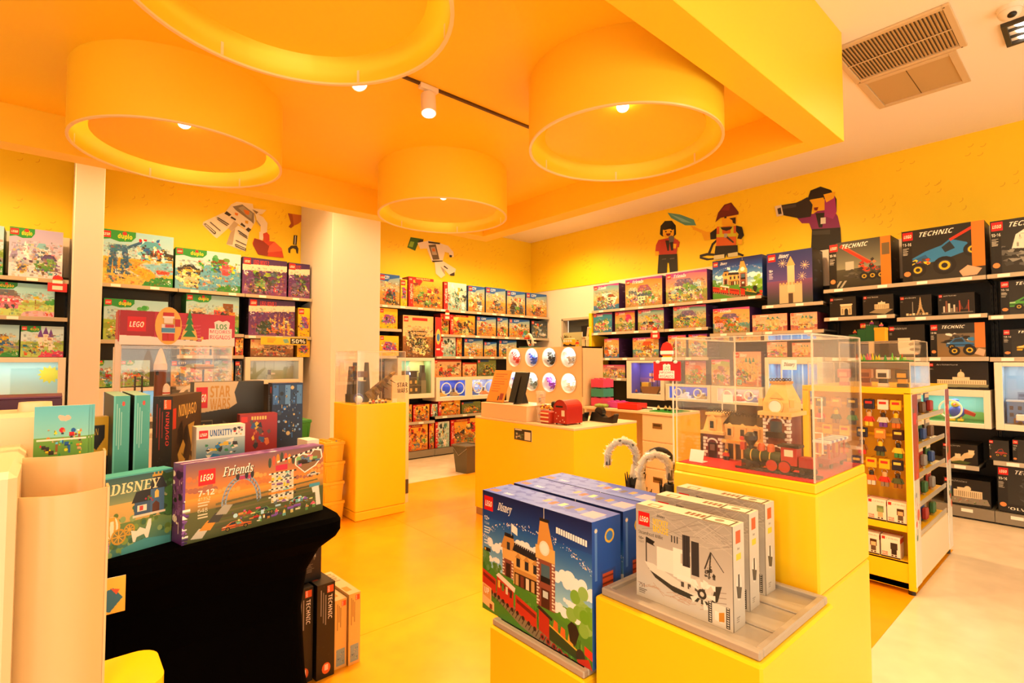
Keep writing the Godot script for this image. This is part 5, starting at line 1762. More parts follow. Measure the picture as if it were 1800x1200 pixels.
func canopy():
	# a giant upside-down building brick hung from the ceiling
	var x0 := -1.75
	var x1 := 4.2
	var z0 := -5.34
	var z1 := -1.2
	var lo := 3.07
	var t := thing("ceiling_canopy", "huge yellow brick-shaped canopy with round studs hanging from the ceiling", "canopy", Vector3((x0 + x1) / 2, lo, (z0 + z1) / 2))
	var w := x1 - x0
	var d := z1 - z0
	var m: StandardMaterial3D = mats.canopy_yellow
	var hh := CEIL - lo
	var rim := 0.2
	for a in [[Vector3(0, hh / 2, -d / 2 + rim / 2), Vector3(w, hh, rim)], [Vector3(0, hh / 2, d / 2 - rim / 2), Vector3(w, hh, rim)], [Vector3(-w / 2 + rim / 2, hh / 2, 0), Vector3(rim, hh, d - 2 * rim)], [Vector3(w / 2 - rim / 2, hh / 2, 0), Vector3(rim, hh, d - 2 * rim)]]:
		pbox(t, "rim", m, a[0], a[1] - Vector3(0, 0.002, 0), 0.003)
	pbox(t, "soffit", m, Vector3(0, 0.28 + 0.05, 0), Vector3(w - 2 * rim, 0.1, d - 2 * rim))
	# the studs: round drums with a bright lip and a recessed face
	var ys := 2.9 - lo
	for c in [[0.62, -4.16], [2.8, -4.23], [0.66, -2.05], [2.78, -2.07]]:
		var at := Vector3(c[0] - (x0 + x1) / 2, 0, c[1] - (z0 + z1) / 2)
		var s := st()
		lathe(s, [Vector2(0.622, 0.28), Vector2(0.622, ys + 0.01)], at, 64)
		var drum := put(s, "stud", m, t)
		s = st()
		lathe(s, [Vector2(0.622, ys + 0.01), Vector2(0.622, ys), Vector2(0.606, ys), Vector2(0.606, ys + 0.01)], at, 64)
		put(s, "lip", mt("stud_lip", "f3d79a", 0.3), drum)
		# open below: inner wall, a smaller disc hung in the drum, a near lamp, and three unseen lamps above it lighting the wall
		s = st()
		lathe(s, [Vector2(0.606, ys + 0.01), Vector2(0.606, 0.278)], at, 64)
		put(s, "inner_wall", m, drum)
		s = st()
		lathe(s, [Vector2(0.0, ys + 0.09), Vector2(0.515, ys + 0.09), Vector2(0.515, ys + 0.11), Vector2(0.0, ys + 0.11)], at, 64)
		put(s, "face_disc", m, drum)
		for i in 4:
			var a := atan2(-c[1], -c[0]) + i * PI / 2
			var p: Vector3 = at + Vector3(cos(a), 0, sin(a)) * (0.44 if i == 0 else 0.42) + Vector3(0, ys + (0.072 if i == 0 else 0.2), 0)
			s = st()
			ball(s, p, Vector3(0.036, 0.03, 0.036), 14, 9)
			put(s, "lamp_bulb", glow("bulb_glow", "fff3dc", 7.0), drum)
			var l := OmniLight3D.new()
			l.name = "bulb_light"
			l.position = p
			l.light_color = LAMP
			l.light_energy = 0.02
			l.omni_range = 12.0
			l.omni_attenuation = 2.0
			l.light_size = 0.03
			l.shadow_enabled = true
			t.add_child(l, true)
		for i in 6:
			var a := TAU * (i + 0.3) / 6.0
			s = st()
			X = Transform3D(Basis(Vector3.UP, -a), at)
			box(s, Vector3(0.6045, ys + 0.04, 0), Vector3(0.004, 0.06, 0.012))
			put(s, "joint", mt("stud_lip", "f3d79a", 0.3), drum)
	# the lighting track: two heads in view, the rest unseen, placed for their light
	var tr := thing("light_track", "thin dark lighting track under the canopy between the round studs", "track", Vector3(2.2, 3.35, -2.95))
	pbox(tr, "rail", mt("rail_dark", "4a3010", 0.5), Vector3(0, -0.008, 0), Vector3(3.4, 0.016, 0.02))
	var heads := [
		[Vector3(1.83, 3.35, -2.95), Vector3(1.5, 0, -2.2), 4.5, "white track spotlight head pointing down beside the track"],
		[Vector3(1.32, 3.35, -2.95), Vector3(1.5, 0.6, -1.0), 8.0, "track spotlight glaring just below the nearest round stud"],
		[Vector3(0.66, 3.35, -4.62), Vector3(0.3, 0.9, -2.2), 6.0, "unseen spotlight behind the left round stud, lights the black table"],
		[Vector3(3.06, 3.35, -2.95), Vector3(1.9, 0.9, -0.9), 5.0, "unseen spotlight behind the right round stud, lights the front pedestals"],
		[Vector3(3.7, 3.35, -2.76), Vector3(3.3, 0.9, -3.2), 6.0, "unseen spotlight hidden behind the right stud, placed to light the counter"],
		[Vector3(3.05, 3.35, -4.95), Vector3(2.4, 0.5, -4.7), 4.0, "unseen spotlight hidden between the far studs, placed to light the model pedestal"]]
	for h in heads:
		var q := thing("track_spotlight", h[3], "spotlight", h[0])
		pbox(q, "adapter", mt("lamp_white", "f3e8d4", 0.4), Vector3(0, -0.02, 0), Vector3(0.14, 0.035, 0.04), 0.004)
		pcyl(q, "stem", mt("lamp_white", "f3e8d4", 0.4), Vector3(0, -0.03, 0), Vector3(0, -0.09, 0), 0.012)
		var dir: Vector3 = (h[1] - h[0] - Vector3(0, -0.13, 0)).normalized()
		var c0 := Vector3(0, -0.13, 0)
		pcyl(q, "can", mt("lamp_white", "f3e8d4", 0.4), c0 - dir * 0.07, c0 + dir * 0.07, 0.05, 0.05, 24)
		pcyl(q, "lamp_lens", glow("spot_glow", "fff4e0", 9.0), c0 + dir * 0.071, c0 + dir * 0.074, 0.042, 0.042, 24)
		spot(q, c0 + dir * 0.09, h[1], h[2], 52.0, 0.05)

# ------------------------------------------------------------------ shelving along both walls
func shelving():
	var bays := [
		[0, -0.78, 0.07, [[-0.78, 0.07, 2.34], [-0.78, 0.07, 1.95]], "black shelving bay left of the slim white column"],
		[0, 0.32, 1.03, [[0.32, 1.03, 2.345], [0.32, 1.03, 1.735]], "black shelving bay right of the slim white column"],
		[0, 1.03, 1.74, [[1.03, 1.74, 2.345], [1.03, 1.74, 1.84], [1.03, 1.74, 1.575], [1.03, 1.74, 1.215]], "black shelving bay behind the rocket display banner"],
		[0, 1.74, 2.57, [[1.74, 2.57, 2.345], [1.74, 2.57, 1.83]], "black shelving bay left of the wide white column"],
		[0, 3.24, 4.53, [[3.24, 4.53, 2.345], [3.24, 3.93, 1.99], [3.24, 3.85, 1.585], [3.24, 4.53, 0.57]], "shelving bay right of the wide white column"],
		[0, 4.53, 5.82, [[4.53, 5.82, 2.345], [4.53, 5.82, 1.94], [4.53, 5.82, 1.585], [4.53, 5.82, 0.63]], "shelving bay above the twin blue lit windows"],
		[0, 5.82, 7.09, [[5.82, 7.09, 2.345], [5.82, 7.09, 1.94], [5.82, 7.09, 1.585], [5.82, 7.09, 1.0], [5.82, 7.09, 0.5]], "shelving bay in the far corner behind the brick bins"],
		[1, -5.54, -4.19, [[-5.54, -4.19, 2.325], [-5.54, -4.19, 1.965], [-5.4, -4.19, 1.56], [-5.4, -4.86, 1.245]], "shelving bay beside the yellow end panel"],
		[1, -4.19, -2.81, [[-4.19, -2.81, 2.325], [-4.19, -3.52, 1.965], [-3.5, -2.81, 1.87], [-4.19, -3.52, 1.56]], "shelving bay behind the clear train case"],
		[1, -2.81, -2.12, [[-2.81, -2.12, 2.19], [-2.81, -2.12, 1.87]], "narrow shelving bay left of the black cartons"],
		[1, -2.12, -0.735, [[-2.12, -0.735, 2.315], [-2.12, -1.45, 1.995], [-1.44, -0.735, 1.955], [-2.12, -0.735, 1.545], [-2.12, -0.83, 0.51]], "shelving bay of black cartons behind the keychain stand"],
		[1, -0.735, 0.66, [[-0.735, 0.66, 2.315], [-0.735, 0.66, 1.93], [-0.735, 0.66, 1.54], [-0.735, 0.66, 0.585]], "shelving bay of black cartons at the right edge"]]
	var tag_mesh := BoxMesh.new()
	tag_mesh.size = Vector3(0.085, 0.03, 0.003)
	rng.seed = 9
	for b in bays:
		var w: int = b[0]
		var u0: float = b[1]
		var u1: float = b[2]
		var mid := (u0 + u1) / 2
		var t := thing("shelving_bay", b[4], "shelf", wp(w, mid, 0.0), wt(w))
		var wd := u1 - u0
		var pan: StandardMaterial3D = mats.shelf_black if (w == 1 or u0 > 1.7) else mt("panel_olive", "6a614c", 0.6)
		pbox(t, "back_panel", pan, Vector3(0, 1.27, -0.475), Vector3(wd - 0.004, 2.3, 0.03))
		pbox(t, "header", mats.paint_white, Vector3(0, 2.64, -0.475), Vector3(wd - 0.004, 0.44, 0.03))
		for x in [-wd / 2 + 0.014, wd / 2 - 0.014]:
			var s := st()
			box(s, Vector3(x, 1.2, -0.44), Vector3(0.022, 2.3, 0.04))
			var up := put(s, "upright", mt("upright_dark", "2a2620", 0.4, 0.4), t)
			s = st()
			for i in 34:
				box(s, Vector3(x, 0.25 + 0.06 * i, -0.4195), Vector3(0.006, 0.025, 0.002))
			var sl := put(s, "slots", mt("slot_black", "050505", 0.8), up)
			sl.set_meta("kind", "stuff")
		pbox(t, "base", mats.shelf_grey, Vector3(0, 0.068, -0.225), Vector3(wd - 0.004, 0.1, 0.45))
		pbox(t, "plinth", mats.shelf_black, Vector3(0, 0.009, -0.24), Vector3(wd - 0.03, 0.018, 0.42))
		for k2 in 2:
			put_mesh(tag_mesh, "price_tag", mats.tag_white, t, Vector3(rng.randf_range(-0.4, 0.4) * wd, 0.085, 0.0025))
		for h in b[3]:
			var c: float = (h[0] + h[1]) / 2 - mid
			var sw: float = h[1] - h[0] - 0.006
			var s := st()
			box(s, Vector3(c, h[2] - 0.01, -0.23), Vector3(sw, 0.018, 0.45))
			var sh := put(s, "shelf", mats.shelf_grey, t)
			s = st()
			X = Transform3D(Basis(Vector3.RIGHT, -0.15), Vector3(c, h[2] - 0.021, 0.0))
			box(s, Vector3.ZERO, Vector3(sw, 0.042, 0.008), 0.002)
			put(s, "price_strip", mats.strip_grey, sh)
			for x in [-sw / 2 + 0.004, sw / 2 - 0.004]:
				s = st()
				prism_at(s, [Vector2(-0.41, -0.02), Vector2(-0.05, -0.02), Vector2(-0.1, -0.035), Vector2(-0.41, -0.06)], c + x, h[2])
				put(s, "bracket", mt("upright_dark", "2a2620", 0.4, 0.4), sh)
			var x := -sw / 2 + rng.randf_range(0.06, 0.2)
			while x < sw / 2 - 0.06:
				var tg := put_mesh(tag_mesh, "price_tag", mats.tag_white, sh, Vector3(c + x, h[2] - 0.021, 0.0065))
				tg.rotation.x = -0.15
				x += rng.randf_range(0.26, 0.46)

func prism_at(s: SurfaceTool, poly: Array, x: float, y: float):
	# a thin plate whose outline lies in the depth-height plane
	var keep := X
	X = Transform3D(Basis(Vector3(0, 0, 1), Vector3(0, 1, 0), Vector3(-1, 0, 0)), Vector3(x, y, 0))
	prism(s, poly, -0.003, 0.003)
	X = keep

func shelf_cartons():
	for b in BOXES:
		var w: int = b[0]
		var wd: float = b[2] - b[1] - 0.006
		var h: float = b[4]
		var sc := 430.0
		room(int(h * sc) + 60)
		var front := cell(maxi(24, int(wd * sc)), int(h * sc))
		var sidec := art(b[5], b[6])
		if not b[5] in ["arch", "tech", "castle", "station"]:
			speckle(0.04, 0.24, 0.92, 0.72, int(wd * h * 2200), WARM + BRIGHT + COOL)
		var side := cell(30, 60)
		grad(0, 1, k(sidec), k(sidec).darkened(0.1))
		for i in 10:
			rc(rng.randf_range(0.1, 0.8), rng.randf(), rng.randf_range(0.05, 0.3), 0.03, k(sidec).lightened(rng.randf_range(0.05, 0.4)))
		var deep := 0.34
		if b[5] in ["ninja", "teal", "yellow", "city", "desert", "army"]:
			deep = 0.2
		var g := "toy cartons on the back wall" if w == 0 else "toy cartons on the right wall"
		carton("toy_carton", b[7], "toy box", g, wp(w, (b[1] + b[2]) / 2, b[3], -0.03 - deep / 2), wt(w), wd, h, deep, front, side, side)

# little promotion cards clipped to the shelf edges
func shelf_signs():
	room(60)
	var uv := cell(130, 40)
	rc(0, 0, 1, 1, k("f6c81e"))
	pg([0.46, 0.3, 0.56, 0.2, 0.6, 0.7, 0.5, 0.8], k("7ab0a0"))
	rc(0.62, 0.12, 0.36, 0.74, k("1c1814"))
	tx("50%", 0.65, 0.22, 0.3, 0.54, k("fbf4dc"))
	small_print(0.14, 0.24, 0.22, 3, k("e07a2a"), 0.09)
	var o := flat(null, "discount_sign", uv, 0.58, 0.1, Vector3(2.215, 1.715, -7.03), 0.0, 0.003)
	tag(o, "yellow discount strip with 50% on the shelf beside the wide column", "sign")
	room(140)
	uv = cell(34, 130)
	rc(0, 0, 1, 1, k("c82a28"))
	el(0.5, 0.5, 0.4, 0.2, k("f0c060"))
	el(0.5, 0.52, 0.26, 0.1, k("3a7ac0"))
	rc(0.2, 0.8, 0.6, 0.04, k("fbf4ec"))
	o = flat(null, "hanging_banner", uv, 0.11, 0.62, Vector3(4.57, 1.585, -7.03), 0.0, 0.003)
	tag(o, "narrow red upright banner beside the tall tan carton", "banner")
	for q in [[Vector3(-0.02, 2.21, -7.03), 0.0, "red santa tag on the top shelf edge left of the slim column"], [Vector3(6.54, 1.83, -4.33), -PI / 2, "red santa tag on the second shelf above the violet cabinet"], [Vector3(4.74, 2.17, -7.03), 0.0, "red santa tag on the top shelf above the narrow orange carton"]]:
		var t := thing("santa_tag", q[2], "sign", q[0], q[1], "red santa shelf tags")
		pbox(t, "card", hue("cc2a26"), Vector3(0, 0.045, 0), Vector3(0.15, 0.09, 0.003))
		pbox(t, "lettering_patch", hue("f6e4d6"), Vector3(0, 0.04, 0.002), Vector3(0.08, 0.04, 0.002))
		pbox(t, "beard", hue("fbf4ec"), Vector3(0, 0.1, 0.002), Vector3(0.08, 0.03, 0.004), 0.001)
		pbox(t, "face", hue("e8b430"), Vector3(0, 0.119, 0.001), Vector3(0.06, 0.014, 0.003))
		var s := st()
		prism(s, [Vector2(-0.042, 0.125), Vector2(0.042, 0.125), Vector2(0.034, 0.155), Vector2(0.0, 0.17), Vector2(-0.034, 0.155)], 0.0, 0.004)
		put(s, "hat", hue("d02a22"), t)

# a white lit cabinet with one or more openings: [wall, u0, u1, y0, y1, [[ou0, ou1, oy0, oy1, backdrop], ...], label, rings]
func lit_windows():
	var list := [
		[0, -0.75, 0.065, 0.95, 1.54, [[-0.68, 0.005, 1.0, 1.492, "meadow"]], "white lit cabinet with a sunny meadow backdrop left of the slim column", 0],
		[0, 0.325, 0.975, 0.83, 1.215, [[0.38, 0.925, 0.88, 1.175, "ice"]], "white lit cabinet with a pale blue backdrop behind the rocket case", 0],
		[0, 1.755, 2.46, 1.215, 1.555, [[1.815, 2.405, 1.27, 1.51, "haze"]], "white cabinet with a hazy grey green window beside the wide column", 0],
		[0, 3.86, 4.515, 0.93, 1.558, [[3.925, 4.455, 1.0, 1.51, "spring"]], "tall white lit cabinet holding a dark stacked model", 0],
		[0, 4.545, 5.8, 0.865, 1.246, [[4.615, 5.12, 0.93, 1.195, "night"], [5.26, 5.74, 0.93, 1.195, "fair"]], "long white cabinet with two blue lit windows on the back wall", 2],
		[1, -4.85, -4.2, 0.94, 1.512, [[-4.77, -4.26, 1.02, 1.48, "dusk"]], "white lit cabinet with a violet evening sky and a ship", 0],
		[1, -4.175, -3.5, 0.95, 1.18, [[-4.12, -3.545, 0.985, 1.15, "night"]], "white cabinet with a blue window and two white rings", 2],
		[1, -3.49, -2.82, 0.95, 1.18, [[-3.4, -2.86, 0.985, 1.15, "rose"]], "white cabinet with a rosy window behind the station model", 2],
		[1, -2.785, -2.14, 0.95, 1.55, [[-2.74, -2.2, 1.0, 1.47, "falls"]], "white lit cabinet with a waterfall backdrop behind the clock tower", 0],
		[1, -1.36, -0.737, 0.87, 1.23, [[-1.27, -0.785, 0.915, 1.165, "garden"]], "white lit cabinet with a toy bird and one white ring", 1],
		[1, -0.705, 0.1, 0.87, 1.492, [[-0.65, 0.05, 0.925, 1.455, "town"]], "white lit cabinet with a pale blue toy street at the right edge", 0]]
	for q in list:
		var w: int = q[0]
		var mid: float = (q[1] + q[2]) / 2
		var t := thing("display_cabinet", q[6], "cabinet", wp(w, mid, q[3]), wt(w))
		var wd: float = q[2] - q[1]
		var ht: float = q[4] - q[3]
		var deep := 0.4
		# front with its openings
		var s := st()
		var cuts := []
		for o in q[5]:
			cuts.append([o[0] - mid, o[1] - mid, o[2] - q[3], o[3] - q[3]])
		var x := -wd / 2
		for c in cuts:
			if c[0] - x > 0.001:
				box(s, Vector3((x + c[0]) / 2, ht / 2, 0.0), Vector3(c[0] - x, ht, 0.02), 0.003)
			box(s, Vector3((c[0] + c[1]) / 2, c[2] / 2, 0.0), Vector3(c[1] - c[0], c[2], 0.02), 0.003)
			box(s, Vector3((c[0] + c[1]) / 2, (c[3] + ht) / 2, 0.0), Vector3(c[1] - c[0], ht - c[3], 0.02), 0.003)
			x = c[1]
		box(s, Vector3((x + wd / 2) / 2, ht / 2, 0.0), Vector3(wd / 2 - x, ht, 0.02), 0.003)
		put(s, "front_frame", mats.frame_white, t)
		s = st()
		box(s, Vector3(0, 0.006, -deep / 2 - 0.01), Vector3(wd, 0.012, deep))
		box(s, Vector3(0, ht - 0.006, -deep / 2 - 0.01), Vector3(wd, 0.012, deep))
		for sx in [-wd / 2 + 0.006, wd / 2 - 0.006]:
			box(s, Vector3(sx, ht / 2, -deep / 2 - 0.01), Vector3(0.012, ht - 0.024, deep))
		box(s, Vector3(0, ht / 2, -deep - 0.004), Vector3(wd, ht, 0.012))
		put(s, "casing", mats.frame_white, t)
		var n := 0
		for c in cuts:
			var cw: float = c[1] - c[0]
			var ch: float = c[3] - c[2]
			var cx: float = (c[0] + c[1]) / 2
			room(150)
			var uv := cell(int(cw * 260), int(ch * 260))
			backdrop(q[5][n][4])
			flat(t, "backdrop", uv, cw + 0.04, ch + 0.04, Vector3(cx, c[2] - 0.02, -0.25))
			pbox(t, "stage", mt("stage_" + q[5][n][4], {"meadow": "7ab83a", "garden": "5a9a4a", "town": "b8b0a0", "spring": "8a9a5a"}.get(q[5][n][4], "c8bca8"), 0.6), Vector3(cx, c[2] - 0.008, -0.13), Vector3(cw + 0.02, 0.014, 0.23))
			for sx in [c[0] - 0.012, c[1] + 0.012]:
				pbox(t, "cheek", hue({"dusk": "5450c4", "night": "2a5ad0", "falls": "62b2ea", "ice": "8accee", "meadow": "b0e2ea", "garden": "7cc8ba", "town": "a2c6e2", "rose": "dca898", "spring": "a8d48e", "fair": "98b0e8"}.get(q[5][n][4], "b4b6a0"), 0.5), Vector3(sx, (c[2] + c[3]) / 2, -0.13), Vector3(0.006, ch, 0.22))
			pbox(t, "pane", mats.glass, Vector3(cx, (c[2] + c[3]) / 2, -0.004), Vector3(cw, ch, 0.003))
			pbox(t, "lamp_strip", glow("strip_glow", "fff6e8", 1.5), Vector3(cx, c[3] + 0.014, -0.12), Vector3(cw * 0.9, 0.008, 0.03))  # out of view above the opening, lights the backdrop
			area(t, Vector3(cx, c[3] + 0.006, -0.12), Vector2(cw * 0.9, 0.05), 0.14 if q[5][n][4] != "haze" else 0.05, Color(1, 0.95, 0.88))
			if q[7] > 0:
				var rings := 2 if q[7] == 2 else 1
				for i in rings:
					s = st()
					var rr := ch * 0.34
					torus(s, Vector3(cx + (0 if rings == 1 else (i - 0.5) * cw * 0.52), (c[2] + c[3]) / 2, 0.008), Vector3(0, 0, 1), rr, 0.008, 32, 8)
					put(s, "lens_ring", mt("ring_white", "fbf6ec", 0.3), t)
			n += 1
	cabinet_toys()

func backdrop(kind: String):
	rng.seed = hash(kind)
	match kind:
		"meadow":
			grad(0, 0.66, k("8fd4e6"), k("d8f0ec"))
			ci(0.88, 0.28, 0.13, k("f8e84a"))
			for i in 12:
				pg([0.88 + cos(TAU * i / 12) * 0.13, 0.28 + sin(TAU * i / 12) * 0.18, 0.88 + cos(TAU * (i + 0.5) / 12) * 0.09, 0.28 + sin(TAU * (i + 0.5) / 12) * 0.12, 0.88 + cos(TAU * (i - 0.5) / 12) * 0.09, 0.28 + sin(TAU * (i - 0.5) / 12) * 0.12], k("f8e84a"))
			el(0.5, 0.78, 0.2, 0.14, k("3ac83a"))
			el(0.75, 0.98, 0.5, 0.34, k("e8d83a"))
			el(0.15, 1.0, 0.5, 0.3, k("7ae02a"))
		"ice":
			grad(0, 1, k("5ab4e8"), k("c8ecf8"))
			pg([0.3, 0, 0.5, 0, 0.42, 1, 0.28, 1], k("e8f6fc"))
			el(0.4, 0.9, 0.2, 0.16, k("2a8ad8"))
		"haze":
			grad(0, 1, k("b8bcb4"), k("a8a868"))
		"spring":
			grad(0, 1, k("7ad0b8"), k("e8d86a"))
			el(0.8, 0.2, 0.3, 0.3, k("f8f0a0"))
		"night":
			grad(0, 1, k("1a5ae0"), k("2a3aa8"))
			rc(0.5, 0, 0.02, 1, k("1438a0"))
			bits(0.05, 0.66, 0.9, 0.3, 40, ["d8a03a", "c8c0a8", "4a6a3a", "f0d060"], 0.04, 0.12)
		"fair":
			grad(0, 1, k("b8c8f0"), k("7a9ae0"))
			bits(0.03, 0.1, 0.94, 0.85, 90, ["e8b04a", "5a7ad0", "ffffff", "c86a3a", "8a5ab0"], 0.04, 0.12)
		"dusk":
			grad(0, 0.5, k("2a3ac0"), k("6a5ad8"))
			grad(0.5, 1.0, k("9a6ac8"), k("3a4a90"))
			rc(0.36, 0, 0.012, 1, k("2a3090"))
			rc(0.68, 0, 0.012, 1, k("2a3090"))
			pg([0, 0.62, 0.18, 0.7, 0.3, 1, 0, 1], k("2a2a3a"))
		"rose":
			grad(0, 1, k("e8d8d0"), k("d8705a"))
			bits(0.1, 0.4, 0.8, 0.56, 40, ["c83a3a", "f0c8a0", "8a8ac0", "e8a050"], 0.05, 0.14)
		"falls":
			grad(0, 1, k("2a8ae0"), k("9ad0f0"))
			for i in 14:
				rc(0.05 + 0.068 * i, 0, 0.03, 1, [k("6ab8f0"), k("b8e0f8"), k("3a98e8")][i % 3])
			grad(0.9, 1.0, k("5a8a3a"), k("4a7a3a"))
		"garden":
			grad(0, 0.7, k("6ac0b8"), k("8ad0c0"))
			grad(0.7, 1, k("6aa85a"), k("4a9040"))
			el(0.1, 0.72, 0.3, 0.12, k("8ac86a"))
			el(0.8, 0.74, 0.4, 0.12, k("7ab85a"))
		"town":
			grad(0, 1, k("8ab8e0"), k("b8d4ea"))
			for i in 9:
				var h := rng.randf_range(0.3, 0.7)
				rc(0.02 + 0.11 * i, 0.95 - h, 0.09, h, k("6a94c0").lightened(rng.randf() * 0.2))
				for j in 4:
					rc(0.035 + 0.11 * i, 0.98 - h + 0.12 * j, 0.05, 0.04, k("4a749c"))

# ------------------------------------------------------------------ building-brick toys
func figure(label: String, at: Vector3, s0: float, top: String, legs: String, hair: String, turn := 0.0, group := "", skin := "f2c021"):
	var t := thing("toy_figure", label, "toy figure", at, turn, group)
	var s := st()
	for x in [-1.0, 1.0]:
		box(s, Vector3(x * 0.22, 0.3, 0) * s0, Vector3(0.38, 0.6, 0.4) * s0, 0.03 * s0)
	put(s, "legs", hue(legs), t)
	s = st()
	prism(s, [Vector2(-0.42, 0.62) * s0, Vector2(0.42, 0.62) * s0, Vector2(0.32, 1.2) * s0, Vector2(-0.32, 1.2) * s0], -0.2 * s0, 0.2 * s0)
	put(s, "torso", hue(top), t)
	for x in [-1.0, 1.0]:
		s = st()
		cyl(s, Vector3(x * 0.4, 1.1, 0) * s0, Vector3(x * 0.52, 0.72, 0.16) * s0, 0.1 * s0, 0.09 * s0, 8)
		ball(s, Vector3(x * 0.53, 0.68, 0.2) * s0, Vector3.ONE * 0.1 * s0, 8, 5)
		put(s, "arm", hue(top), t)
	s = st()
	cyl(s, Vector3(0, 1.22, 0) * s0, Vector3(0, 1.62, 0) * s0, 0.24 * s0, 0.24 * s0, 14)
	put(s, "head", hue(skin), t)
	s = st()
	ball(s, Vector3(0, 1.55, -0.03) * s0, Vector3(0.28, 0.24, 0.28) * s0, 12, 6, 0.0, PI * 0.62)
	put(s, "hair", hue(hair), t)
	return t

func bricks(parent, n: String, spec: Array):
	# each entry: centre, size, colour; every brick is a part of its model
	for b in spec:
		pbox(parent, n, hue(b[2]), b[0], b[1], 0.0008)

func studs(parent, m: Material, x0: float, x1: float, z0: float, z1: float, y: float, pitch: float, r: float):
	var s := st()
	var x := x0 + pitch / 2
	while x < x1 - pitch * 0.2:
		var z := z0 + pitch / 2
		while z < z1 - pitch * 0.2:
			cyl(s, Vector3(x, y, z), Vector3(x, y + r * 0.5, z), r, r, 8)
			z += pitch
		x += pitch
	var o := put(s, "studs", m, parent)
	o.set_meta("kind", "stuff")

func cabinet_toys():
	# the bird in the round lens
	var b := thing("toy_bird", "blue and yellow brick-built toy bird in the lit window", "toy", wp(1, -1.0, 0.917, -0.13), wt(1))
	var s := st()
	ball(s, Vector3(0, 0.09, 0), Vector3(0.065, 0.06, 0.05), 12, 8)
	put(s, "body", hue("1a50c8"), b)
	s = st()
	ball(s, Vector3(-0.01, 0.165, 0.01), Vector3(0.034, 0.034, 0.034), 12, 8)
	put(s, "head", hue("f0d020"), b)
	s = st()
	ball(s, Vector3(-0.01, 0.2, 0), Vector3(0.03, 0.018, 0.03), 10, 6)
	put(s, "crest", hue("1a50c8"), b)
	pcyl(b, "beak", hue("d8401e"), Vector3(-0.01, 0.165, 0.04), Vector3(-0.012, 0.155, 0.07), 0.012, 0.002, 8)
	s = st()
	prism(s, [Vector2(0.05, 0.08), Vector2(0.13, 0.05), Vector2(0.14, 0.08), Vector2(0.06, 0.12)], -0.02, 0.02)
	put(s, "tail", hue("c83a28"), b)
	for x in [-0.03, 0.03]:
		pbox(b, "foot", hue("f0c81e"), Vector3(x, 0.012, 0.02), Vector3(0.045, 0.022, 0.06), 0.004)
		pcyl(b, "leg", hue("f0a81e"), Vector3(x, 0.02, 0.01), Vector3(x, 0.06, 0.0), 0.008)
	# ship under the evening sky
	var sh := thing("toy_ship", "brick-built sailing ship in the violet lit cabinet", "toy ship", wp(1, -4.5, 1.022, -0.13), wt(1))
	s = st()
	prism(s, [Vector2(-0.17, 0.1), Vector2(-0.12, 0.0), Vector2(0.12, 0.0), Vector2(0.18, 0.11)], -0.05, 0.05)
	put(s, "hull", hue("8a5a2a"), sh)
	pbox(sh, "deck_house", hue("d8b02a"), Vector3(-0.09, 0.13, 0), Vector3(0.12, 0.07, 0.08), 0.003)
	for x in [0.02, 0.1]:
		pcyl(sh, "mast", hue("3a2a20"), Vector3(x, 0.1, 0), Vector3(x, 0.34 if x < 0.05 else 0.24, 0), 0.005)
	for y in [0.2, 0.28]:
		pbox(sh, "sail", hue("f0dce8"), Vector3(0.02, y, 0.012), Vector3(0.1, 0.05, 0.004))
		pbox(sh, "sail_stripe", hue("c84a5a"), Vector3(0.02, y, 0.0145), Vector3(0.02, 0.05, 0.002))
	figure("tiny toy figure on the quay left of the violet cabinet ship", wp(1, -4.72, 1.022, -0.06), 0.035, "c83a2a", "2a3a6a", "4a2a1a", wt(1))
	figure("tiny toy figure on the quay right of the violet cabinet ship", wp(1, -4.3, 1.022, -0.06), 0.035, "e8e0d0", "3a3a3a", "d8a83a", wt(1))
	# palm in the same cabinet
	var p := thing("toy_palm", "small green toy palm tree at the top of the violet cabinet", "toy tree", wp(1, -4.325, 1.022, -0.19), wt(1))
	pcyl(p, "trunk", hue("8a6a3a"), Vector3(0, 0, 0), Vector3(0.0, 0.38, 0), 0.012, 0.008)
	for i in 6:
		s = st()
		X = Transform3D(Basis(Vector3.UP, TAU * i / 6.0), Vector3(0, 0.38, 0))
		prism(s, [Vector2(0, 0), Vector2(0.03, 0.02), Vector2(0.06, -0.008), Vector2(0.03, 0.008)], -0.012, 0.012)
		put(s, "frond", hue("9ac8a8"), p)
	# toddler models on the meadow
	var w := thing("toy_wagon", "green and black toy wagon on the meadow in the leftmost cabinet", "toy", wp(0, -0.11, 1.002, -0.16), 0.0)
	pbox(w, "wagon_bed", hue("2a9a4a"), Vector3(0, 0.045, 0), Vector3(0.16, 0.03, 0.07), 0.004)
	pbox(w, "load", hue("1a6aa0"), Vector3(0.04, 0.08, 0), Vector3(0.07, 0.04, 0.06), 0.004)
	for x in [-0.055, 0.055]:
		for z in [-0.036, 0.036]:
			pcyl(w, "wheel", hue("222222"), Vector3(x, 0.022, z - 0.008), Vector3(x, 0.022, z + 0.008), 0.022)
	figure("black and white toy figure standing on the green wagon", wp(0, -0.14, 1.064, -0.16), 0.05, "f0f0ea", "1c1c1c", "1c1c1c", 0.0, "", "f4f0e8")
	# dark stacked model
	var m := thing("toy_tower", "dark stacked brick tower model in the tall lit cabinet", "toy building", wp(0, 4.12, 1.002, -0.13))
	bricks(m, "storey", [[Vector3(0, 0.06, 0), Vector3(0.3, 0.12, 0.18), "3a3a30"], [Vector3(-0.02, 0.18, 0), Vector3(0.25, 0.12, 0.16), "4a4a3c"], [Vector3(0.01, 0.29, 0), Vector3(0.21, 0.1, 0.14), "2e3232"]])
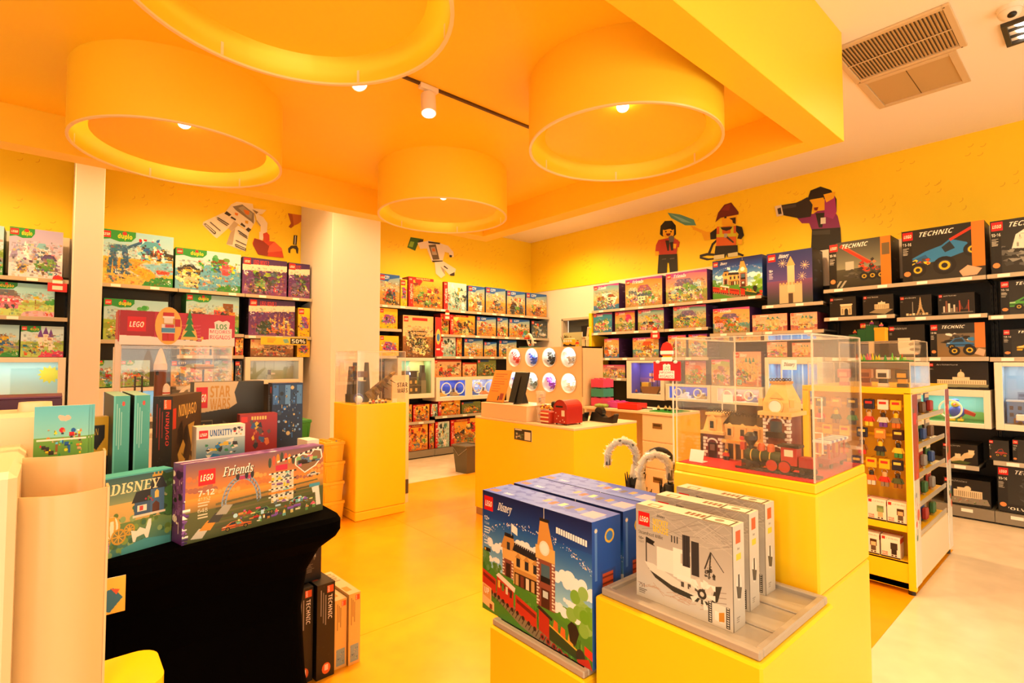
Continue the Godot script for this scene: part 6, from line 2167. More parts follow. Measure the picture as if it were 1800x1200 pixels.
	bricks(m, "ledge", [[Vector3(0, 0.126, 0), Vector3(0.33, 0.012, 0.21), "6a5a3a"], [Vector3(0, 0.246, 0), Vector3(0.29, 0.012, 0.19), "6a6a60"], [Vector3(0.0, 0.346, 0), Vector3(0.26, 0.012, 0.18), "2a2a26"]])
	for i in 3:
		for j in 2:
			pbox(m, "window", hue("d8b45a"), Vector3(-0.09 + 0.09 * i, 0.06 + 0.12 * j, 0.091 - 0.01 * j), Vector3(0.035, 0.05, 0.004))
	pcyl(m, "lantern", hue("e8f0e0"), Vector3(0, 0.352, 0), Vector3(0, 0.43, 0), 0.03, 0.02)
	var m2 := thing("toy_tower", "slim grey brick tower beside the dark stacked tower", "toy building", wp(0, 4.37, 1.002, -0.13))
	bricks(m2, "storey", [[Vector3(0, 0.1, 0), Vector3(0.09, 0.2, 0.1), "8a8a70"], [Vector3(0, 0.26, 0), Vector3(0.08, 0.12, 0.08), "5a5a50"], [Vector3(0, 0.38, 0), Vector3(0.06, 0.12, 0.06), "3a3c38"]])
	# street in the rightmost cabinet
	for i in 4:
		var hgt: float = [0.2, 0.26, 0.17, 0.22][i]
		var c := thing("toy_house", ["low blue", "tall slate blue", "small pale blue", "wide blue grey"][i] + " toy house in the street cabinet at the right edge", "toy building", wp(1, -0.58 + 0.145 * i, 0.927, -0.17), wt(1))
		pbox(c, "wall", hue(["4a80b8", "5a8ac0", "88b0d8", "6a94b8"][i]), Vector3(0, hgt / 2, 0), Vector3(0.12, hgt, 0.1), 0.002)
		pbox(c, "cornice", hue("c8d8e8"), Vector3(0, hgt + 0.008, 0), Vector3(0.13, 0.016, 0.11), 0.002)
		for j in 2:
			for l in 2:
				pbox(c, "window", hue("24405c"), Vector3(-0.028 + 0.056 * l, hgt * (0.4 + 0.32 * j), 0.051), Vector3(0.026, 0.035, 0.004))
		pbox(c, "door", hue("8a5a3a"), Vector3(0, 0.025, 0.051), Vector3(0.03, 0.05, 0.004))
	var bus := thing("toy_bus", "blue and white toy van hung in the street cabinet at the right edge", "toy car", wp(1, -0.5, 0.927, -0.07), wt(1))
	pbox(bus, "body", hue("f0f0ea"), Vector3(0, 0.06, 0), Vector3(0.15, 0.06, 0.06), 0.006)
	pbox(bus, "skirt", hue("1a4aa0"), Vector3(0, 0.026, 0), Vector3(0.152, 0.024, 0.062), 0.004)
	for x in [-0.045, 0.045]:
		pcyl(bus, "wheel", hue("1c1c1c"), Vector3(x, 0.016, -0.034), Vector3(x, 0.016, 0.034), 0.016)
	# small models behind the twin windows and the waterfall
	for q in [[0, 4.75, "e8b84a", "yellow toy submarine in the left blue window of the back wall"], [0, 5.0, "c8a060", "tan toy treasure chest in the left blue window of the back wall"], [0, 5.4, "5a7ad0", "blue toy ride in the right window of the back wall"], [0, 5.62, "e8904a", "orange toy ride in the right window of the back wall"], [1, -3.95, "e8e8f0", "white toy craft in the ringed blue window"], [1, -3.7, "c8a04a", "golden toy craft in the ringed blue window"], [1, -3.2, "c84a4a", "red toy model in the rosy window"], [1, -3.0, "8a9ad0", "lilac toy model in the rosy window"], [1, -2.55, "f0c060", "golden toy pavilion before the waterfall"], [1, -2.36, "d89ac0", "pink toy pavilion before the waterfall"], [0, 0.52, "2a8ad8", "blue toy cave in the pale blue cabinet"], [0, 0.75, "f0a040", "orange toy figure block in the pale blue cabinet"], [0, 2.1, "a8a880", "grey green toy block model in the hazy window"]]:
		var y: float = 0.932
		if q[0] == 1:
			y = 0.987 if q[1] < -2.8 else 1.002
		elif q[1] < 1.0:
			y = 0.882
		elif q[1] < 2.3:
			y = 1.272
		var o := thing("toy_model", q[3], "toy", wp(q[0], q[1], y, -0.14), wt(q[0]))
		bricks(o, "brick", [[Vector3(0, 0.015, 0), Vector3(0.13, 0.03, 0.09), q[2]], [Vector3(-0.01, 0.045, 0), Vector3(0.09, 0.03, 0.07), q[2]], [Vector3(0.02, 0.07, 0), Vector3(0.05, 0.02, 0.05), "f4ead8"], [Vector3(-0.02, 0.09, 0), Vector3(0.03, 0.06, 0.03), "5a4a3a"]])
		studs(o, hue(q[2]), -0.065, 0.065, -0.045, 0.045, 0.03, 0.03, 0.008)

func murals():
	var labels := {"astronaut": "printed white space-suit toy figure with a red bag on the yellow wall", "cone_and_wrench": "printed orange cone and black wrench on the yellow wall", "running_astronaut": "printed white space-suit toy figure running with a green cup", "singer": "printed black-haired toy figure with a microphone on the yellow wall", "firefighter": "printed toy firefighter with a hose and orange vest on the yellow wall", "photographer": "printed toy photographer in purple with a long camera lens"}
	var m := StandardMaterial3D.new()
	m.resource_name = "wall_print"
	m.vertex_color_use_as_albedo = true
	m.roughness = 0.55
	for q in MURALS:
		var s := st()
		PM = s
		PL_layer = 1
		for p in q[2]:
			pg(p[1], k(p[0]))
		PM = null
		var o := put(s, "wall_print", m)
		if q[1] == 0:
			o.position = Vector3(0, 0, WALL_Z + 0.012)
		else:
			o.position = Vector3(WALL_X - 0.012, 0, 0)
			o.rotation.y = -PI / 2
		tag(o, labels[q[0]], "wall print", "printed toy figures on the yellow wall band")
	# the wallpaper's faint stud marks: thin curved lines, printed a shade darker
	rng.seed = 23
	for w in 2:
		var s := st()
		for i in 46:
			var u := rng.randf_range(-0.9, 7.0) if w == 0 else rng.randf_range(-7.4, 0.6)
			var y := rng.randf_range(2.95, 3.75)
			var tl := rng.randf_range(-0.5, 0.5)
			for a in 2:
				for b in 2:
					if rng.randf() < 0.2:
						continue
					var c := Vector2(u, y) + Vector2(a * 0.1 - 0.05, b * 0.09 - 0.045).rotated(tl)
					for g in 5:
						var t0 := tl - 0.3 + g * 0.42 - 1.6
						var t1 := t0 + 0.42
						var r := 0.026
						var p0 := c + Vector2(cos(t0), sin(t0)) * r
						var p1 := c + Vector2(cos(t1), sin(t1)) * r
						var q0 := c + Vector2(cos(t0), sin(t0)) * (r + 0.005)
						var q1 := c + Vector2(cos(t1), sin(t1)) * (r + 0.005)
						quad(s, Vector3(p0.x, p0.y, 0), Vector3(p1.x, p1.y, 0), Vector3(q1.x, q1.y, 0), Vector3(q0.x, q0.y, 0), Vector3(0, 0, 1))
		var o := put(s, "wallpaper_marks", mt("wallpaper_line", "e8ac08", 0.55))
		o.set_meta("kind", "stuff")
		if w == 0:
			o.position = Vector3(0, 0, WALL_Z + 0.011)
			tag(o, "faint printed stud marks across the yellow band of the back wall", "wall print")
		else:
			o.position = Vector3(WALL_X - 0.011, 0, 0)
			o.rotation.y = -PI / 2
			tag(o, "faint printed stud marks across the yellow band of the right wall", "wall print")

# ------------------------------------------------------------------ sales counter
func counter_area():
	var y := mats.gloss_yellow as StandardMaterial3D
	var t := thing("sales_counter", "long yellow sales counter with a beige top in the middle of the shop", "counter", Vector3(3.575, 0, -3.51))
	pbox(t, "body", y, Vector3(0, 0.505, 0), Vector3(0.85, 0.87, 1.32), 0.004)
	pbox(t, "kick_plate", mt("kick_grey", "9a8a70", 0.4, 0.4), Vector3(0, 0.035, 0), Vector3(0.83, 0.07, 1.3))
	pbox(t, "counter_top", mt("beige_top", "e4cdaa", 0.4), Vector3(0, 0.95, 0), Vector3(0.85, 0.02, 1.32), 0.003)
	var rz := thing("counter_riser", "pale raised block on the left end of the sales counter", "riser", Vector3(3.335, 0.9605, -3.75))
	pbox(rz, "block", mt("beige_block", "e6c79c", 0.5), Vector3(0, 0.07, 0), Vector3(0.36, 0.14, 0.66), 0.003)
	pbox(rz, "top_edge", mt("beige_top", "e4cdaa", 0.4), Vector3(0, 0.1385, 0), Vector3(0.364, 0.004, 0.664), 0.001)
	# small printed card stuck to the front
	room(60)
	var uv := cell(60, 40)
	grad(0, 1, k("1c1c1a"), k("2a3a34"))
	bits(0.05, 0.3, 0.5, 0.6, 20, ["5a8a6a", "c8c0a8", "3a5a4a"], 0.06, 0.16)
	rc(0.6, 0.2, 0.34, 0.7, k("d8d0b8"))
	rc(0.05, 0.06, 0.4, 0.08, k("e8e4d8"))
	flat(t, "front_card", uv, 0.23, 0.1, Vector3(-0.428, 0.795, 0.05), -PI / 2)
	# leaning orange notice and the black screen beside it
	room(120)
	uv = cell(90, 110)
	grad(0, 1, k("f0962a"), k("e88a1e"))
	for i in 8:
		rc(0.12, 0.12 + 0.075 * i, rng.randf_range(0.4, 0.76), 0.025, k("b8641a"))
	rc(0.7, 0.72, 0.2, 0.2, k("8a2a1a"))
	rc(0.6, 0.8, 0.08, 0.14, k("3a2a20"))
	var n := thing("notice_stand", "orange printed notice leaning on the raised counter block", "sign", Vector3(3.23, 1.1015, -3.96), -PI / 2)
	flat(n, "notice", uv, 0.26, 0.33, Vector3(0, 0.002, 0), 0.0, 0.006, "c87a1e", -0.36)
	pbox(n, "foot", hue("8a5a1e"), Vector3(0, 0.004, -0.06), Vector3(0.24, 0.008, 0.14))
	var b := thing("pay_screen", "black screen seen from its side beside the orange notice", "screen", Vector3(3.24, 1.1015, -3.66), -PI / 2)
	var s := st()
	X = Transform3D(Basis(Vector3.RIGHT, -0.3), Vector3(0, 0.01, 0))
	box(s, Vector3(0, 0.15, 0), Vector3(0.2, 0.3, 0.02), 0.004)
	put(s, "screen_panel", mats.black_plastic, b)
	s = st()
	prism_at(s, [Vector2(-0.16, 0.0), Vector2(0.03, 0.0), Vector2(-0.06, 0.26)], 0.0, 0.0)
	put(s, "stand", mats.black_plastic, b)
	# stacked cups of loose bricks
	var cupm := clear("cup_clear", "f4e8d8", 0.25)
	for q in [[Vector3(3.28, 0.96, -3.365), 2, "two stacked clear cups of bricks beside the raised block"], [Vector3(3.5, 0.96, -3.2), 1, "clear cup of amber bricks behind the gift pile"]]:
		var c := thing("brick_cup", q[2], "cup", q[0])
		for i in q[1]:
			s = st()
			lathe(s, [Vector2(0.0, 0.0), Vector2(0.036, 0.0), Vector2(0.046, 0.13), Vector2(0.044, 0.13), Vector2(0.034, 0.006), Vector2(0.0, 0.006)], Vector3(0, 0.145 * i, 0), 18)
			put(s, "cup", cupm, c)
			rng.seed = 40 + i
			for j in 9:
				pbox(c, "brick", hue(["d87a2a", "c8a03a", "8a7a6a", "d8d0c0", "7a6a8a"][j % 5]), Vector3(rng.randf_range(-0.018, 0.018), 0.02 + 0.0105 * j + 0.145 * i, rng.randf_range(-0.018, 0.018)), Vector3(0.026, 0.0095, 0.016), 0.001)
	figure("black toy figure between the two cups on the counter", Vector3(3.42, 0.96, -3.34), 0.1, "1a1a1a", "151515", "101010", -PI / 2, "", "1c241c")
	# gift pile
	var g := thing("gift_bag", "red and cream patterned gift bag beside the red letter box", "bag", Vector3(3.25, 0.96, -3.25), -PI / 2)
	pbox(g, "bag_body", hue("b8341e"), Vector3(0, 0.055, 0), Vector3(0.12, 0.11, 0.08), 0.01)
	for i in 3:
		pbox(g, "stripe", hue("f0dcb0"), Vector3(0, 0.02 + 0.035 * i, 0.0405), Vector3(0.1, 0.012, 0.002))
	rng.seed = 3
	for i in 16:
		s = st()
		ball(s, Vector3(rng.randf_range(-0.05, 0.05), 0.125 + rng.randf() * 0.03, rng.randf_range(-0.03, 0.03)), Vector3.ONE * 0.014, 8, 5)
		put(s, "bow_loop", hue(["d8902a", "8a3a1e", "e8c050"][i % 3]), g)
	# letter box
	var m := thing("letter_box", "small red letter box with a rounded top on the counter", "letter box", Vector3(3.34, 0.96, -3.09), -PI / 2)
	var red := mt("letter_red", "a81c14", 0.35)
	s = st()
	var pts := [Vector2(-0.075, 0.012), Vector2(0.075, 0.012), Vector2(0.075, 0.135)]
	for i in 13:
		var a := PI * i / 12.0
		pts.append(Vector2(cos(a) * 0.075, 0.135 + sin(a) * 0.075))
	prism(s, pts, -0.1, 0.1)
	put(s, "shell", red, m)
	s = st()
	var rim := []
	for i in 17:
		var a := PI * i / 16.0
		rim.append(Vector3(cos(a) * 0.075, 0.135 + sin(a) * 0.075, 0.1))
	tube(s, rim, 0.005, 6)
	put(s, "rim", mt("letter_dark", "8a140e", 0.35), m)
	pbox(m, "slot", mats.black_plastic, Vector3(-0.01, 0.155, 0.101), Vector3(0.08, 0.014, 0.003))
	pbox(m, "notice_plate", hue("f0d8c8"), Vector3(0.035, 0.1, 0.1015), Vector3(0.035, 0.05, 0.002))
	for p in [[-0.04, 0.05], [0.0, 0.03], [-0.05, 0.1], [0.03, 0.045], [-0.02, 0.075], [0.05, 0.03]]:
		pbox(m, "speck", hue("f0d8c8"), Vector3(p[0], p[1], 0.101), Vector3(0.008, 0.008, 0.002))
	for x in [-0.06, 0.06]:
		for z in [-0.08, 0.08]:
			pcyl(m, "foot", mats.black_plastic, Vector3(x, 0, z), Vector3(x, 0.013, z), 0.008)
	# tape dispensers
	for q in [[Vector3(3.62, 0.96, -3.27), "black tape dispenser partly behind the red letter box"], [Vector3(3.7, 0.96, -3.0), "black tape dispenser at the corner of the counter"]]:
		var d := thing("tape_dispenser", q[1], "dispenser", q[0], -PI / 2, "tape dispensers")
		s = st()
		prism(s, [Vector2(-0.13, 0.0), Vector2(0.13, 0.0), Vector2(0.15, 0.075), Vector2(0.1, 0.05), Vector2(0.03, 0.04), Vector2(-0.04, 0.085), Vector2(-0.1, 0.085)], -0.035, 0.035)
		put(s, "body", mats.black_plastic, d)
		pcyl(d, "roll", mt("tape_brown", "2a241c", 0.2), Vector3(-0.03, 0.085, -0.025), Vector3(-0.03, 0.085, 0.025), 0.045)
		pbox(d, "cutter", mats.steel, Vector3(0.148, 0.078, 0), Vector3(0.006, 0.01, 0.06))
	# waste bin on the floor
	var w := thing("waste_bin", "dark olive waste bin on the floor left of the counter", "bin", Vector3(4.24, 0, -5.8), 0.12)
	var bm := mt("bin_grey", "57513f", 0.5)
	s = st()
	frustum(s, Vector2(0.2, 0.22), Vector2(0.26, 0.28), 0.0, 0.36)
	put(s, "tub", bm, w)
	s = st()
	for z in [-0.14, 0.14]:
		box(s, Vector3(0, 0.365, z), Vector3(0.3, 0.02, 0.02), 0.003)
	for x in [-0.135, 0.135]:
		box(s, Vector3(x, 0.365, 0), Vector3(0.02, 0.02, 0.3), 0.003)
	put(s, "rim", mt("bin_rim", "6a6250", 0.5), w)
	s = st()
	tube(s, [Vector3(-0.13, 0.34, 0.14), Vector3(-0.15, 0.24, 0.0), Vector3(-0.13, 0.34, -0.14)], 0.004, 6)
	put(s, "handle", mats.steel, w)

# a box whose lower and upper outlines differ
func frustum(s: SurfaceTool, lo: Vector2, hi: Vector2, y0: float, y1: float, cap := true):
	var a := []
	var b := []
	for q in [[-1, -1], [1, -1], [1, 1], [-1, 1]]:
		a.append(Vector3(q[0] * lo.x / 2, y0, q[1] * lo.y / 2))
		b.append(Vector3(q[0] * hi.x / 2, y1, q[1] * hi.y / 2))
	for i in 4:
		var j := (i + 1) % 4
		quad(s, a[i], b[i], b[j], a[j], (a[i] + a[j]) * Vector3(1, 0, 1))
	quad(s, a[0], a[1], a[2], a[3], Vector3.DOWN)
	if cap:
		quad(s, b[0], b[1], b[2], b[3], Vector3.UP)

# ------------------------------------------------------------------ cabinet of loose bricks with round lit windows
func brick_wall():
	var x0 := 4.9
	var z0 := -5.74
	var z1 := -4.3
	var t := thing("brick_bin_cabinet", "pale cabinet with two rows of round glowing brick bins", "cabinet", Vector3(x0, 0, (z0 + z1) / 2), -PI / 2)
	var wd := z1 - z0
	var m := mt("bin_cabinet", "ecd2a4", 0.45)
	var s := st()
	var us := [-0.535, -0.18, 0.158, 0.504]
	var vs := [1.555, 1.225]
	var ul := [-wd / 2, -0.3575, -0.011, 0.331, wd / 2]
	var vl := [1.69, 1.39, 1.06]
	var r := 0.125
	for i in 4:
		for j in 2:
			var c := Vector2(us[i], vs[j])
			var lo := Vector2(ul[i], vl[j + 1])
			var hi := Vector2(ul[i + 1], vl[j])
			var ring := []
			var angles := []
			for g in 48:
				angles.append(TAU * g / 48)
			for q in [[lo.x, lo.y], [hi.x, lo.y], [hi.x, hi.y], [lo.x, hi.y]]:
				angles.append(fposmod(atan2(q[1] - c.y, q[0] - c.x), TAU))
			angles.sort()
			for a in angles:
				var d := Vector2(cos(a), sin(a))
				var k1 := 1e9
				if d.x > 1e-6: k1 = minf(k1, (hi.x - c.x) / d.x)
				if d.x < -1e-6: k1 = minf(k1, (lo.x - c.x) / d.x)
				if d.y > 1e-6: k1 = minf(k1, (hi.y - c.y) / d.y)
				if d.y < -1e-6: k1 = minf(k1, (lo.y - c.y) / d.y)
				ring.append([c + d * r, c + d * k1])
			for g in ring.size():
				var p: Array = ring[g]
				var q: Array = ring[(g + 1) % ring.size()]
				quad(s, Vector3(p[0].x, p[0].y, 0), Vector3(p[1].x, p[1].y, 0), Vector3(q[1].x, q[1].y, 0), Vector3(q[0].x, q[0].y, 0), Vector3(0, 0, 1))
	box(s, Vector3(0, 0.53, -0.01), Vector3(wd, 1.06, 0.02))
	put(s, "front", m, t)
	s = st()
	for x in [-wd / 2 + 0.01, wd / 2 - 0.01]:
		box(s, Vector3(x, 0.845, -0.21), Vector3(0.02, 1.69, 0.38))
	box(s, Vector3(0, 1.68, -0.21), Vector3(wd, 0.02, 0.38))
	box(s, Vector3(0, 0.845, -0.405), Vector3(wd, 1.69, 0.01))
	put(s, "carcass", m, t)
	var cols := [["e0605a", "4a6ad8", "3a3c38", "c8c8c4"], ["4a6ad8", "8a9a94", "9a50c8", "f0ece0"]]
	var tub := mt("tub_white", "f7f0e4", 0.3)
	for i in 4:
		for j in 2:
			s = st()
			X = Transform3D(Basis(Vector3(1, 0, 0), Vector3(0, 0, -1), Vector3(0, 1, 0)), Vector3(us[i], vs[j], 0))
			lathe(s, [Vector2(0.131, -0.012), Vector2(0.125, -0.014), Vector2(0.118, 0.0), Vector2(0.11, 0.13)], Vector3.ZERO, 40)
			var b := put(s, "bin_tub", tub, t)
			pcyl(b, "lamp_disc", glow("bin_glow", "fff6ea", 0.75), Vector3(us[i], vs[j], -0.132), Vector3(us[i], vs[j], -0.136), 0.112, 0.112, 40)
			rng.seed = 7 * i + j
			s = st()
			for g in 90:
				var a := rng.randf_range(-1.0, 1.0)
				var yy := -sqrt(1.0 - a * a) * 0.1 + rng.randf() * 0.1
				X = Transform3D(Basis(Vector3.UP, rng.randf() * 3.0).rotated(Vector3.RIGHT, rng.randf()), Vector3(us[i] + a * 0.08, vs[j] + yy + 0.012, -0.03 - rng.randf() * 0.08))
				box(s, Vector3.ZERO, Vector3(0.03, 0.016, 0.018))
			var heap := put(s, "loose_bricks", hue(cols[j][i]), b)
			heap.set_meta("kind", "stuff")
			var l := OmniLight3D.new()
			l.name = "bin_light"
			l.position = Vector3(us[i], vs[j] + 0.05, -0.06)
			l.light_color = Color(1, 0.96, 0.9)
			l.light_energy = 0.04
			l.omni_range = 6.0
			l.omni_attenuation = 2.0
			l.light_size = 0.03
			l.shadow_enabled = true
			t.add_child(l, true)
	# little models standing on top
	var top := 1.69
	var o := thing("toy_carousel", "round white and orange toy model on the left of the bin cabinet top", "toy", Vector3(5.1, top, -5.45), 0.4)
	pcyl(o, "disc", hue("3a6a5a"), Vector3.ZERO, Vector3(0, 0.02, 0), 0.16, 0.16, 28)
	s = st()
	torus(s, Vector3(0, 0.11, 0), Vector3(0.7, 0.2, 0.7), 0.09, 0.018, 28, 8)
	put(s, "hoop", hue("f0e8dc"), o)
	for i in 5:
		pbox(o, "wing", hue(["e0662a", "f0e8dc", "3a3a38", "c83a1e", "e8b04a"][i]), Vector3(cos(i * 1.3) * 0.05, 0.05 + 0.03 * i, sin(i * 1.3) * 0.05), Vector3(0.09, 0.025, 0.05), 0.003)
	room(70)
	var uv := cell(70, 60)
	grad(0, 1, k("c8d0a8"), k("a8b890"))
	bits(0.05, 0.2, 0.5, 0.75, 24, ["5a7a4a", "8a6a3a", "3a5a3a"], 0.06, 0.16)
	o = thing("toy_backdrop", "pale green card scene standing on the bin cabinet behind the bus", "toy", Vector3(5.2, top, -4.72), -PI / 2)
	flat(o, "card", uv, 0.34, 0.2, Vector3(0, 0, 0), 0.0, 0.01)
	pbox(o, "foot", hue("c8c0a0"), Vector3(0, 0.005, 0.02), Vector3(0.3, 0.01, 0.06))
	for i in 5:
		var l := st()
		X = Transform3D(Basis(Vector3(0, 0, 1), 0.5 - 0.25 * i), Vector3(-0.12, 0.02, 0.03))
		prism(l, [Vector2(-0.012, 0), Vector2(0.012, 0), Vector2(0.0, 0.15)], 0.0, 0.006)
		put(l, "leaf", hue(["4a6a3a", "8a4a3a", "3a5a3a", "6a7a3a", "a85a3a"][i]), o)
	o = thing("toy_bus", "small yellow toy bus on top of the bin cabinet", "toy bus", Vector3(5.02, top, -4.62), -PI / 2)
	pbox(o, "body", hue("f0b81e"), Vector3(0, 0.062, 0), Vector3(0.17, 0.075, 0.07), 0.01)
	pbox(o, "roof", hue("f7e8c0"), Vector3(0, 0.105, 0), Vector3(0.15, 0.012, 0.06), 0.004)
	for i in 4:
		pbox(o, "window", hue("f4f0e0"), Vector3(-0.06 + 0.04 * i, 0.075, 0.0355), Vector3(0.03, 0.03, 0.002))
	for x in [-0.05, 0.05]:
		pcyl(o, "wheel", hue("2a2622"), Vector3(x, 0.02, -0.04), Vector3(x, 0.02, 0.04), 0.02)
	figure("tiny red toy figure standing near the yellow toy bus", Vector3(5.0, top, -4.46), 0.05, "d8402a", "f0b81e", "5a3018", -PI / 2)
	o = thing("toy_giraffe", "cream toy giraffe with dark patches at the cabinet corner", "toy animal", Vector3(5.05, top, -4.37), -PI / 2)
	for x in [-0.03, 0.03]:
		for z in [-0.014, 0.014]:
			pbox(o, "leg", hue("f0e0b8"), Vector3(x, 0.045, z), Vector3(0.014, 0.09, 0.014), 0.002)
	pbox(o, "body", hue("f0e0b8"), Vector3(0, 0.105, 0), Vector3(0.085, 0.04, 0.045), 0.006)
	s = st()
	X = Transform3D(Basis(Vector3(0, 0, 1), -0.15), Vector3(0.03, 0.11, 0))
	box(s, Vector3(0, 0.06, 0), Vector3(0.02, 0.13, 0.02), 0.003)
	put(s, "neck", hue("f0e0b8"), o)
	pbox(o, "head", hue("f0e0b8"), Vector3(0.062, 0.236, 0), Vector3(0.045, 0.022, 0.022), 0.004)
	for i in 6:
		pbox(o, "patch", hue("5a3a22"), Vector3(-0.03 + 0.02 * (i % 3), 0.1 + 0.018 * (i / 3), 0.0235), Vector3(0.012, 0.01, 0.002))

# ------------------------------------------------------------------ work desk behind the counter
func desk():
	var t := thing("work_desk", "pale work desk with three drawers behind the counter", "desk", Vector3(5.17, 0, -3.655), -PI / 2)
	var m := mt("desk_white", "ecd9b6", 0.45)
	pbox(t, "desk_top", m, Vector3(0, 0.935, 0), Vector3(1.25, 0.03, 0.54), 0.003)
	pbox(t, "drawer_unit", m, Vector3(0.415, 0.47, -0.01), Vector3(0.4, 0.9, 0.5))
	pbox(t, "end_panel", mats.gloss_yellow, Vector3(0.622, 0.46, 0), Vector3(0.012, 0.92, 0.53))
	pbox(t, "leg_panel", m, Vector3(-0.6, 0.46, 0), Vector3(0.03, 0.92, 0.52))
	pbox(t, "modesty_panel", mt("desk_shade", "d8c09a", 0.5), Vector3(-0.19, 0.5, -0.24), Vector3(0.79, 0.84, 0.02))
	for i in 3:
		var s := st()
		box(s, Vector3(0.415, 0.77 - 0.29 * i, 0.245), Vector3(0.385, 0.275, 0.016), 0.003)
		var d := put(s, "drawer", m, t)
		pbox(d, "handle", mt("handle_bronze", "8a7248", 0.4, 0.3), Vector3(0.415, 0.8 - 0.29 * i, 0.255), Vector3(0.12, 0.06, 0.006), 0.002)
		pbox(d, "grip", mt("handle_dark", "4a3a22", 0.5), Vector3(0.415, 0.808 - 0.29 * i, 0.2585), Vector3(0.09, 0.025, 0.002))
	# a chair under the desk, black castor base
	var c := thing("office_stool", "black office stool pushed under the work desk", "stool", Vector3(4.72, 0, -3.72))
	pcyl(c, "seat", mats.black_plastic, Vector3(0, 0.48, 0), Vector3(0, 0.54, 0), 0.17, 0.16, 24)
	pcyl(c, "post", mats.black_plastic, Vector3(0, 0.1, 0), Vector3(0, 0.48, 0), 0.025)
	for i in 5:
		var a := TAU * i / 5
		pcyl(c, "foot_arm", mats.black_plastic, Vector3(0, 0.1, 0), Vector3(cos(a) * 0.22, 0.06, sin(a) * 0.22), 0.016, 0.012, 8)
		var s := st()
		ball(s, Vector3(cos(a) * 0.22, 0.03, sin(a) * 0.22), Vector3(0.03, 0.03, 0.03), 10, 6)
		put(s, "castor", mats.black_plastic, c)
	# brick-shaped boxes on the desk
	var y := 0.951
	for q in [[0, "d8487a", "pink brick-shaped box at the bottom of the stack on the desk"], [1, "3a9a8c", "teal brick-shaped box in the middle of the desk stack"], [2, "d8487a", "pink brick-shaped box on top of the desk stack"]]:
		big_brick("brick_box", q[1], q[2], Vector3(5.12, y + 0.115 * q[0], -4.16), Vector3(0.2, 0.1, 0.2), 2, "brick boxes stacked on the desk")
	big_brick("brick_box", "c840b0", "magenta brick-shaped box lying on the desk beside the red tray", Vector3(5.08, y, -3.89), Vector3(0.18, 0.07, 0.18), 2, "")
	var tr := thing("red_tray", "shallow red tray on the work desk", "tray", Vector3(5.02, y, -3.64), 0.1)
	pbox(tr, "floor", hue("d8241e"), Vector3(0, 0.006, 0), Vector3(0.22, 0.012, 0.26), 0.002)
	for x in [-0.105, 0.105]:
		pbox(tr, "wall", hue("d8241e"), Vector3(x, 0.035, 0), Vector3(0.01, 0.07, 0.26), 0.002)
	for z in [-0.125, 0.125]:
		pbox(tr, "wall", hue("d8241e"), Vector3(0, 0.035, z), Vector3(0.2, 0.07, 0.01), 0.002)
	var lf := thing("green_wrap", "crumpled green wrapping beside the pink boxes on the desk", "wrapping", Vector3(4.93, y, -4.03))
	var s := st()
	rng.seed = 77
	for i in 7:
		ball(s, Vector3(rng.randf_range(-0.04, 0.04), 0.022, rng.randf_range(-0.06, 0.06)), Vector3(0.045, 0.022, 0.04), 10, 6)
	put(s, "sheet", hue("8aa84a"), lf)
	var pp := thing("paper_sheets", "loose white paper sheets on the work desk", "paper", Vector3(5.03, y, -3.43), 0.0)
	for i in 3:
		pbox(pp, "sheet", hue("f0ead8"), Vector3(0.01 * i, 0.003 + 0.004 * i, 0.012 * i), Vector3(0.18, 0.003, 0.12))
	pbox(pp, "pen", mats.black_plastic, Vector3(-0.02, 0.02, 0), Vector3(0.012, 0.01, 0.14), 0.003)
	var bp := thing("green_baseplate", "green studded baseplate with toy animals on the desk end", "toy", Vector3(5.1, y, -3.2), -PI / 2)
	pbox(bp, "plate", hue("2a9a3a"), Vector3(0, 0.004, 0), Vector3(0.3, 0.008, 0.34), 0.001)
	studs(bp, hue("2a9a3a"), -0.15, 0.15, -0.17, 0.17, 0.008, 0.024, 0.007)
	for i in 4:
		figure(["leftmost", "second", "third", "rightmost"][i] + " tiny cream toy figure on the green baseplate", Vector3(5.02 + 0.03 * (i % 2), y + 0.009, -3.29 + 0.07 * i), 0.035, "e8d0a0", "2a2420", "3a2a1e", -PI / 2, "figures on the baseplate", "f0dcae")

func big_brick(n: String, hex: String, label: String, at: Vector3, z: Vector3, cols: int, group: String):
	var t := thing(n, label, "box", at, 0.0, group)
	var m := hue(hex)
	pbox(t, "body", m, Vector3(0, z.y / 2, 0), z, 0.004)
	for i in cols:
		for j in cols:
			pcyl(t, "stud", m, Vector3((i + 0.5) / cols * z.x - z.x / 2, z.y, (j + 0.5) / cols * z.z - z.z / 2), Vector3((i + 0.5) / cols * z.x - z.x / 2, z.y + 0.012, (j + 0.5) / cols * z.z - z.z / 2), z.x * 0.15)
	return t

# ------------------------------------------------------------------ yellow pedestals in front with stacked cartons
func pedestal(label: String, lo: Vector3, hi: Vector3, seam := 0.0) -> Node3D:
	var c := (lo + hi) / 2
	var t := thing("display_pedestal", label, "pedestal", Vector3(c.x, 0, c.z), 0.0, "yellow display pedestals")
	var z := hi - lo
	if seam > 0.0:
		pbox(t, "lower_block", mats.gloss_yellow, Vector3(0, seam / 2 - 0.001, 0), Vector3(z.x, seam - 0.003, z.z), 0.007)
		pbox(t, "upper_block", mats.gloss_yellow, Vector3(0, (seam + z.y) / 2 + 0.0005, 0), Vector3(z.x, z.y - seam - 0.001, z.z), 0.007)
	else:
		pbox(t, "block", mats.gloss_yellow, Vector3(0, z.y / 2, 0), Vector3(z.x, z.y - 0.001, z.z), 0.007)
	return t

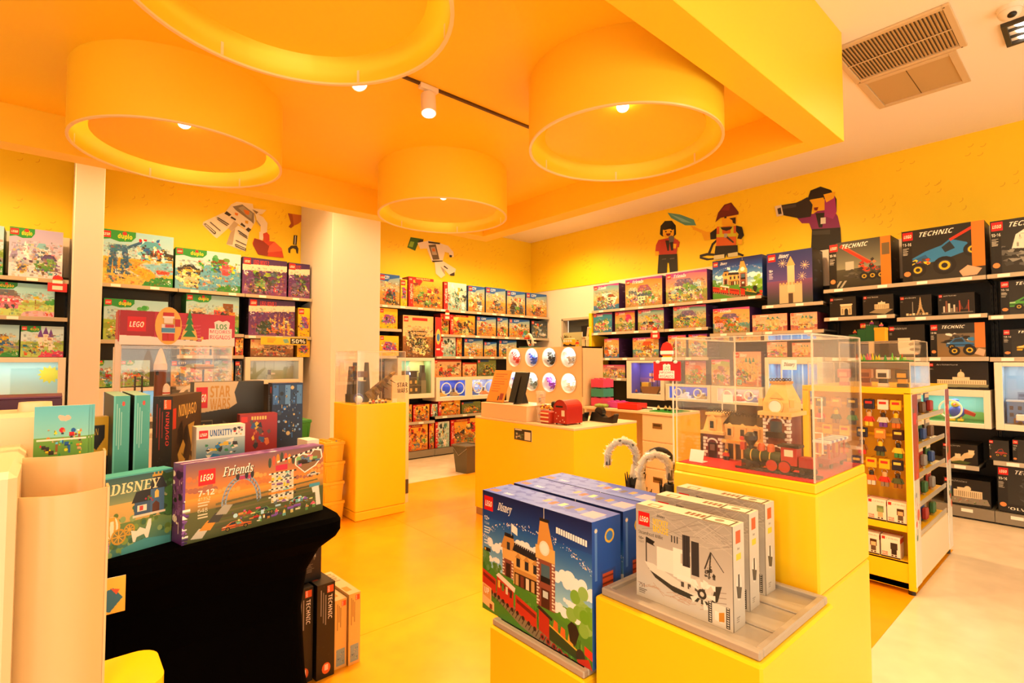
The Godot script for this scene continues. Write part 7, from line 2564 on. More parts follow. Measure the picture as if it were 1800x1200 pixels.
func tray(t: Node3D, y: float, x: float, z: float):
	pbox(t, "tray", mats.tray_grey, Vector3(0, y + 0.005, 0), Vector3(x - 0.01, 0.01, z - 0.01))
	for sx in [-1, 1]:
		pbox(t, "tray_edge", mats.tray_grey, Vector3(sx * (x / 2 - 0.012), y + 0.013, 0), Vector3(0.024, 0.025, z), 0.004)
	for sz in [-1, 1]:
		pbox(t, "tray_edge", mats.tray_grey, Vector3(0, y + 0.013, sz * (z / 2 - 0.012)), Vector3(x - 0.048, 0.025, 0.024), 0.004)
	for i in 2:
		pbox(t, "rib", mats.tray_grey, Vector3(-x * 0.17 + x * 0.34 * i, y + 0.012, 0), Vector3(0.012, 0.006, z - 0.06), 0.002)

func pedestals():
	var t := pedestal("lowest yellow pedestal under the blue station cartons", Vector3(1.352, 0, -1.69), Vector3(1.93, 0.43, -1.185))
	tray(t, 0.43, 0.56, 0.49)
	t = pedestal("middle yellow pedestal under the grey steamer cartons", Vector3(1.39, 0, -1.168), Vector3(1.928, 0.71, -0.612))
	tray(t, 0.71, 0.5, 0.53)
	# blue station cartons
	room(620)
	var front := cell(620, 500)
	station_art(false)
	var top := cell(320, 90)
	grad(0, 1, k("2a50c8"), k("4268d8"))
	rng.seed = 6
	for i in 10:
		cloud(rng.randf(), rng.randf_range(0.1, 0.9), 0.3, k("5a7ce0"))
	rc(0.03, 0.66, 0.08, 0.2, k("e86a5a"))
	tx("Disney", 0.16, 0.68, 0.09, 0.16, k("e8eeff"), 1, 0.3)
	for i in 5:
		rc(0.48 + 0.07 * i, 0.3 + 0.06 * (i % 2), 0.04, 0.26, [k("d89a8a"), k("c85a4a"), k("e8c8a8"), k("4a4a6a"), k("b8885a")][i])
	rc(0.85, 0.3, 0.11, 0.44, k("c8a0c8"))
	var side := cell(90, 300)
	grad(0, 1, k("2050b0"), k("2a62c0"))
	ci(0.6, 0.13, 0.05, k("e8b83a"))
	ci(0.6, 0.13, 0.034, k("3a7ad0"))
	rc(0.3, 0.36, 0.5, 0.34, k("2a4a9a"))
	rc(0.36, 0.38, 0.36, 0.28, k("c8502a"))
	for i in 6:
		rc(0.36, 0.4 + 0.045 * i, 0.36, 0.012, k("7a2a1a"))
	rc(0.1, 0.05, 0.08, 0.36, k("5a8ad8"))
	ci(0.14, 0.07, 0.014, k("f0dcc8"))
	var ys := 0.4562
	for q in [[1.386, -1.4785, "frontmost of three blue station cartons, its picture facing forward"], [1.57, -1.486, "middle one of the three blue station cartons on the low pedestal"], [1.735, -1.493, "rearmost of the three blue station cartons on the low pedestal"]]:
		carton("station_carton", q[2], "toy box", "blue station cartons on the low pedestal", Vector3(q[0] + 0.08, ys, q[1]), -PI / 2, 0.605, 0.495, 0.158, front, side, top)
	# steamer cartons
	room(420)
	front = cell(420, 370)
	steamer_art()
	side = cell(90, 340)
	grad(0, 1, k("cfc8bc"), k("c4bcb0"))
	rc(0, 0, 0.08, 1, k("5a544c"))
	rc(0.3, 0.06, 0.4, 0.12, k("e0562a"))
	tx("Disney", 0.4, 0.22, 0.2, 0.03, k("5a5248"), 1, 0.3)
	rc(0.32, 0.28, 0.4, 0.06, k("f0c430"))
	el(0.52, 0.6, 0.24, 0.13, k("d8d2c8"))
	pg([0.3, 0.58, 0.76, 0.62, 0.66, 0.72, 0.38, 0.7], k("4a463e"))
	rc(0.46, 0.48, 0.12, 0.12, k("2a2a28"))
	small_print(0.3, 0.88, 0.3, 3, k("8a8276"), 0.01)
	top = cell(330, 80)
	grad(0, 1, k("d6cdc0"), k("ddd5c8"))
	rc(0.1, 0.4, 0.14, 0.4, k("e0562a"))
	rc(0.118, 0.48, 0.1, 0.24, k("f0d8c8"))
	for i in 4:
		rc(0.5 + 0.05 * i, 0.3, 0.035, 0.4, k("7a4a3a"))
	rc(0.7, 0.1, 0.27, 0.8, k("3a342c"))
	rc(0.72, 0.2, 0.23, 0.6, k("e8e0d2"))
	ci(0.83, 0.5, 0.18, k("8a8276"))
	rc(0.0, 0.92, 1.0, 0.08, k("4a443c"))
	var yb := 0.7205
	for q in [[1.482, -0.898, 0.0, "frontmost of three grey steamer cartons, its picture facing forward"], [1.64, -0.925, 0.02, "middle one of the three grey steamer cartons on the tray"], [1.8, -0.94, -0.02, "rearmost of the three grey steamer cartons on the tray"]]:
		carton("steamer_carton", q[3], "toy box", "grey steamer cartons on the middle pedestal", Vector3(q[0] + 0.038, yb, q[1]), -PI / 2 + q[2], 0.332, 0.3, 0.074, front, side, top)

# ------------------------------------------------------------------ clear cases
func clear_case(label: String, at: Vector3, x: float, h: float, z: float) -> Node3D:
	var t := thing("clear_case", label, "display case", at)
	var m: StandardMaterial3D = mats.acrylic
	var e := clear("acrylic_edge", "fff2dc", 0.45)
	for sx in [-1, 1]:
		pbox(t, "pane", m, Vector3(sx * (x / 2 - 0.002), h / 2, 0), Vector3(0.003, h, z - 0.008))
	for sz in [-1, 1]:
		pbox(t, "pane", m, Vector3(0, h / 2, sz * (z / 2 - 0.002)), Vector3(x - 0.008, h, 0.003))
	pbox(t, "lid", m, Vector3(0, h + 0.002, 0), Vector3(x, 0.003, z))
	for sx in [-1, 1]:
		for sz in [-1, 1]:
			pbox(t, "corner_edge", e, Vector3(sx * (x / 2 - 0.002), h / 2, sz * (z / 2 - 0.002)), Vector3(0.005, h, 0.005))
		pbox(t, "top_edge", e, Vector3(sx * (x / 2 - 0.002), h, 0), Vector3(0.004, 0.004, z - 0.008))
	for sz in [-1, 1]:
		pbox(t, "top_edge", e, Vector3(0, h, sz * (z / 2 - 0.002)), Vector3(x - 0.008, 0.004, 0.004))
	return t

func train_case():
	var t := pedestal("tallest front pedestal of two yellow blocks under the station model", Vector3(1.935, 0, -1.202), Vector3(2.482, 1.05, -0.657), 0.71)
	pbox(t, "plinth", mats.gloss_yellow, Vector3(0, 1.067, 0), Vector3(0.535, 0.034, 0.533), 0.004)
	pbox(t, "red_felt", mt("felt_red", "c41f1c", 0.8), Vector3(0, 1.085, 0), Vector3(0.515, 0.003, 0.513))
	var c := clear_case("large clear acrylic case over the brick station and train", Vector3(2.2085, 1.0875, -0.9295), 0.525, 0.508, 0.525)
	for y in [0.1, 0.22]:
		var s0 := st()
		tube(s0, [Vector3(-0.255, y, 0.263), Vector3(-0.255, y, 0.285), Vector3(-0.255, y + 0.07, 0.285), Vector3(-0.255, y + 0.07, 0.263)], 0.003, 6)
		put(s0, "clasp", clear("acrylic_edge", "fff2dc", 0.45), c)
	var yb := 1.0868
	# the station: left pavilion, middle hall, clock tower; its front faces -x
	var st0 := thing("toy_station", "tan and brown brick-built station model with a clock tower", "toy building", Vector3(2.2, yb, -0.97), -PI / 2)
	var tn := hue("efbd74")
	var br := hue("7a3a2e")
	var wh := hue("e8dccb")
	var dk := hue("1c1a18")
	var s := st()
	# base floors
	for q in [[-0.165, 0.085, 0.1], [0.1, 0.1, 0.2]]:
		var x: float = q[0]
		var w: float = q[1]
		var h: float = q[2]
		s = st()
		box(s, Vector3(x, h / 2, 0), Vector3(w, h, 0.12), 0.001)
		put(s, "brick_wall", br, st0)
		s = st()
		var n := int(h / 0.0145)
		for i in n:
			for sx in [-1.0, 1.0]:
				var l := 0.012 if i % 2 == 0 else 0.02
				box(s, Vector3(x + sx * (w / 2 - l / 2 + 0.001), 0.008 + 0.0145 * i, 0.061 - l / 2), Vector3(l, 0.0115, l), 0.0006)
		put(s, "quoin", wh, st0)
		pbox(st0, "door", hue("3a1c12"), Vector3(x, 0.032, 0.061), Vector3(0.036, 0.064, 0.004))
		pbox(st0, "door_light", hue("7a5a4a"), Vector3(x, 0.044, 0.0635), Vector3(0.022, 0.026, 0.002))
		s = st()
		var arc := []
		for i in 9:
			var a := PI * i / 8.0
			arc.append(Vector3(x + cos(a) * 0.022, 0.064 + sin(a) * 0.016, 0.062))
		tube(s, arc, 0.004, 6)
		put(s, "door_arch", wh, st0)
	# pavilion upper storey
	pbox(st0, "cornice", tn, Vector3(-0.165, 0.107, 0), Vector3(0.105, 0.014, 0.14), 0.001)
	s = st()
	X = Transform3D(Basis(), Vector3(-0.165, 0, 0))
	frustum(s, Vector2(0.088, 0.12), Vector2(0.06, 0.09), 0.114, 0.18)
	put(s, "mansard", tn, st0)
	pbox(st0, "dormer", tn, Vector3(-0.165, 0.142, 0.055), Vector3(0.034, 0.044, 0.02), 0.001)
	pbox(st0, "window", dk, Vector3(-0.165, 0.142, 0.066), Vector3(0.016, 0.03, 0.003))
	gable(st0, -0.165, 0.164, 0.056, 0.044, 0.02, tn)
	pbox(st0, "roof_cap", tn, Vector3(-0.165, 0.186, 0), Vector3(0.075, 0.012, 0.105), 0.001)
	cresting(st0, -0.2, -0.13, 0.192)
	# middle hall
	pbox(st0, "hall_wall", tn, Vector3(-0.04, 0.075, -0.01), Vector3(0.165, 0.15, 0.1), 0.001)
	pbox(st0, "hall_opening", hue("4a3020"), Vector3(-0.04, 0.036, 0.0405), Vector3(0.14, 0.066, 0.003))
	for i in 5:
		pbox(st0, "hall_post", hue("e0b060"), Vector3(-0.105 + 0.0325 * i, 0.036, 0.052), Vector3(0.008, 0.07, 0.008), 0.0005)
	pbox(st0, "awning", hue("e8c078"), Vector3(-0.04, 0.077, 0.05), Vector3(0.165, 0.014, 0.035), 0.001)
	pbox(st0, "name_board", hue("d89a3a"), Vector3(-0.04, 0.08, 0.069), Vector3(0.12, 0.01, 0.003))
	for i in 3:
		var x := -0.095 + 0.055 * i
		pbox(st0, "dormer", tn, Vector3(x, 0.118, 0.043), Vector3(0.03, 0.042, 0.014), 0.001)
		pbox(st0, "window", dk, Vector3(x, 0.116, 0.051), Vector3(0.015, 0.028, 0.003))
		gable(st0, x, 0.138, 0.044, 0.04, 0.016, tn)
	pcyl(st0, "emblem", hue("c83a3a"), Vector3(-0.04, 0.096, 0.05), Vector3(-0.04, 0.096, 0.056), 0.009)
	s = st()
	X = Transform3D(Basis(Vector3.RIGHT, 0.5), Vector3(-0.04, 0.168, 0.0))
	box(s, Vector3.ZERO, Vector3(0.172, 0.008, 0.09), 0.001)
	put(s, "hall_roof", dk, st0)
	cresting(st0, -0.12, 0.045, 0.188)
	# clock tower
	pbox(st0, "balcony", dk, Vector3(0.1, 0.125, 0.068), Vector3(0.07, 0.022, 0.02), 0.001)
	pbox(st0, "tower_window", hue("3a4a50"), Vector3(0.1, 0.155, 0.061), Vector3(0.044, 0.045, 0.004))
	s = st()
	var ar2 := []
	for i in 11:
		var a := PI * i / 10.0
		ar2.append(Vector3(0.1 + cos(a) * 0.03, 0.172 + sin(a) * 0.022, 0.062))
	tube(s, ar2, 0.005, 6)
	put(s, "tower_arch", wh, st0)
	pbox(st0, "tower_cornice", tn, Vector3(0.1, 0.207, 0), Vector3(0.13, 0.016, 0.15), 0.001)
	for i in 7:
		pbox(st0, "corbel", tn, Vector3(0.046 + 0.018 * i, 0.195, 0.066), Vector3(0.008, 0.012, 0.012), 0.0005)
	pbox(st0, "clock_stage", tn, Vector3(0.1, 0.233, 0), Vector3(0.1, 0.038, 0.12), 0.001)
	pcyl(st0, "clock_face", hue("f6f0e2"), Vector3(0.1, 0.236, 0.062), Vector3(0.1, 0.236, 0.068), 0.024, 0.024, 24)
	s = st()
	torus(s, Vector3(0.1, 0.236, 0.066), Vector3(0, 0, 1), 0.026, 0.004, 24, 6)
	put(s, "clock_ring", tn, st0)
	s = st()
	X = Transform3D(Basis(), Vector3(0.1, 0, 0))
	frustum(s, Vector2(0.1, 0.12), Vector2(0.052, 0.064), 0.252, 0.325)
	put(s, "spire", tn, st0)
	for sx in [-1, 1]:
		pbox(st0, "turret", tn, Vector3(0.1 + sx * 0.06, 0.25, 0.05), Vector3(0.018, 0.03, 0.018), 0.001)
	gable(st0, 0.1, 0.268, 0.05, 0.05, 0.024, tn)
	pbox(st0, "spire_cap", hue("c88a3a"), Vector3(0.1, 0.329, 0), Vector3(0.062, 0.01, 0.075), 0.001)
	cresting(st0, 0.07, 0.13, 0.334)
	# masts with white cards
	for q in [[-0.15, 0.192, 0.27, 0.045, 0.035, "plain white flag on the mast of the station pavilion", ""], [0.1, 0.334, 0.42, 0.055, 0.04, "white name card on the mast of the clock tower", "Disney"]]:
		var f := thing("toy_flag", q[5], "flag", Vector3(2.2, yb + q[1], -0.97 + q[0]), -PI / 2)
		pcyl(f, "mast", wh, Vector3(0, 0, 0), Vector3(0, q[2] - q[1], 0), 0.0025, 0.0025, 8)
		room(40)
		var uv := cell(56, 40)
		rc(0, 0, 1, 1, k("fbf8f2"))
		if q[6]:
			tx(q[6], 0.12, 0.26, 0.74, 0.46, k("4a4640"), 1, 0.2)
		flat(f, "flag_card", uv, q[3], q[4], Vector3(q[3] / 2 + 0.003, q[2] - q[1] - q[4], 0), 0.0, 0.002)
	# the train in front of the station
	var tr := thing("toy_train", "black, green and red toy steam locomotive before the station", "toy train", Vector3(2.03, yb, -0.835), -PI / 2)
	for i in 2:
		pbox(tr, "rail", hue("3a342e"), Vector3(0.01, 0.004, -0.016 + 0.032 * i), Vector3(0.3, 0.008, 0.005))
	for i in 16:
		pbox(tr, "sleeper", hue("2a2420"), Vector3(-0.13 + 0.0187 * i, 0.002, 0), Vector3(0.01, 0.004, 0.05))
	pbox(tr, "chassis", dk, Vector3(0.01, 0.028, 0), Vector3(0.26, 0.012, 0.035), 0.001)
	s = st()
	cyl(s, Vector3(-0.1, 0.055, 0), Vector3(0.03, 0.055, 0), 0.022, 0.022, 18)
	put(s, "boiler", hue("1e3a22"), tr)
	for x in [-0.08, -0.045, -0.01]:
		s = st()
		cyl(s, Vector3(x, 0.055, 0), Vector3(x + 0.004, 0.055, 0), 0.0232, 0.0232, 18)
		put(s, "boiler_band", hue("d8a83a"), tr)
	s = st()
	lathe(s, [Vector2(0.008, 0.0), Vector2(0.01, 0.02), Vector2(0.024, 0.04), Vector2(0.024, 0.055), Vector2(0.012, 0.068), Vector2(0.0, 0.068)], Vector3(-0.085, 0.072, 0), 16)
	put(s, "chimney", dk, tr)
	for x in [-0.045, -0.01]:
		s = st()
		lathe(s, [Vector2(0.013, 0.0), Vector2(0.013, 0.02), Vector2(0.009, 0.028), Vector2(0.0, 0.03)], Vector3(x, 0.074, 0), 14)
		put(s, "dome", hue("d8602a"), tr)
	pbox(tr, "lamp_box", hue("c8341e"), Vector3(-0.115, 0.085, 0), Vector3(0.018, 0.03, 0.02), 0.001)
	s = st()
	prism(s, [Vector2(-0.15, 0.008), Vector2(-0.115, 0.008), Vector2(-0.115, 0.032)], -0.02, 0.02)
	put(s, "cow_catcher", hue("c8341e"), tr)
	pbox(tr, "cab", hue("b8281e"), Vector3(0.06, 0.068, 0), Vector3(0.055, 0.065, 0.042), 0.001)
	pbox(tr, "cab_window", hue("f0e0c0"), Vector3(0.06, 0.08, 0.0215), Vector3(0.03, 0.024, 0.002))
	pbox(tr, "cab_roof", dk, Vector3(0.06, 0.105, 0), Vector3(0.075, 0.01, 0.052), 0.002)
	pbox(tr, "tender", hue("a8241c"), Vector3(0.118, 0.052, 0), Vector3(0.05, 0.036, 0.04), 0.001)
	for x in [-0.085, -0.055]:
		for z in [-0.02, 0.02]:
			pcyl(tr, "wheel", dk, Vector3(x, 0.02, z - 0.003), Vector3(x, 0.02, z + 0.003), 0.012)
	for x in [0.0, 0.045]:
		for z in [-0.021, 0.021]:
			var wl := pcyl(tr, "wheel", hue("b8281e"), Vector3(x, 0.028, z - 0.003), Vector3(x, 0.028, z + 0.003), 0.02, -1.0, 24)
			s = st()
			torus(s, Vector3(x, 0.028, z), Vector3(0, 0, 1), 0.02, 0.003, 24, 6)
			put(s, "tyre", dk, wl)
	for x in [0.105, 0.132]:
		for z in [-0.019, 0.019]:
			pcyl(tr, "wheel", dk, Vector3(x, 0.018, z - 0.003), Vector3(x, 0.018, z + 0.003), 0.01)
	# passenger car with a striped roof, standing round the corner beside the tower
	var car := thing("toy_carriage", "red toy carriage with a blue striped roof beside the clock tower", "toy train", Vector3(2.32, yb, -0.735), 0.0)
	pbox(car, "floor", hue("a8241c"), Vector3(0, 0.03, 0), Vector3(0.2, 0.02, 0.05), 0.001)
	for i in 4:
		for z in [-0.02, 0.02]:
			pbox(car, "post", hue("c8341e"), Vector3(-0.085 + 0.057 * i, 0.07, z), Vector3(0.006, 0.06, 0.006))
	for i in 9:
		pbox(car, "roof_slat", hue("f0ece4" if i % 2 == 0 else "3a4aa0"), Vector3(-0.096 + 0.024 * i, 0.105, 0), Vector3(0.0235, 0.01, 0.06), 0.001)
	for x in [-0.06, 0.06]:
		for z in [-0.018, 0.018]:
			pcyl(car, "wheel", dk, Vector3(x, 0.012, z - 0.003), Vector3(x, 0.012, z + 0.003), 0.012)
	figure("toy figure in a red jacket standing in the station hall", Vector3(2.13, yb, -1.07), 0.026, "c8341e", "2a2a30", "2a1c14", -PI / 2)
	figure("toy figure in yellow standing under the station awning", Vector3(2.13, yb, -0.94), 0.026, "e8b83a", "3a4a8a", "7a4a1e", -PI / 2)
	var card := thing("price_card", "white price card at the left front inside the large case", "card", Vector3(1.99, yb, -1.13), -PI / 2)
	s = st()
	X = Transform3D(Basis(Vector3.RIGHT, -0.3), Vector3.ZERO)
	box(s, Vector3(0, 0.026, 0), Vector3(0.06, 0.05, 0.002))
	put(s, "card_face", hue("f8f4ec"), card)
	pbox(card, "card_foot", hue("f8f4ec"), Vector3(0, 0.001, -0.02), Vector3(0.06, 0.002, 0.04))
	# red gift sign with a santa hat, clipped to the left corner of the case
	room(90)
	var uv2 := cell(130, 80)
	gift_sign()
	var sg := thing("gift_sign", "small red gift sign topped by a santa hat at the case corner", "sign", Vector3(1.926, 1.085, -1.212), -PI / 2)
	pcyl(sg, "pole", clear("acrylic_edge", "fff2dc", 0.45), Vector3(0.02, 0.0, 0), Vector3(0.02, 0.335, 0), 0.004, 0.004, 10)
	flat(sg, "sign_board", uv2, 0.128, 0.08, Vector3(-0.005, 0.335, 0.004), 0.0, 0.004, "b81a24")
	s = st()
	prism(s, [Vector2(-0.03, 0.44), Vector2(0.022, 0.44), Vector2(0.024, 0.47), Vector2(0.014, 0.49), Vector2(-0.004, 0.498), Vector2(-0.022, 0.49), Vector2(-0.032, 0.47)], 0.003, 0.007)
	put(s, "hat", hue("d8281e"), sg)
	pbox(sg, "hat_band", hue("fbf6ee"), Vector3(-0.004, 0.452, 0.005), Vector3(0.062, 0.016, 0.007), 0.002)
	pbox(sg, "face", hue("d8b02a"), Vector3(-0.004, 0.438, 0.004), Vector3(0.04, 0.014, 0.004))
	pbox(sg, "beard", hue("fbf6ee"), Vector3(-0.004, 0.424, 0.006), Vector3(0.05, 0.018, 0.006), 0.002)
	for x in [-0.048, 0.036]:
		s = st()
		ball(s, Vector3(x, 0.413, 0.006), Vector3(0.01, 0.007, 0.006), 8, 5)
		put(s, "mitten", hue("fbf6ee"), sg)

func gift_sign():
	rc(0, 0, 1, 1, k("c4202c"))
	rc(0.08, 0.5, 0, 0, k("c4202c"))
	pg([0.36, 0.18, 0.44, 0.12, 0.5, 0.18, 0.56, 0.12, 0.64, 0.18, 0.64, 0.5, 0.36, 0.5], k("fbf6f0"))
	rc(0.22, 0.48, 0.56, 0.24, k("fbf6f0"))
	rc(0.2, 0.68, 0.58, 0.2, k("fbf6f0"))
	tx("LOS", 0.4, 0.26, 0.2, 0.2, k("2a9a5a"), 2)
	tx("MEJORES", 0.26, 0.52, 0.48, 0.14, k("c4202c"), 2)
	tx("REGALOS", 0.24, 0.71, 0.5, 0.13, k("c4202c"), 2)

func gable(t: Node3D, x: float, y: float, z: float, w: float, h: float, m: Material):
	var s := st()
	prism(s, [Vector2(x - w / 2, y), Vector2(x + w / 2, y), Vector2(x, y + h)], z, z + 0.01)
	put(s, "gable", m, t)

func cresting(t: Node3D, x0: float, x1: float, y: float):
	var s := st()
	var x := x0
	while x <= x1:
		for z in [-0.03, 0.03]:
			torus(s, Vector3(x, y + 0.006, z), Vector3(0, 0, 1), 0.005, 0.0016, 10, 5)
			cyl(s, Vector3(x, y - 0.006, z), Vector3(x, y + 0.002, z), 0.0016, 0.0016, 5)
		x += 0.0125
	var o := put(s, "cresting", hue("1c1a18"), t)
	o.set_meta("kind", "stuff")

# ------------------------------------------------------------------ keychain stand
func key_stand():
	var x0 := 4.16
	var x1 := 5.33
	var z0 := -1.5
	var z1 := -0.848
	var top := 1.325
	var t := thing("keychain_stand", "tall yellow keychain stand with hanging cards and two box shelves", "display stand", Vector3((x0 + x1) / 2, 0, (z0 + z1) / 2), -PI / 2)
	var w := z1 - z0
	var d := x1 - x0
	var y: StandardMaterial3D = mats.gloss_yellow
	pbox(t, "top_board", y, Vector3(0, top - 0.02, 0), Vector3(w, 0.04, d), 0.003)
	pbox(t, "bottom_board", y, Vector3(0, 0.05, 0), Vector3(w - 0.03, 0.04, d - 0.02))
	for sx in [-1, 1]:
		pbox(t, "front_post", y, Vector3(sx * (w / 2 - 0.02), top / 2, d / 2 - 0.02), Vector3(0.04, top - 0.06, 0.04), 0.002)
	pbox(t, "front_panel", y, Vector3(0, 0.118, d / 2 - 0.02), Vector3(w - 0.08, 0.175, 0.02), 0.002)
	pbox(t, "box_shelf", y, Vector3(0, 0.2, d / 2 - 0.075), Vector3(w - 0.08, 0.012, 0.13))
	pbox(t, "box_shelf", y, Vector3(0, 0.43, d / 2 - 0.075), Vector3(w - 0.08, 0.012, 0.13))
	pbox(t, "shelf_lip", y, Vector3(0, 0.415, d / 2 - 0.012), Vector3(w - 0.08, 0.042, 0.012), 0.002)
	pbox(t, "peg_panel", mt("peg_yellow", "d8a51a", 0.5), Vector3(0, 0.74, d / 2 - 0.15), Vector3(w - 0.04, 1.1, 0.012))
	for i in 3:
		pbox(t, "peg_rail", y, Vector3(0, 1.2 - 0.2 * i, d / 2 - 0.14), Vector3(w - 0.08, 0.018, 0.01))
	# side with printed posts and little shelves (faces +z of the room)
	for q in [[d / 2 - 0.07, 0.14, "front"], [-d / 2 + 0.07, 0.14, "rear"]]:
		room(420)
		var uv := cell(50, 400)
		rng.seed = hash(q[2])
		grad(0, 0.45, k("8a3a2a"), k("b8502a"))
		grad(0.45, 1, k("c8c4b4"), k("e0d8c8"))
		bits(0, 0.05, 1, 0.75, 60, ["3a6a4a", "8a8a84", "c85a3a", "e8d8b8", "4a5a8a", "d8482a"], 0.02, 0.06)
		rc(0.2, 0.1, 0.5, 0.06, k("c8281e"))
		flat(t, "side_print", uv, q[1], top - 0.1, Vector3(w / 2 + 0.002, 0.06, q[0]), PI / 2, 0.004)
	pbox(t, "side_base", mt("stand_white", "e0cfae", 0.35), Vector3(w / 2 - 0.01, 0.2, 0), Vector3(0.02, 0.28, d - 0.3))
	for i in 5:
		pbox(t, "side_shelf", y, Vector3(w / 2 - 0.09, 0.345 + 0.19 * i, 0), Vector3(0.16, 0.014, d - 0.3))
		pbox(t, "side_lip", mt("strip_grey", "b8ae9c", 0.3, 0.2), Vector3(w / 2 - 0.008, 0.36 + 0.19 * i, 0), Vector3(0.006, 0.03, d - 0.3))
	pbox(t, "core_panel", y, Vector3(w / 2 - 0.18, 0.74, -0.08), Vector3(0.012, 1.1, d - 0.5))
	for sx in [-1, 1]:
		for sz in [-1, 1]:
			pcyl(t, "glide_foot", mats.black_plastic, Vector3(sx * (w / 2 - 0.03), 0, sz * (d / 2 - 0.03)), Vector3(sx * (w / 2 - 0.03), 0.03, sz * (d / 2 - 0.03)), 0.02)
	# things on the side shelves
	var kinds := ["grey", "blue", "brown", "red", "green"]
	var hexes := ["8a8680", "2a4a8a", "6a4a2e", "a83024", "3a6a3a"]
	for i in 5:
		for j in 3:
			var c := thing("blister_pack", "%s blister pack, %s on side shelf %s of the keychain stand" % [kinds[(i + j) % 5], ["nearest", "middle", "farthest"][j], ["one", "two", "three", "four", "five"][i]], "toy pack", Vector3(4.5 + 0.24 * j, 0.3525 + 0.19 * i, z1 - 0.075))
			pbox(c, "backing_card", hue(hexes[(i + j) % 5]), Vector3(0, 0.075, 0), Vector3(0.14, 0.15, 0.006))
			pbox(c, "toy", hue(hexes[(i + j + 2) % 5]), Vector3(0, 0.055, 0.02), Vector3(0.07, 0.08, 0.035), 0.008)
			pbox(c, "header", hue("f0d8b0"), Vector3(0, 0.13, 0.004), Vector3(0.12, 0.03, 0.004))
	# hanging key rings
	var rows := [[1.245, [-1.39, -1.29, -1.19, -1.09, -1.01, -0.938]], [1.05, [-1.35, -1.24, -1.135, -1.03, -0.93]], [0.85, [-1.36, -1.265, -1.17, -1.085, -1.01, -0.938]]]
	var cards := ["1c2038", "22263e", "14162a", "e8b81e", "d88a3a", "f0e8dc", "2a2050", "f0c01e", "3a1c1c", "f4c81e", "2a2a58"]
	var bodies := ["c8302a", "6a3aa0", "2a2a34", "8a7a6a", "c83a34", "4a5a3a", "e8742a", "f0c83a", "8a5a2a", "d8d0c8", "3a8a4a"]
	var looks := ["navy", "slate", "black", "yellow", "orange", "white", "violet", "gold", "maroon", "bright yellow", "indigo"]
	var figs := ["red", "purple", "black", "taupe", "scarlet", "olive", "orange", "sunny yellow", "brown", "grey", "green"]
	var n := 0
	for r in 3:
		var at: Array = rows[r][1]
		for i in at.size():
			var g := (n * 4 + r) % 11
			var kk := thing("key_ring", "%s carded key ring with a %s figure, number %s of %s peg row" % [looks[g], figs[(g + n) % 11], ["one", "two", "three", "four", "five", "six"][i], ["top", "middle", "bottom"][r]], "keychain", Vector3(4.2, rows[r][0], at[i]), -PI / 2, "keychains on the yellow stand")
			kk.scale = Vector3.ONE * 1.18
			pcyl(kk, "peg", mats.steel, Vector3(0, 0.0, -0.06), Vector3(0, 0.0, 0.0), 0.002, 0.002, 8)
			pbox(kk, "card", hue(cards[g]), Vector3(0, -0.03, 0), Vector3(0.052, 0.056, 0.024), 0.003)
			pbox(kk, "card_print", hue("f0d060" if g % 2 == 0 else "c8302a"), Vector3(0, -0.02, 0.0125), Vector3(0.034, 0.014, 0.002))
			var s := st()
			torus(s, Vector3(0, -0.072, 0.006), Vector3(0, 0, 1), 0.013, 0.0022, 18, 6)
			put(s, "ring", mats.steel, kk)
			s = st()
			cyl(s, Vector3(0, -0.085, 0.006), Vector3(0, -0.1, 0.006), 0.012, 0.012, 12)
			ball(s, Vector3(0, -0.085, 0.006), Vector3(0.013, 0.012, 0.013), 10, 6)
			put(s, "head", hue(["2a1c14", "f2c021", "1c1c1c", "d8a878"][n % 4]), kk)
			s = st()
			prism(s, [Vector2(-0.02, -0.13), Vector2(0.02, -0.13), Vector2(0.013, -0.1), Vector2(-0.013, -0.1)], -0.004, 0.016)
			put(s, "torso", hue(bodies[(g + n) % 11]), kk)
			for sx in [-1, 1]:
				pbox(kk, "leg", hue(bodies[(g + n + 3) % 11]), Vector3(sx * 0.01, -0.143, 0.006), Vector3(0.017, 0.026, 0.02), 0.002)
				pcyl(kk, "arm", hue(bodies[(g + n) % 11]), Vector3(sx * 0.015, -0.103, 0.006), Vector3(sx * 0.027, -0.128, 0.01), 0.006, 0.005, 8)
			n += 1
	# small square cartons on the two shelves
	var firsts := ["white", "white", "white", "white", "amber", "white", "white"]
	var u := 0
	for r in 2:
		var zs := [-1.28, -1.168, -1.056, -0.945] if r == 0 else [-1.335, -1.22, -1.1, -0.985]
		for i in zs.size():
			room(90)
			var f := cell(70, 84)
			var amber: bool = (r == 1 and i == 1)
			grad(0, 1, k("f4c860") if amber else k("f4ece2"), k("e8b850") if amber else k("eee2d4"))
			rc(0.05, 0.05, 0.18, 0.13, k("d8241e"))
			tx("BRICKHEADZ", 0.3, 0.08, 0.6, 0.07, k("9a948a"), 2)
			rc(0.0, 0.93, 1, 0.07, k("2a2220"))
			if not amber:
				tx("STAR", 0.06, 0.74, 0.3, 0.07, k("c8281e"))
				tx("WARS", 0.06, 0.83, 0.3, 0.07, k("c8281e"))
			var hc: Color = [k("2a2624"), k("6a3a1e"), k("6a8a5a"), k("3a2418")][(i + r) % 4]
			rc(0.5, 0.3, 0.36, 0.3, hc)
			rc(0.54, 0.42, 0.28, 0.18, [k("e8c090"), k("2e2a28"), k("8aa86a"), k("e0b080")][(i + r * 2) % 4])
			rc(0.54, 0.6, 0.28, 0.22, [k("1c1c1e"), k("3a3430"), k("c8b080"), k("5a4a3a")][(i + r) % 4])
			rc(0.54, 0.84, 0.1, 0.06, k("2a2422"))
			rc(0.72, 0.84, 0.1, 0.06, k("2a2422"))
			var sd := cell(20, 40)
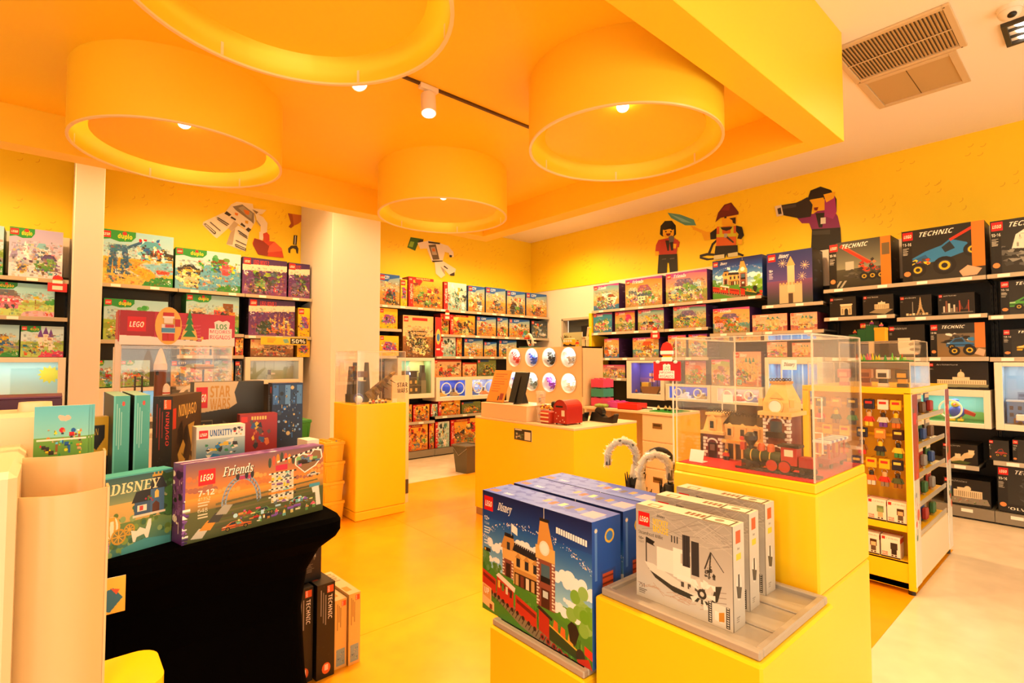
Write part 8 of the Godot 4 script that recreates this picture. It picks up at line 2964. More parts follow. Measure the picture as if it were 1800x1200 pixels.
			rc(0, 0, 1, 1, k("e8ddd0"))
			rc(0, 0.1, 1, 0.2, k("c83a2a"))
			carton("square_carton", "%s small square toy carton, %s on the %s yellow box shelf" % ["amber" if amber else "white", ["farthest left", "second", "third", "rightmost"][i], "upper" if r == 0 else "lower"], "toy box", "small cartons on the keychain stand", Vector3(4.222, 0.4365 - 0.23 * r, zs[i]), -PI / 2, 0.105, 0.14, 0.09, f, sd, sd)
			u += 1
	# clear case with two block heads on the stand
	clear_case("low clear case with toy heads on top of the keychain stand", Vector3(4.5, top + 0.0005, -1.17), 0.56, 0.17, 0.62)
	for q in [[Vector3(4.35, top, -1.04), "f0e8e0", "2a2a2a", "white blocky toy head in the low clear case"], [Vector3(4.35, top, -0.93), "2a2422", "d8a030", "black blocky toy head with an amber face in the low clear case"], [Vector3(4.42, top, -1.16), "c88a5a", "8a5a3a", "brown blocky toy head in the low clear case"], [Vector3(4.42, top, -1.3), "d86a7a", "f0c0b0", "pink blocky toy head in the low clear case"]]:
		var h := thing("blocky_toy", q[3], "toy", q[0], -PI / 2)
		pbox(h, "legs", hue(q[1]), Vector3(0, 0.012, 0), Vector3(0.06, 0.024, 0.04), 0.002)
		pbox(h, "body", hue(q[2]), Vector3(0, 0.04, 0), Vector3(0.05, 0.032, 0.035), 0.002)
		pbox(h, "head", hue(q[1]), Vector3(0, 0.088, 0), Vector3(0.075, 0.064, 0.06), 0.004)
		pbox(h, "face", hue(q[2]), Vector3(0, 0.08, 0.031), Vector3(0.05, 0.03, 0.003))
	# toy garden on the low case
	var gd := thing("toy_garden", "long green toy garden model lying on the low clear case", "toy", Vector3(4.36, top + 0.1755, -1.05), -PI / 2)
	pbox(gd, "plate", hue("3a7a3a"), Vector3(0, 0.005, 0), Vector3(0.34, 0.01, 0.12), 0.001)
	rng.seed = 12
	for i in 26:
		var p := Vector3(rng.randf_range(-0.15, 0.15), 0.01, rng.randf_range(-0.05, 0.05))
		pcyl(gd, "plant", hue(["5ab83a", "d8c83a", "3a9a4a", "e06a8a", "c85a2a", "9ad05a"][i % 6]), p, p + Vector3(0, rng.randf_range(0.02, 0.05), 0), 0.01, 0.002, 6)
	# second clear case behind, with a green and yellow block model on it
	clear_case("tall clear case behind the low one on the keychain stand", Vector3(5.02, top + 0.0005, -1.2), 0.42, 0.33, 0.5)
	var gm := thing("toy_steps", "green stepped block with a yellow column and tiny figures on the tall case", "toy", Vector3(4.98, top + 0.3355, -1.32), -PI / 2)
	bricks(gm, "step", [[Vector3(-0.06, 0.03, 0), Vector3(0.06, 0.06, 0.1), "0f5a2e"], [Vector3(0.0, 0.05, 0), Vector3(0.06, 0.1, 0.1), "0f5a2e"], [Vector3(0.06, 0.065, 0), Vector3(0.06, 0.13, 0.1), "0f5a2e"]])
	bricks(gm, "column", [[Vector3(0.125, 0.045, 0.01), Vector3(0.07, 0.09, 0.09), "f2b01c"], [Vector3(0.125, 0.1, 0.01), Vector3(0.075, 0.02, 0.095), "f2b01c"]])
	for q in [[0.06, 0.466, "a83a8a", "purple toy figure at the top of the green steps"], [0.0, 0.436, "e0a83a", "amber toy figure on the middle green step"], [-0.06, 0.396, "d8502a", "orange toy figure on the lowest green step"], [0.125, 0.446, "e86a8a", "pink toy figure on the yellow column"]]:
		figure(q[3], Vector3(4.98, top + q[1], -1.32 + q[0]), 0.024, q[2], "3a3a3a", "5a3a1e", -PI / 2)

# ------------------------------------------------------------------ pedestal with the brown and grey model
func crate(label: String, hex: String, at: Vector3, turn: float, lid: bool):
	var t := thing("brick_crate", label, "crate", at, turn, "stacked plastic crates")
	var m := hue(hex)
	var s := st()
	frustum(s, Vector2(0.165, 0.2), Vector2(0.19, 0.225), 0.0, 0.16)
	put(s, "tub", m, t)
	pbox(t, "rim", m, Vector3(0, 0.17, 0), Vector3(0.205, 0.03, 0.24), 0.004)
	s = st()
	prism(s, [Vector2(-0.04, 0.16), Vector2(0.04, 0.16), Vector2(0.03, 0.125), Vector2(-0.03, 0.125)], 0.108, 0.114)
	put(s, "handle", m, t)
	for sx in [-1, 1]:
		pbox(t, "corner_rib", m, Vector3(sx * 0.075, 0.08, 0.105), Vector3(0.012, 0.15, 0.012), 0.002)
	if lid:
		for i in 2:
			for j in 3:
				pcyl(t, "lid_stud", m, Vector3(-0.048 + 0.096 * i, 0.185, -0.075 + 0.075 * j), Vector3(-0.048 + 0.096 * i, 0.197, -0.075 + 0.075 * j), 0.026)
		pbox(t, "lid_clip", hue("8a9ab0"), Vector3(0.03, 0.19, 0.09), Vector3(0.02, 0.008, 0.012))

func plinth_display():
	var t := pedestal("yellow pedestal under the clear case by the wide white column", Vector3(2.13, 0, -5.2), Vector3(2.66, 1.09, -4.67), 0.085)
	clear_case("clear acrylic case over the brown and grey models", Vector3(2.395, 1.0905, -4.935), 0.515, 0.51, 0.515)
	var yb := 1.0912
	# grey castle-like tower model
	var g := thing("toy_ruin", "dark grey brick tower model in the case by the wide column", "toy building", Vector3(2.33, yb, -5.03))
	bricks(g, "block", [[Vector3(0, 0.04, 0), Vector3(0.24, 0.08, 0.16), "3a3630"], [Vector3(-0.02, 0.14, 0.0), Vector3(0.14, 0.14, 0.12), "3a302a"], [Vector3(0.0, 0.28, 0), Vector3(0.12, 0.06, 0.1), "6a4a34"]])
	for q in [[-0.1, 0.36], [-0.055, 0.4], [0.07, 0.4]]:
		var s := st()
		X = Transform3D(Basis(), Vector3(q[0], 0, 0.0))
		frustum(s, Vector2(0.05, 0.08), Vector2(0.028, 0.04), 0.08, q[1])
		put(s, "spire", hue("45464a"), g)
	pbox(g, "niche", hue("241e1a"), Vector3(-0.01, 0.15, 0.061), Vector3(0.05, 0.1, 0.006))
	pbox(g, "awning", hue("d8c8a8"), Vector3(-0.01, 0.215, 0.075), Vector3(0.06, 0.008, 0.04))
	# long brown craft rising to the right
	var b := thing("toy_craft", "mottled brown brick craft tilted up to the right in the case", "toy", Vector3(2.455, yb, -4.84))
	pcyl(b, "support", hue("3a342c"), Vector3(-0.04, 0, 0), Vector3(-0.04, 0.09, 0), 0.014)
	rng.seed = 31
	for i in 9:
		var s := st()
		X = Transform3D(Basis(Vector3(0, 0, 1), 0.72), Vector3(-0.1 + 0.026 * i, 0.07 + 0.024 * i, 0))
		var r := 0.06 - 0.0045 * i
		box(s, Vector3.ZERO, Vector3(0.042, r * 1.5, r * 1.6), 0.006)
		put(s, "hull_plate", hue(["6a5636", "4a3c26", "7a6844", "3a3022", "5a4a2e"][i % 5]), b)
	pcyl(b, "nose", hue("8a6a34"), Vector3(0.12, 0.27, 0), Vector3(0.165, 0.3, 0), 0.022, 0.012, 10)
	for i in 5:
		pcyl(b, "antenna", hue("2a2620"), Vector3(-0.06 + 0.04 * i, 0.1 + 0.03 * i, 0.03), Vector3(-0.02 + 0.04 * i, 0.07 + 0.03 * i, 0.06), 0.006, 0.003, 6)
	# blue round machine at the left
	var o := thing("toy_orb", "blue and white round toy machine at the left of the case", "toy", Vector3(2.2, yb, -4.78))
	var s2 := st()
	ball(s2, Vector3(0, 0.04, 0), Vector3(0.04, 0.04, 0.04), 14, 9)
	put(s2, "orb", hue("c8c8d8"), o)
	s2 = st()
	torus(s2, Vector3(0, 0.05, 0), Vector3(0, 0, 1), 0.045, 0.006, 20, 6)
	put(s2, "hoop", hue("4a5aa8"), o)
	for i in 6:
		figure(["first", "second", "third", "fourth", "fifth", "sixth"][i] + " from left of the tiny figures lined up in the model case", Vector3(2.29 + 0.033 * i, yb, -4.715), 0.026, ["f0e8e0", "c8302a", "f0f0ea", "8a5a3a", "e8e0d8", "d8a878"][i], ["2a2a2a", "8a3a2a", "3a3a3a"][i % 3], ["f0f0ea", "3a2418", "2a2a2a"][i % 3], 0.0, "figures lined up in the model case")
	var pc := thing("price_card", "small pale price card in the case by the wide column", "card", Vector3(2.55, yb, -4.71))
	pbox(pc, "card_face", hue("f4dcc8"), Vector3(0, 0.02, 0), Vector3(0.05, 0.04, 0.004))
	pbox(pc, "card_foot", hue("f4dcc8"), Vector3(0, 0.001, -0.012), Vector3(0.05, 0.002, 0.024))
	# board with the film title beside the pedestal
	room(480)
	var uv := cell(76, 460)
	grad(0, 1, k("f4dcb4"), k("f0d4a8"))
	tx("STAR", 0.3, 0.06, 0.6, 0.035, k("1c1814"))
	tx("WARS", 0.3, 0.105, 0.6, 0.035, k("1c1814"))
	var bd := thing("title_board", "tall pale board lettered in black beside the model pedestal", "sign", Vector3(2.765, 0, -4.985))
	flat(bd, "board", uv, 0.2, 1.355, Vector3(0, 0, 0), 0.0, 0.02, "e8d0a8")
	pbox(bd, "socket_box", hue("4a4436"), Vector3(0.07, 0.17, 0.018), Vector3(0.05, 0.15, 0.014), 0.003)
	# crates of bricks
	for i in 4:
		crate(["bottom yellow crate of the stack beside the pedestal", "second yellow crate from the floor beside the pedestal", "third yellow crate from the floor beside the pedestal", "topmost yellow crate with a studded lid beside the pedestal"][i], "f0bc1e", Vector3(1.985, 0.186 * i, -4.93), [0.05, -0.03, 0.04, 0.0][i], i == 3)
	for i in 4:
		crate(["bottom", "second", "third", "fourth"][i] + " crate of the hidden stack under the green one", "e8b420", Vector3(1.8, 0.186 * i, -5.3), 0.0, false)
	crate("green crate on top of the rear stack near the wide column", "2a8a24", Vector3(1.8, 0.744, -5.3), 0.0, false)

# ------------------------------------------------------------------ rocket display behind the table
func rocket_display():
	var t := thing("rocket_pedestal", "white pedestal under the rocket case behind the black table", "pedestal", Vector3(0.62, 0, -4.42))
	pbox(t, "block", mats.frame_white, Vector3(0, 0.5, 0), Vector3(0.66, 0.998, 0.62), 0.005)
	var c := clear_case("clear case with white and brown rockets under a red banner", Vector3(0.62, 1.0005, -4.42), 0.64, 0.6, 0.6)
	pbox(c, "white_side", mats.frame_white, Vector3(-0.335, 0.32, 0.29), Vector3(0.03, 0.64, 0.03), 0.002)
	# banner on the front top edge
	room(150)
	var uv := cell(330, 118)
	rc(0, 0, 1, 1, k("c8324a"))
	grad(0, 1, k("c22a40"), k("cc3850"))
	rc(0, 0, 0.28, 1, k("a81a24"))
	pg([0, 0.72, 0.25, 0.74, 0.45, 0.82, 0.7, 0.8, 1, 0.72, 1, 1, 0, 1], k("fbf6f0"))
	logo(0.06, 0.18, 0.42)
	pg([0.8, 0.24, 0.84, 0.18, 0.88, 0.22, 0.92, 0.18, 0.95, 0.24, 0.94, 0.48, 0.81, 0.48], k("fbf6f0"))
	rc(0.75, 0.44, 0.22, 0.36, k("fbf6f0"))
	tx("LOS", 0.82, 0.3, 0.1, 0.16, k("2a9a5a"))
	tx("MEJORES", 0.765, 0.49, 0.19, 0.12, k("c4284a"), 2)
	tx("REGALOS", 0.765, 0.65, 0.19, 0.12, k("c4284a"), 2)
	for i in 4:
		el(0.58, 0.36 + 0.1 * i, 0.1, 0.04, k("e87a8a"))
		el(0.58, 0.35 + 0.1 * i, 0.1, 0.035, k("c8324a"))
	bits(0.5, 0.72, 0.24, 0.16, 10, ["4a8ad8", "e8c040", "ffffff", "c8323a"], 0.04, 0.09)
	var bn := thing("gift_banner", "red and white gift banner with a santa cut-out above the rockets", "banner", Vector3(0.62, 1.607, -4.11))
	flat(bn, "banner_board", uv, 0.66, 0.22, Vector3(0, 0, 0), 0.0, 0.008)
	pbox(bn, "banner_return", hue("b82234"), Vector3(-0.334, 0.12, -0.1), Vector3(0.006, 0.2, 0.2))
	# cut-outs: toy santa and fir tree, each a flat card in front of the board
	var s := st()
	var oval := []
	for i in 24:
		oval.append(Vector2(-0.07 + cos(TAU * i / 24) * 0.075, 0.13 + sin(TAU * i / 24) * 0.125))
	prism(s, oval, 0.006, 0.01)
	var cut := put(s, "santa_cut_out", hue("f6c050"), bn)
	var zz := 0.0115
	for q in [[0.0, 0.055, 0.036, 0.05, "c4241e"], [-0.034, 0.055, 0.03, 0.05, "c4241e"], [-0.017, 0.11, 0.075, 0.06, "f0ece4"], [-0.017, 0.1, 0.075, 0.03, "4a9ad0"], [0.035, 0.15, 0.03, 0.05, "c4241e"], [-0.017, 0.165, 0.05, 0.04, "f6e8d8"], [-0.017, 0.2, 0.06, 0.034, "c4241e"], [-0.017, 0.186, 0.066, 0.014, "fbf6f0"], [-0.01, 0.128, 0.05, 0.02, "c83a3a"]]:
		zz += 0.0008
		pbox(cut, "print_patch", hue(q[4]), Vector3(-0.055 + q[0], q[1], zz), Vector3(q[2], q[3], 0.003), 0.001)
	s = st()
	prism(s, [Vector2(0.0, 0.04), Vector2(0.1, 0.04), Vector2(0.085, 0.11), Vector2(0.075, 0.11), Vector2(0.052, 0.25), Vector2(0.048, 0.25), Vector2(0.025, 0.11), Vector2(0.015, 0.11)], 0.006, 0.01)
	var fir := put(s, "fir_cut_out", hue("f0c860"), bn)
	for i in 4:
		s = st()
		prism(s, [Vector2(0.012 + 0.008 * i, 0.06 + 0.042 * i), Vector2(0.088 - 0.008 * i, 0.06 + 0.042 * i), Vector2(0.05, 0.12 + 0.042 * i)], 0.0102 + 0.0002 * i, 0.0122 + 0.0002 * i)
		put(s, "fir_tier", hue("2a8a3a"), fir)
	# the rockets
	var yb := 1.001
	var r := thing("toy_rocket", "tall brown toy rocket with a white pointed nose in the case", "toy rocket", Vector3(0.545, yb, -4.38))
	s = st()
	lathe(s, [Vector2(0.0, 0.0), Vector2(0.036, 0.0), Vector2(0.036, 0.44)], Vector3.ZERO, 24)
	put(s, "brown_stage", hue("7a3a14"), r)
	s = st()
	lathe(s, [Vector2(0.041, 0.44), Vector2(0.041, 0.48), Vector2(0.037, 0.485)], Vector3.ZERO, 24)
	put(s, "collar", hue("e8d8c8"), r)
	s = st()
	lathe(s, [Vector2(0.037, 0.485), Vector2(0.024, 0.54), Vector2(0.01, 0.582), Vector2(0.0, 0.595)], Vector3.ZERO, 24)
	put(s, "nose_cone", hue("f4eee4"), r)
	pbox(r, "panel_line", hue("1c1a18"), Vector3(-0.02, 0.42, 0.03), Vector3(0.02, 0.03, 0.006))
	r = thing("toy_rocket", "short white toy rocket in front of the brown one", "toy rocket", Vector3(0.565, yb, -4.24))
	s = st()
	lathe(s, [Vector2(0.0, 0.0), Vector2(0.022, 0.0), Vector2(0.022, 0.3), Vector2(0.018, 0.33), Vector2(0.009, 0.346), Vector2(0.0, 0.35)], Vector3.ZERO, 24)
	put(s, "hull", hue("f6efe6"), r)
	s = st()
	lathe(s, [Vector2(0.0225, 0.28), Vector2(0.0225, 0.29)], Vector3.ZERO, 24)
	put(s, "red_ring", hue("c83a2a"), r)
	var gt := thing("toy_gantry", "dark lattice toy gantry left of the rockets", "toy", Vector3(0.42, yb, -4.36))
	for x in [-0.02, 0.02]:
		for z in [-0.02, 0.02]:
			pcyl(gt, "strut", hue("2a2620"), Vector3(x, 0, z), Vector3(x, 0.4, z), 0.004, 0.004, 6)
	for i in 8:
		pbox(gt, "brace", hue("2a2620"), Vector3(0, 0.03 + 0.05 * i, 0), Vector3(0.044, 0.005, 0.044))
	var pod := thing("toy_capsule", "white toy space centre with an arch at the right of the rockets", "toy building", Vector3(0.76, yb, -4.3))
	pbox(pod, "wall", hue("e8e0d4"), Vector3(0.03, 0.16, -0.02), Vector3(0.16, 0.32, 0.06), 0.003)
	pbox(pod, "panel", hue("2a2620"), Vector3(0.03, 0.2, 0.012), Vector3(0.06, 0.2, 0.006))
	pbox(pod, "stripe", hue("e06a2a"), Vector3(0.085, 0.19, 0.012), Vector3(0.025, 0.06, 0.006))
	s = st()
	var ar := []
	for i in 13:
		var a := PI * i / 12.0
		ar.append(Vector3(-0.05 + cos(a) * 0.06, 0.24 + sin(a) * 0.08, 0.02))
	tube(s, ar, 0.012, 8)
	put(s, "arch", hue("f0e4cc"), pod)
	var sh := thing("toy_shuttle", "tan toy shuttle hung near the top of the rocket case", "toy", Vector3(0.8, yb + 0.44, -4.3))
	s = st()
	cyl(s, Vector3(-0.06, 0.02, 0), Vector3(0.06, 0.02, 0), 0.02, 0.016, 12)
	put(s, "fuselage", hue("c89a6a"), sh)
	pbox(sh, "wing", hue("4a3a2a"), Vector3(0, 0.012, 0), Vector3(0.16, 0.006, 0.09), 0.001)
	pcyl(sh, "hanger", clear("acrylic_edge", "fff2dc", 0.45), Vector3(0, 0.03, 0), Vector3(0, 0.158, 0), 0.0015, 0.0015, 6)

# ------------------------------------------------------------------ black table with cartons
func rounded(w: float, d: float, r: float, n := 6) -> Array:
	var out := []
	for q in [[1, 1, 0.0], [-1, 1, PI / 2], [-1, -1, PI], [1, -1, 1.5 * PI]]:
		for i in n + 1:
			var a: float = q[2] + PI / 2 * i / n
			out.append(Vector2(q[0] * (w / 2 - r) + cos(a) * r, q[1] * (d / 2 - r) + sin(a) * r))
	return out

func black_table():
	var cx := 0.46
	var cz := -2.47
	var t := thing("display_table", "table under a tight black cloth that flares out at the top", "table", Vector3(cx, 0, cz))
	# stretch cloth: rings from floor to top
	var w := 0.74
	var d := 1.14
	var prof := [[0.0, -0.05], [0.3, -0.13], [0.55, -0.15], [0.7, -0.13], [0.79, -0.08], [0.845, -0.015], [0.87, 0.0], [0.905, 0.0], [0.92, -0.012]]
	var rings := []
	for p in prof:
		var ring := []
		var g: float = p[1] * 0.3
		for v in rounded(w + g * 2, d + p[1] * 2, 0.06):
			ring.append(v + Vector2(g, 0))
		rings.append([p[0], ring])
	var s := st()
	for i in rings.size() - 1:
		var a: Array = rings[i][1]
		var b: Array = rings[i + 1][1]
		for j in a.size():
			var l := (j + 1) % a.size()
			var o := Vector3(a[j].x, 0, a[j].y)
			quad(s, Vector3(a[j].x, rings[i][0], a[j].y), Vector3(b[j].x, rings[i + 1][0], b[j].y), Vector3(b[l].x, rings[i + 1][0], b[l].y), Vector3(a[l].x, rings[i][0], a[l].y), o)
	var top: Array = rings[-1][1]
	for j in top.size():
		var l := (j + 1) % top.size()
		tri(s, Vector3(0, 0.92, 0), Vector3(top[j].x, 0.92, top[j].y), Vector3(top[l].x, 0.92, top[l].y), Vector3.UP)
	put(s, "black_cover", mats.black_cloth, t)
	var ty := 0.9205
	# race-track carton
	room(330)
	var front := cell(540, 280)
	race_art()
	var side := cell(40, 200)
	grad(0, 1, k("7a4a9a"), k("5a2a80"))
	bits(0, 0.1, 1, 0.8, 40, ["8a5ab8", "3a1e5a", "c8a0d8", "ffffff", "1c1c1c"], 0.03, 0.12)
	carton("race_carton", "large sunset-coloured race-track toy carton at the front of the black table", "toy box", "", Vector3(0.545, ty, -2.025), 0.215, 0.5, 0.252, 0.075, front, side, side)
	# a white and red carton standing behind its right end
	room(220)
	front = cell(60, 220)
	grad(0, 0.5, k("f0e4d8"), k("e8c8b8"))
	grad(0.5, 1, k("5a4a44"), k("2a2422"))
	rc(0.3, 0.1, 0.5, 0.14, k("d8321e"))
	bits(0.1, 0.5, 0.8, 0.4, 20, COOL)
	side = cell(30, 60)
	rc(0, 0, 1, 1, k("e8d8c8"))
	carton("slim_carton", "slim white and red carton standing behind the race-track carton's right end", "toy box", "", Vector3(0.79, ty, -2.19), 0.1, 0.05, 0.26, 0.09, front, side, side)
	# cottage carton
	room(320)
	front = cell(300, 300)
	cottage_art()
	side = cell(40, 60)
	rc(0, 0, 1, 1, k("2a8a94"))
	top = cell(60, 30)
	rc(0, 0, 1, 1, k("4ab0ba"))
	carton("cottage_carton", "teal-edged carton with a blue cottage picture at the left of the table", "toy box", "", Vector3(0.187, ty, -2.0), 0.33, 0.2, 0.236, 0.055, front, side, top)
	carton("teal_carton", "teal carton leaning flat behind the cottage carton", "toy box", "", Vector3(0.172, ty, -2.07), 0.33, 0.2, 0.225, 0.05, side, side, top)
	# upright spines
	rng.seed = 50
	room(320)
	var teal := cell(60, 300)
	spine("4aa8a0", "", "d8f0ec", false)
	ci(0.6, 0.06, 0.018, k("d84a3a"))
	rc(0.0, 0.0, 0.12, 1, k("6ac8c4"))
	var td := cell(40, 60)
	rc(0, 0, 1, 1, k("1e3a38"))
	var tt := cell(60, 40)
	rc(0, 0, 1, 1, k("8ac0b4"))
	var bt := 0.93
	carton("teal_spine_carton", "left one of two teal cartons standing on end on the table", "toy box", "teal cartons on the black table", Vector3(0.166, ty, -2.4), 0.02, 0.045, 0.462, 0.36, teal, td, tt)
	carton("teal_spine_carton", "right one of two teal cartons standing on end on the table", "toy box", "teal cartons on the black table", Vector3(0.223, ty, -2.4), 0.02, 0.045, 0.462, 0.36, teal, td, tt)
	room(320)
	var nj := cell(60, 300)
	rng.seed = 51
	spine("171310", "NINJAGO", "c8302a")
	bits(0.1, 0.7, 0.8, 0.28, 30, COOL, 0.02, 0.06)
	var nf := cell(230, 300)
	grad(0, 1, k("4a3420"), k("2a1e16"))
	mech(0.2, 0.3, 0.7, 0.6, ["5a4430", "2a1c14", "8a6a40", "1a1410", "a8843c"])
	tx("NINJAGO", 0.2, 0.08, 0.6, 0.12, k("c89a4a"))
	rc(0.02, 0.1, 0.1, 0.16, k("b8321e"))
	var ntop := cell(60, 40)
	rc(0, 0, 1, 1, k("2a2018"))
	# front = spine, right side = the dark picture
	carton("dark_spine_carton", "black-spined carton with a dark brown picture side on the table", "toy box", "", Vector3(0.352, ty, -2.33), -0.5, 0.062, 0.456, 0.28, nj, nf, ntop)
	# gold-lettered carton
	room(240)
	front = cell(270, 230)
	rng.seed = 52
	grad(0, 1, k("3a362c"), k("1e1c18"))
	pg([0, 0, 0.62, 0, 0.56, 0.1, 0.6, 0.2, 0.5, 0.24, 0, 0.28], k("d8b88a"))
	logo(0.03, 0.05, 0.18)
	tx("STAR", 0.22, 0.04, 0.28, 0.1, k("c88a2a"))
	tx("WARS", 0.22, 0.15, 0.28, 0.1, k("c88a2a"))
	mech(0.22, 0.34, 0.46, 0.36, ["5a564c", "8a8474", "2a2824", "c8c0a8", "3a3630"])
	for q in [[0.0, 0.34], [0.7, 0.3]]:
		rc(q[0] + 0.02, q[1], 0.24, 0.18, k("8a7a54"))
		rc(q[0] + 0.03, q[1] + 0.01, 0.22, 0.16, k("2e2c26"))
		bits(q[0] + 0.05, q[1] + 0.03, 0.18, 0.12, 10, COOL, 0.02, 0.05)
	side = cell(30, 60)
	rc(0, 0, 1, 1, k("1c1a16"))
	carton("gold_letter_carton", "dark carton with gold lettering at the back of the table", "toy box", "", Vector3(0.585, ty, -2.63), 0.0, 0.28, 0.49, 0.09, front, side, side)
	# small blue-lettered carton on two flat white ones
	room(200)
	front = cell(190, 170)
	rng.seed = 53
	grad(0, 0.32, k("f0e4d4"), k("f4ece0"))
	grad(0.32, 1, k("b8c8c4"), k("3a6a90"))
	logo(0.05, 0.1, 0.2)
	tx("UNIKITTY", 0.27, 0.1, 0.46, 0.16, k("1a5a9a"))
	bits(0.76, 0.06, 0.2, 0.22, 10, ["d83a2a", "f0b02a", "3a3a3a", "e88aa0"], 0.04, 0.09)
	mech(0.2, 0.4, 0.6, 0.4, ["2a7ab8", "3a3a38", "e8e0d0", "e0b83a", "3a8a5a"])
	for i in 5:
		pg([0.2 + 0.14 * i, 0.98, 0.26 + 0.14 * i, 0.84, 0.33 + 0.14 * i, 0.84, 0.27 + 0.14 * i, 0.98], k("1c1c1c") if i % 2 == 0 else k("e8c040"))
	side = cell(30, 60)
	rc(0, 0, 1, 1, k("e0d0bc"))
	var i0 := 0
	for q in [[0.492, -2.235, "flat white carton under the blue-lettered carton, lower one"], [0.492, -2.235, "flat white carton under the blue-lettered carton, upper one"], [0.645, -2.4, "flat white carton under the small red carton, lower one"], [0.645, -2.4, "flat white carton under the small red carton, upper one"], [0.79, -2.52, "flat white carton under the deep blue carton, lower one"], [0.79, -2.52, "flat white carton under the deep blue carton, upper one"]]:
		carton("flat_carton", q[2], "toy box", "flat white cartons on the table", Vector3(q[0], ty + 0.097 * (i0 % 2), q[1]), 0.02 * (i0 % 2), 0.15, 0.096, 0.13, side, side, side)
		i0 += 1
	carton("blue_letter_carton", "small cream carton with blue lettering behind the race-track carton", "toy box", "", Vector3(0.468, ty + 0.194, -2.225), 0.06, 0.165, 0.146, 0.06, front, side, side)
	room(180)
	front = cell(150, 160)
	rng.seed = 54
	grad(0, 1, k("a82a2a"), k("7a1e22"))
	mech(0.3, 0.2, 0.5, 0.6, ["2a2a30", "d8b03a", "5a4a4a", "3a5a8a", "c8683a"])
	for i in 6:
		rc(0.3 + 0.07 * i, 0.06, 0.05, 0.09, k("e8c060"))
	rc(0.04, 0.06, 0.16, 0.14, k("d8301e"))
	side = cell(30, 60)
	rc(0, 0, 1, 1, k("7a1c1e"))
	carton("red_carton", "small dark red carton standing on flat white cartons", "toy box", "", Vector3(0.648, ty + 0.194, -2.395), -0.05, 0.145, 0.165, 0.06, front, side, side)
	room(320)
	front = cell(150, 290)
	rng.seed = 55
	grad(0, 1, k("14305c"), k("0e1c34"))
	for i in 5:
		rc(0.04 + 0.19 * i, 0.03, 0.17, 0.3, [k("3a6aa8"), k("2a4a70"), k("5a8ac0"), k("1c3a60"), k("4a7ab0")][i])
	bits(0.05, 0.05, 0.9, 0.9, 90, ["2a6ab8", "8ab0d8", "c8b078", "1a2434", "3a4a5a", "5a8ac8"], 0.02, 0.07)
	side = cell(90, 290)
	grad(0, 1, k("122038"), k("1a2a48"))
	rc(0.56, 0.06, 0.28, 0.1, k("d8482a"))
	small_print(0.1, 0.2, 0.5, 12, k("8a9ab0"), 0.012)
	bits(0.2, 0.66, 0.66, 0.26, 24, ["c8a060", "5a6a7a", "d8602a", "8a8a80"], 0.03, 0.08)
	carton("deep_blue_carton", "tall deep blue carton at the right rear of the table", "toy box", "", Vector3(0.795, ty + 0.194, -2.5), -0.12, 0.13, 0.288, 0.1, front, side, side)
	# yellow book with black lettering
	room(160)
	front = cell(100, 150)
	grad(0, 1, k("d8b02a"), k("c89a1e"))
	rc(0.1, 0.08, 0.8, 0.12, k("1c1810"))
	pg([0.1, 0.2, 0.9, 0.2, 0.7, 0.3, 0.5, 0.24, 0.3, 0.3], k("1c1810"))
	tx("BATMAN", 0.28, 0.11, 0.46, 0.06, k("d8b02a"))
	rc(0.0, 0.36, 1, 0.3, k("1c1a16"))
	bits(0.05, 0.38, 0.9, 0.26, 20, ["3a3630", "5a5448", "8a7a50"], 0.03, 0.08)
	pg([0.3, 0.84, 0.5, 0.78, 0.75, 0.74, 0.7, 0.86, 0.4, 0.9], k("241e14"))
	side = cell(20, 40)
	rc(0, 0, 1, 1, k("e8d8a8"))
	carton("yellow_book", "yellow and black book standing at the left rear of the table", "book", "", Vector3(0.085, ty, -2.36), 0.12, 0.11, 0.385, 0.045, front, side, side)
	# yellow leaflet stuck out from the cloth under the cottage carton
	room(90)
	uv_leaf()

func uv_leaf():
	var uv := cell(50, 70)
	grad(0, 1, k("f4c048"), k("f0b43a"))
	pg([0.1, 0.4, 0.6, 0.3, 0.9, 0.6, 0.5, 0.95, 0.1, 0.8], k("2a6a8a"))
	pg([0.5, 0.3, 0.8, 0.36, 0.7, 0.5], k("d8502a"))
	var o := flat(null, "hanging_leaflet", uv, 0.07, 0.1, Vector3(0.128, 0.79, -1.87), 0.0, 0.003)
	tag(o, "small yellow leaflet hanging from the front edge of the black table", "leaflet")

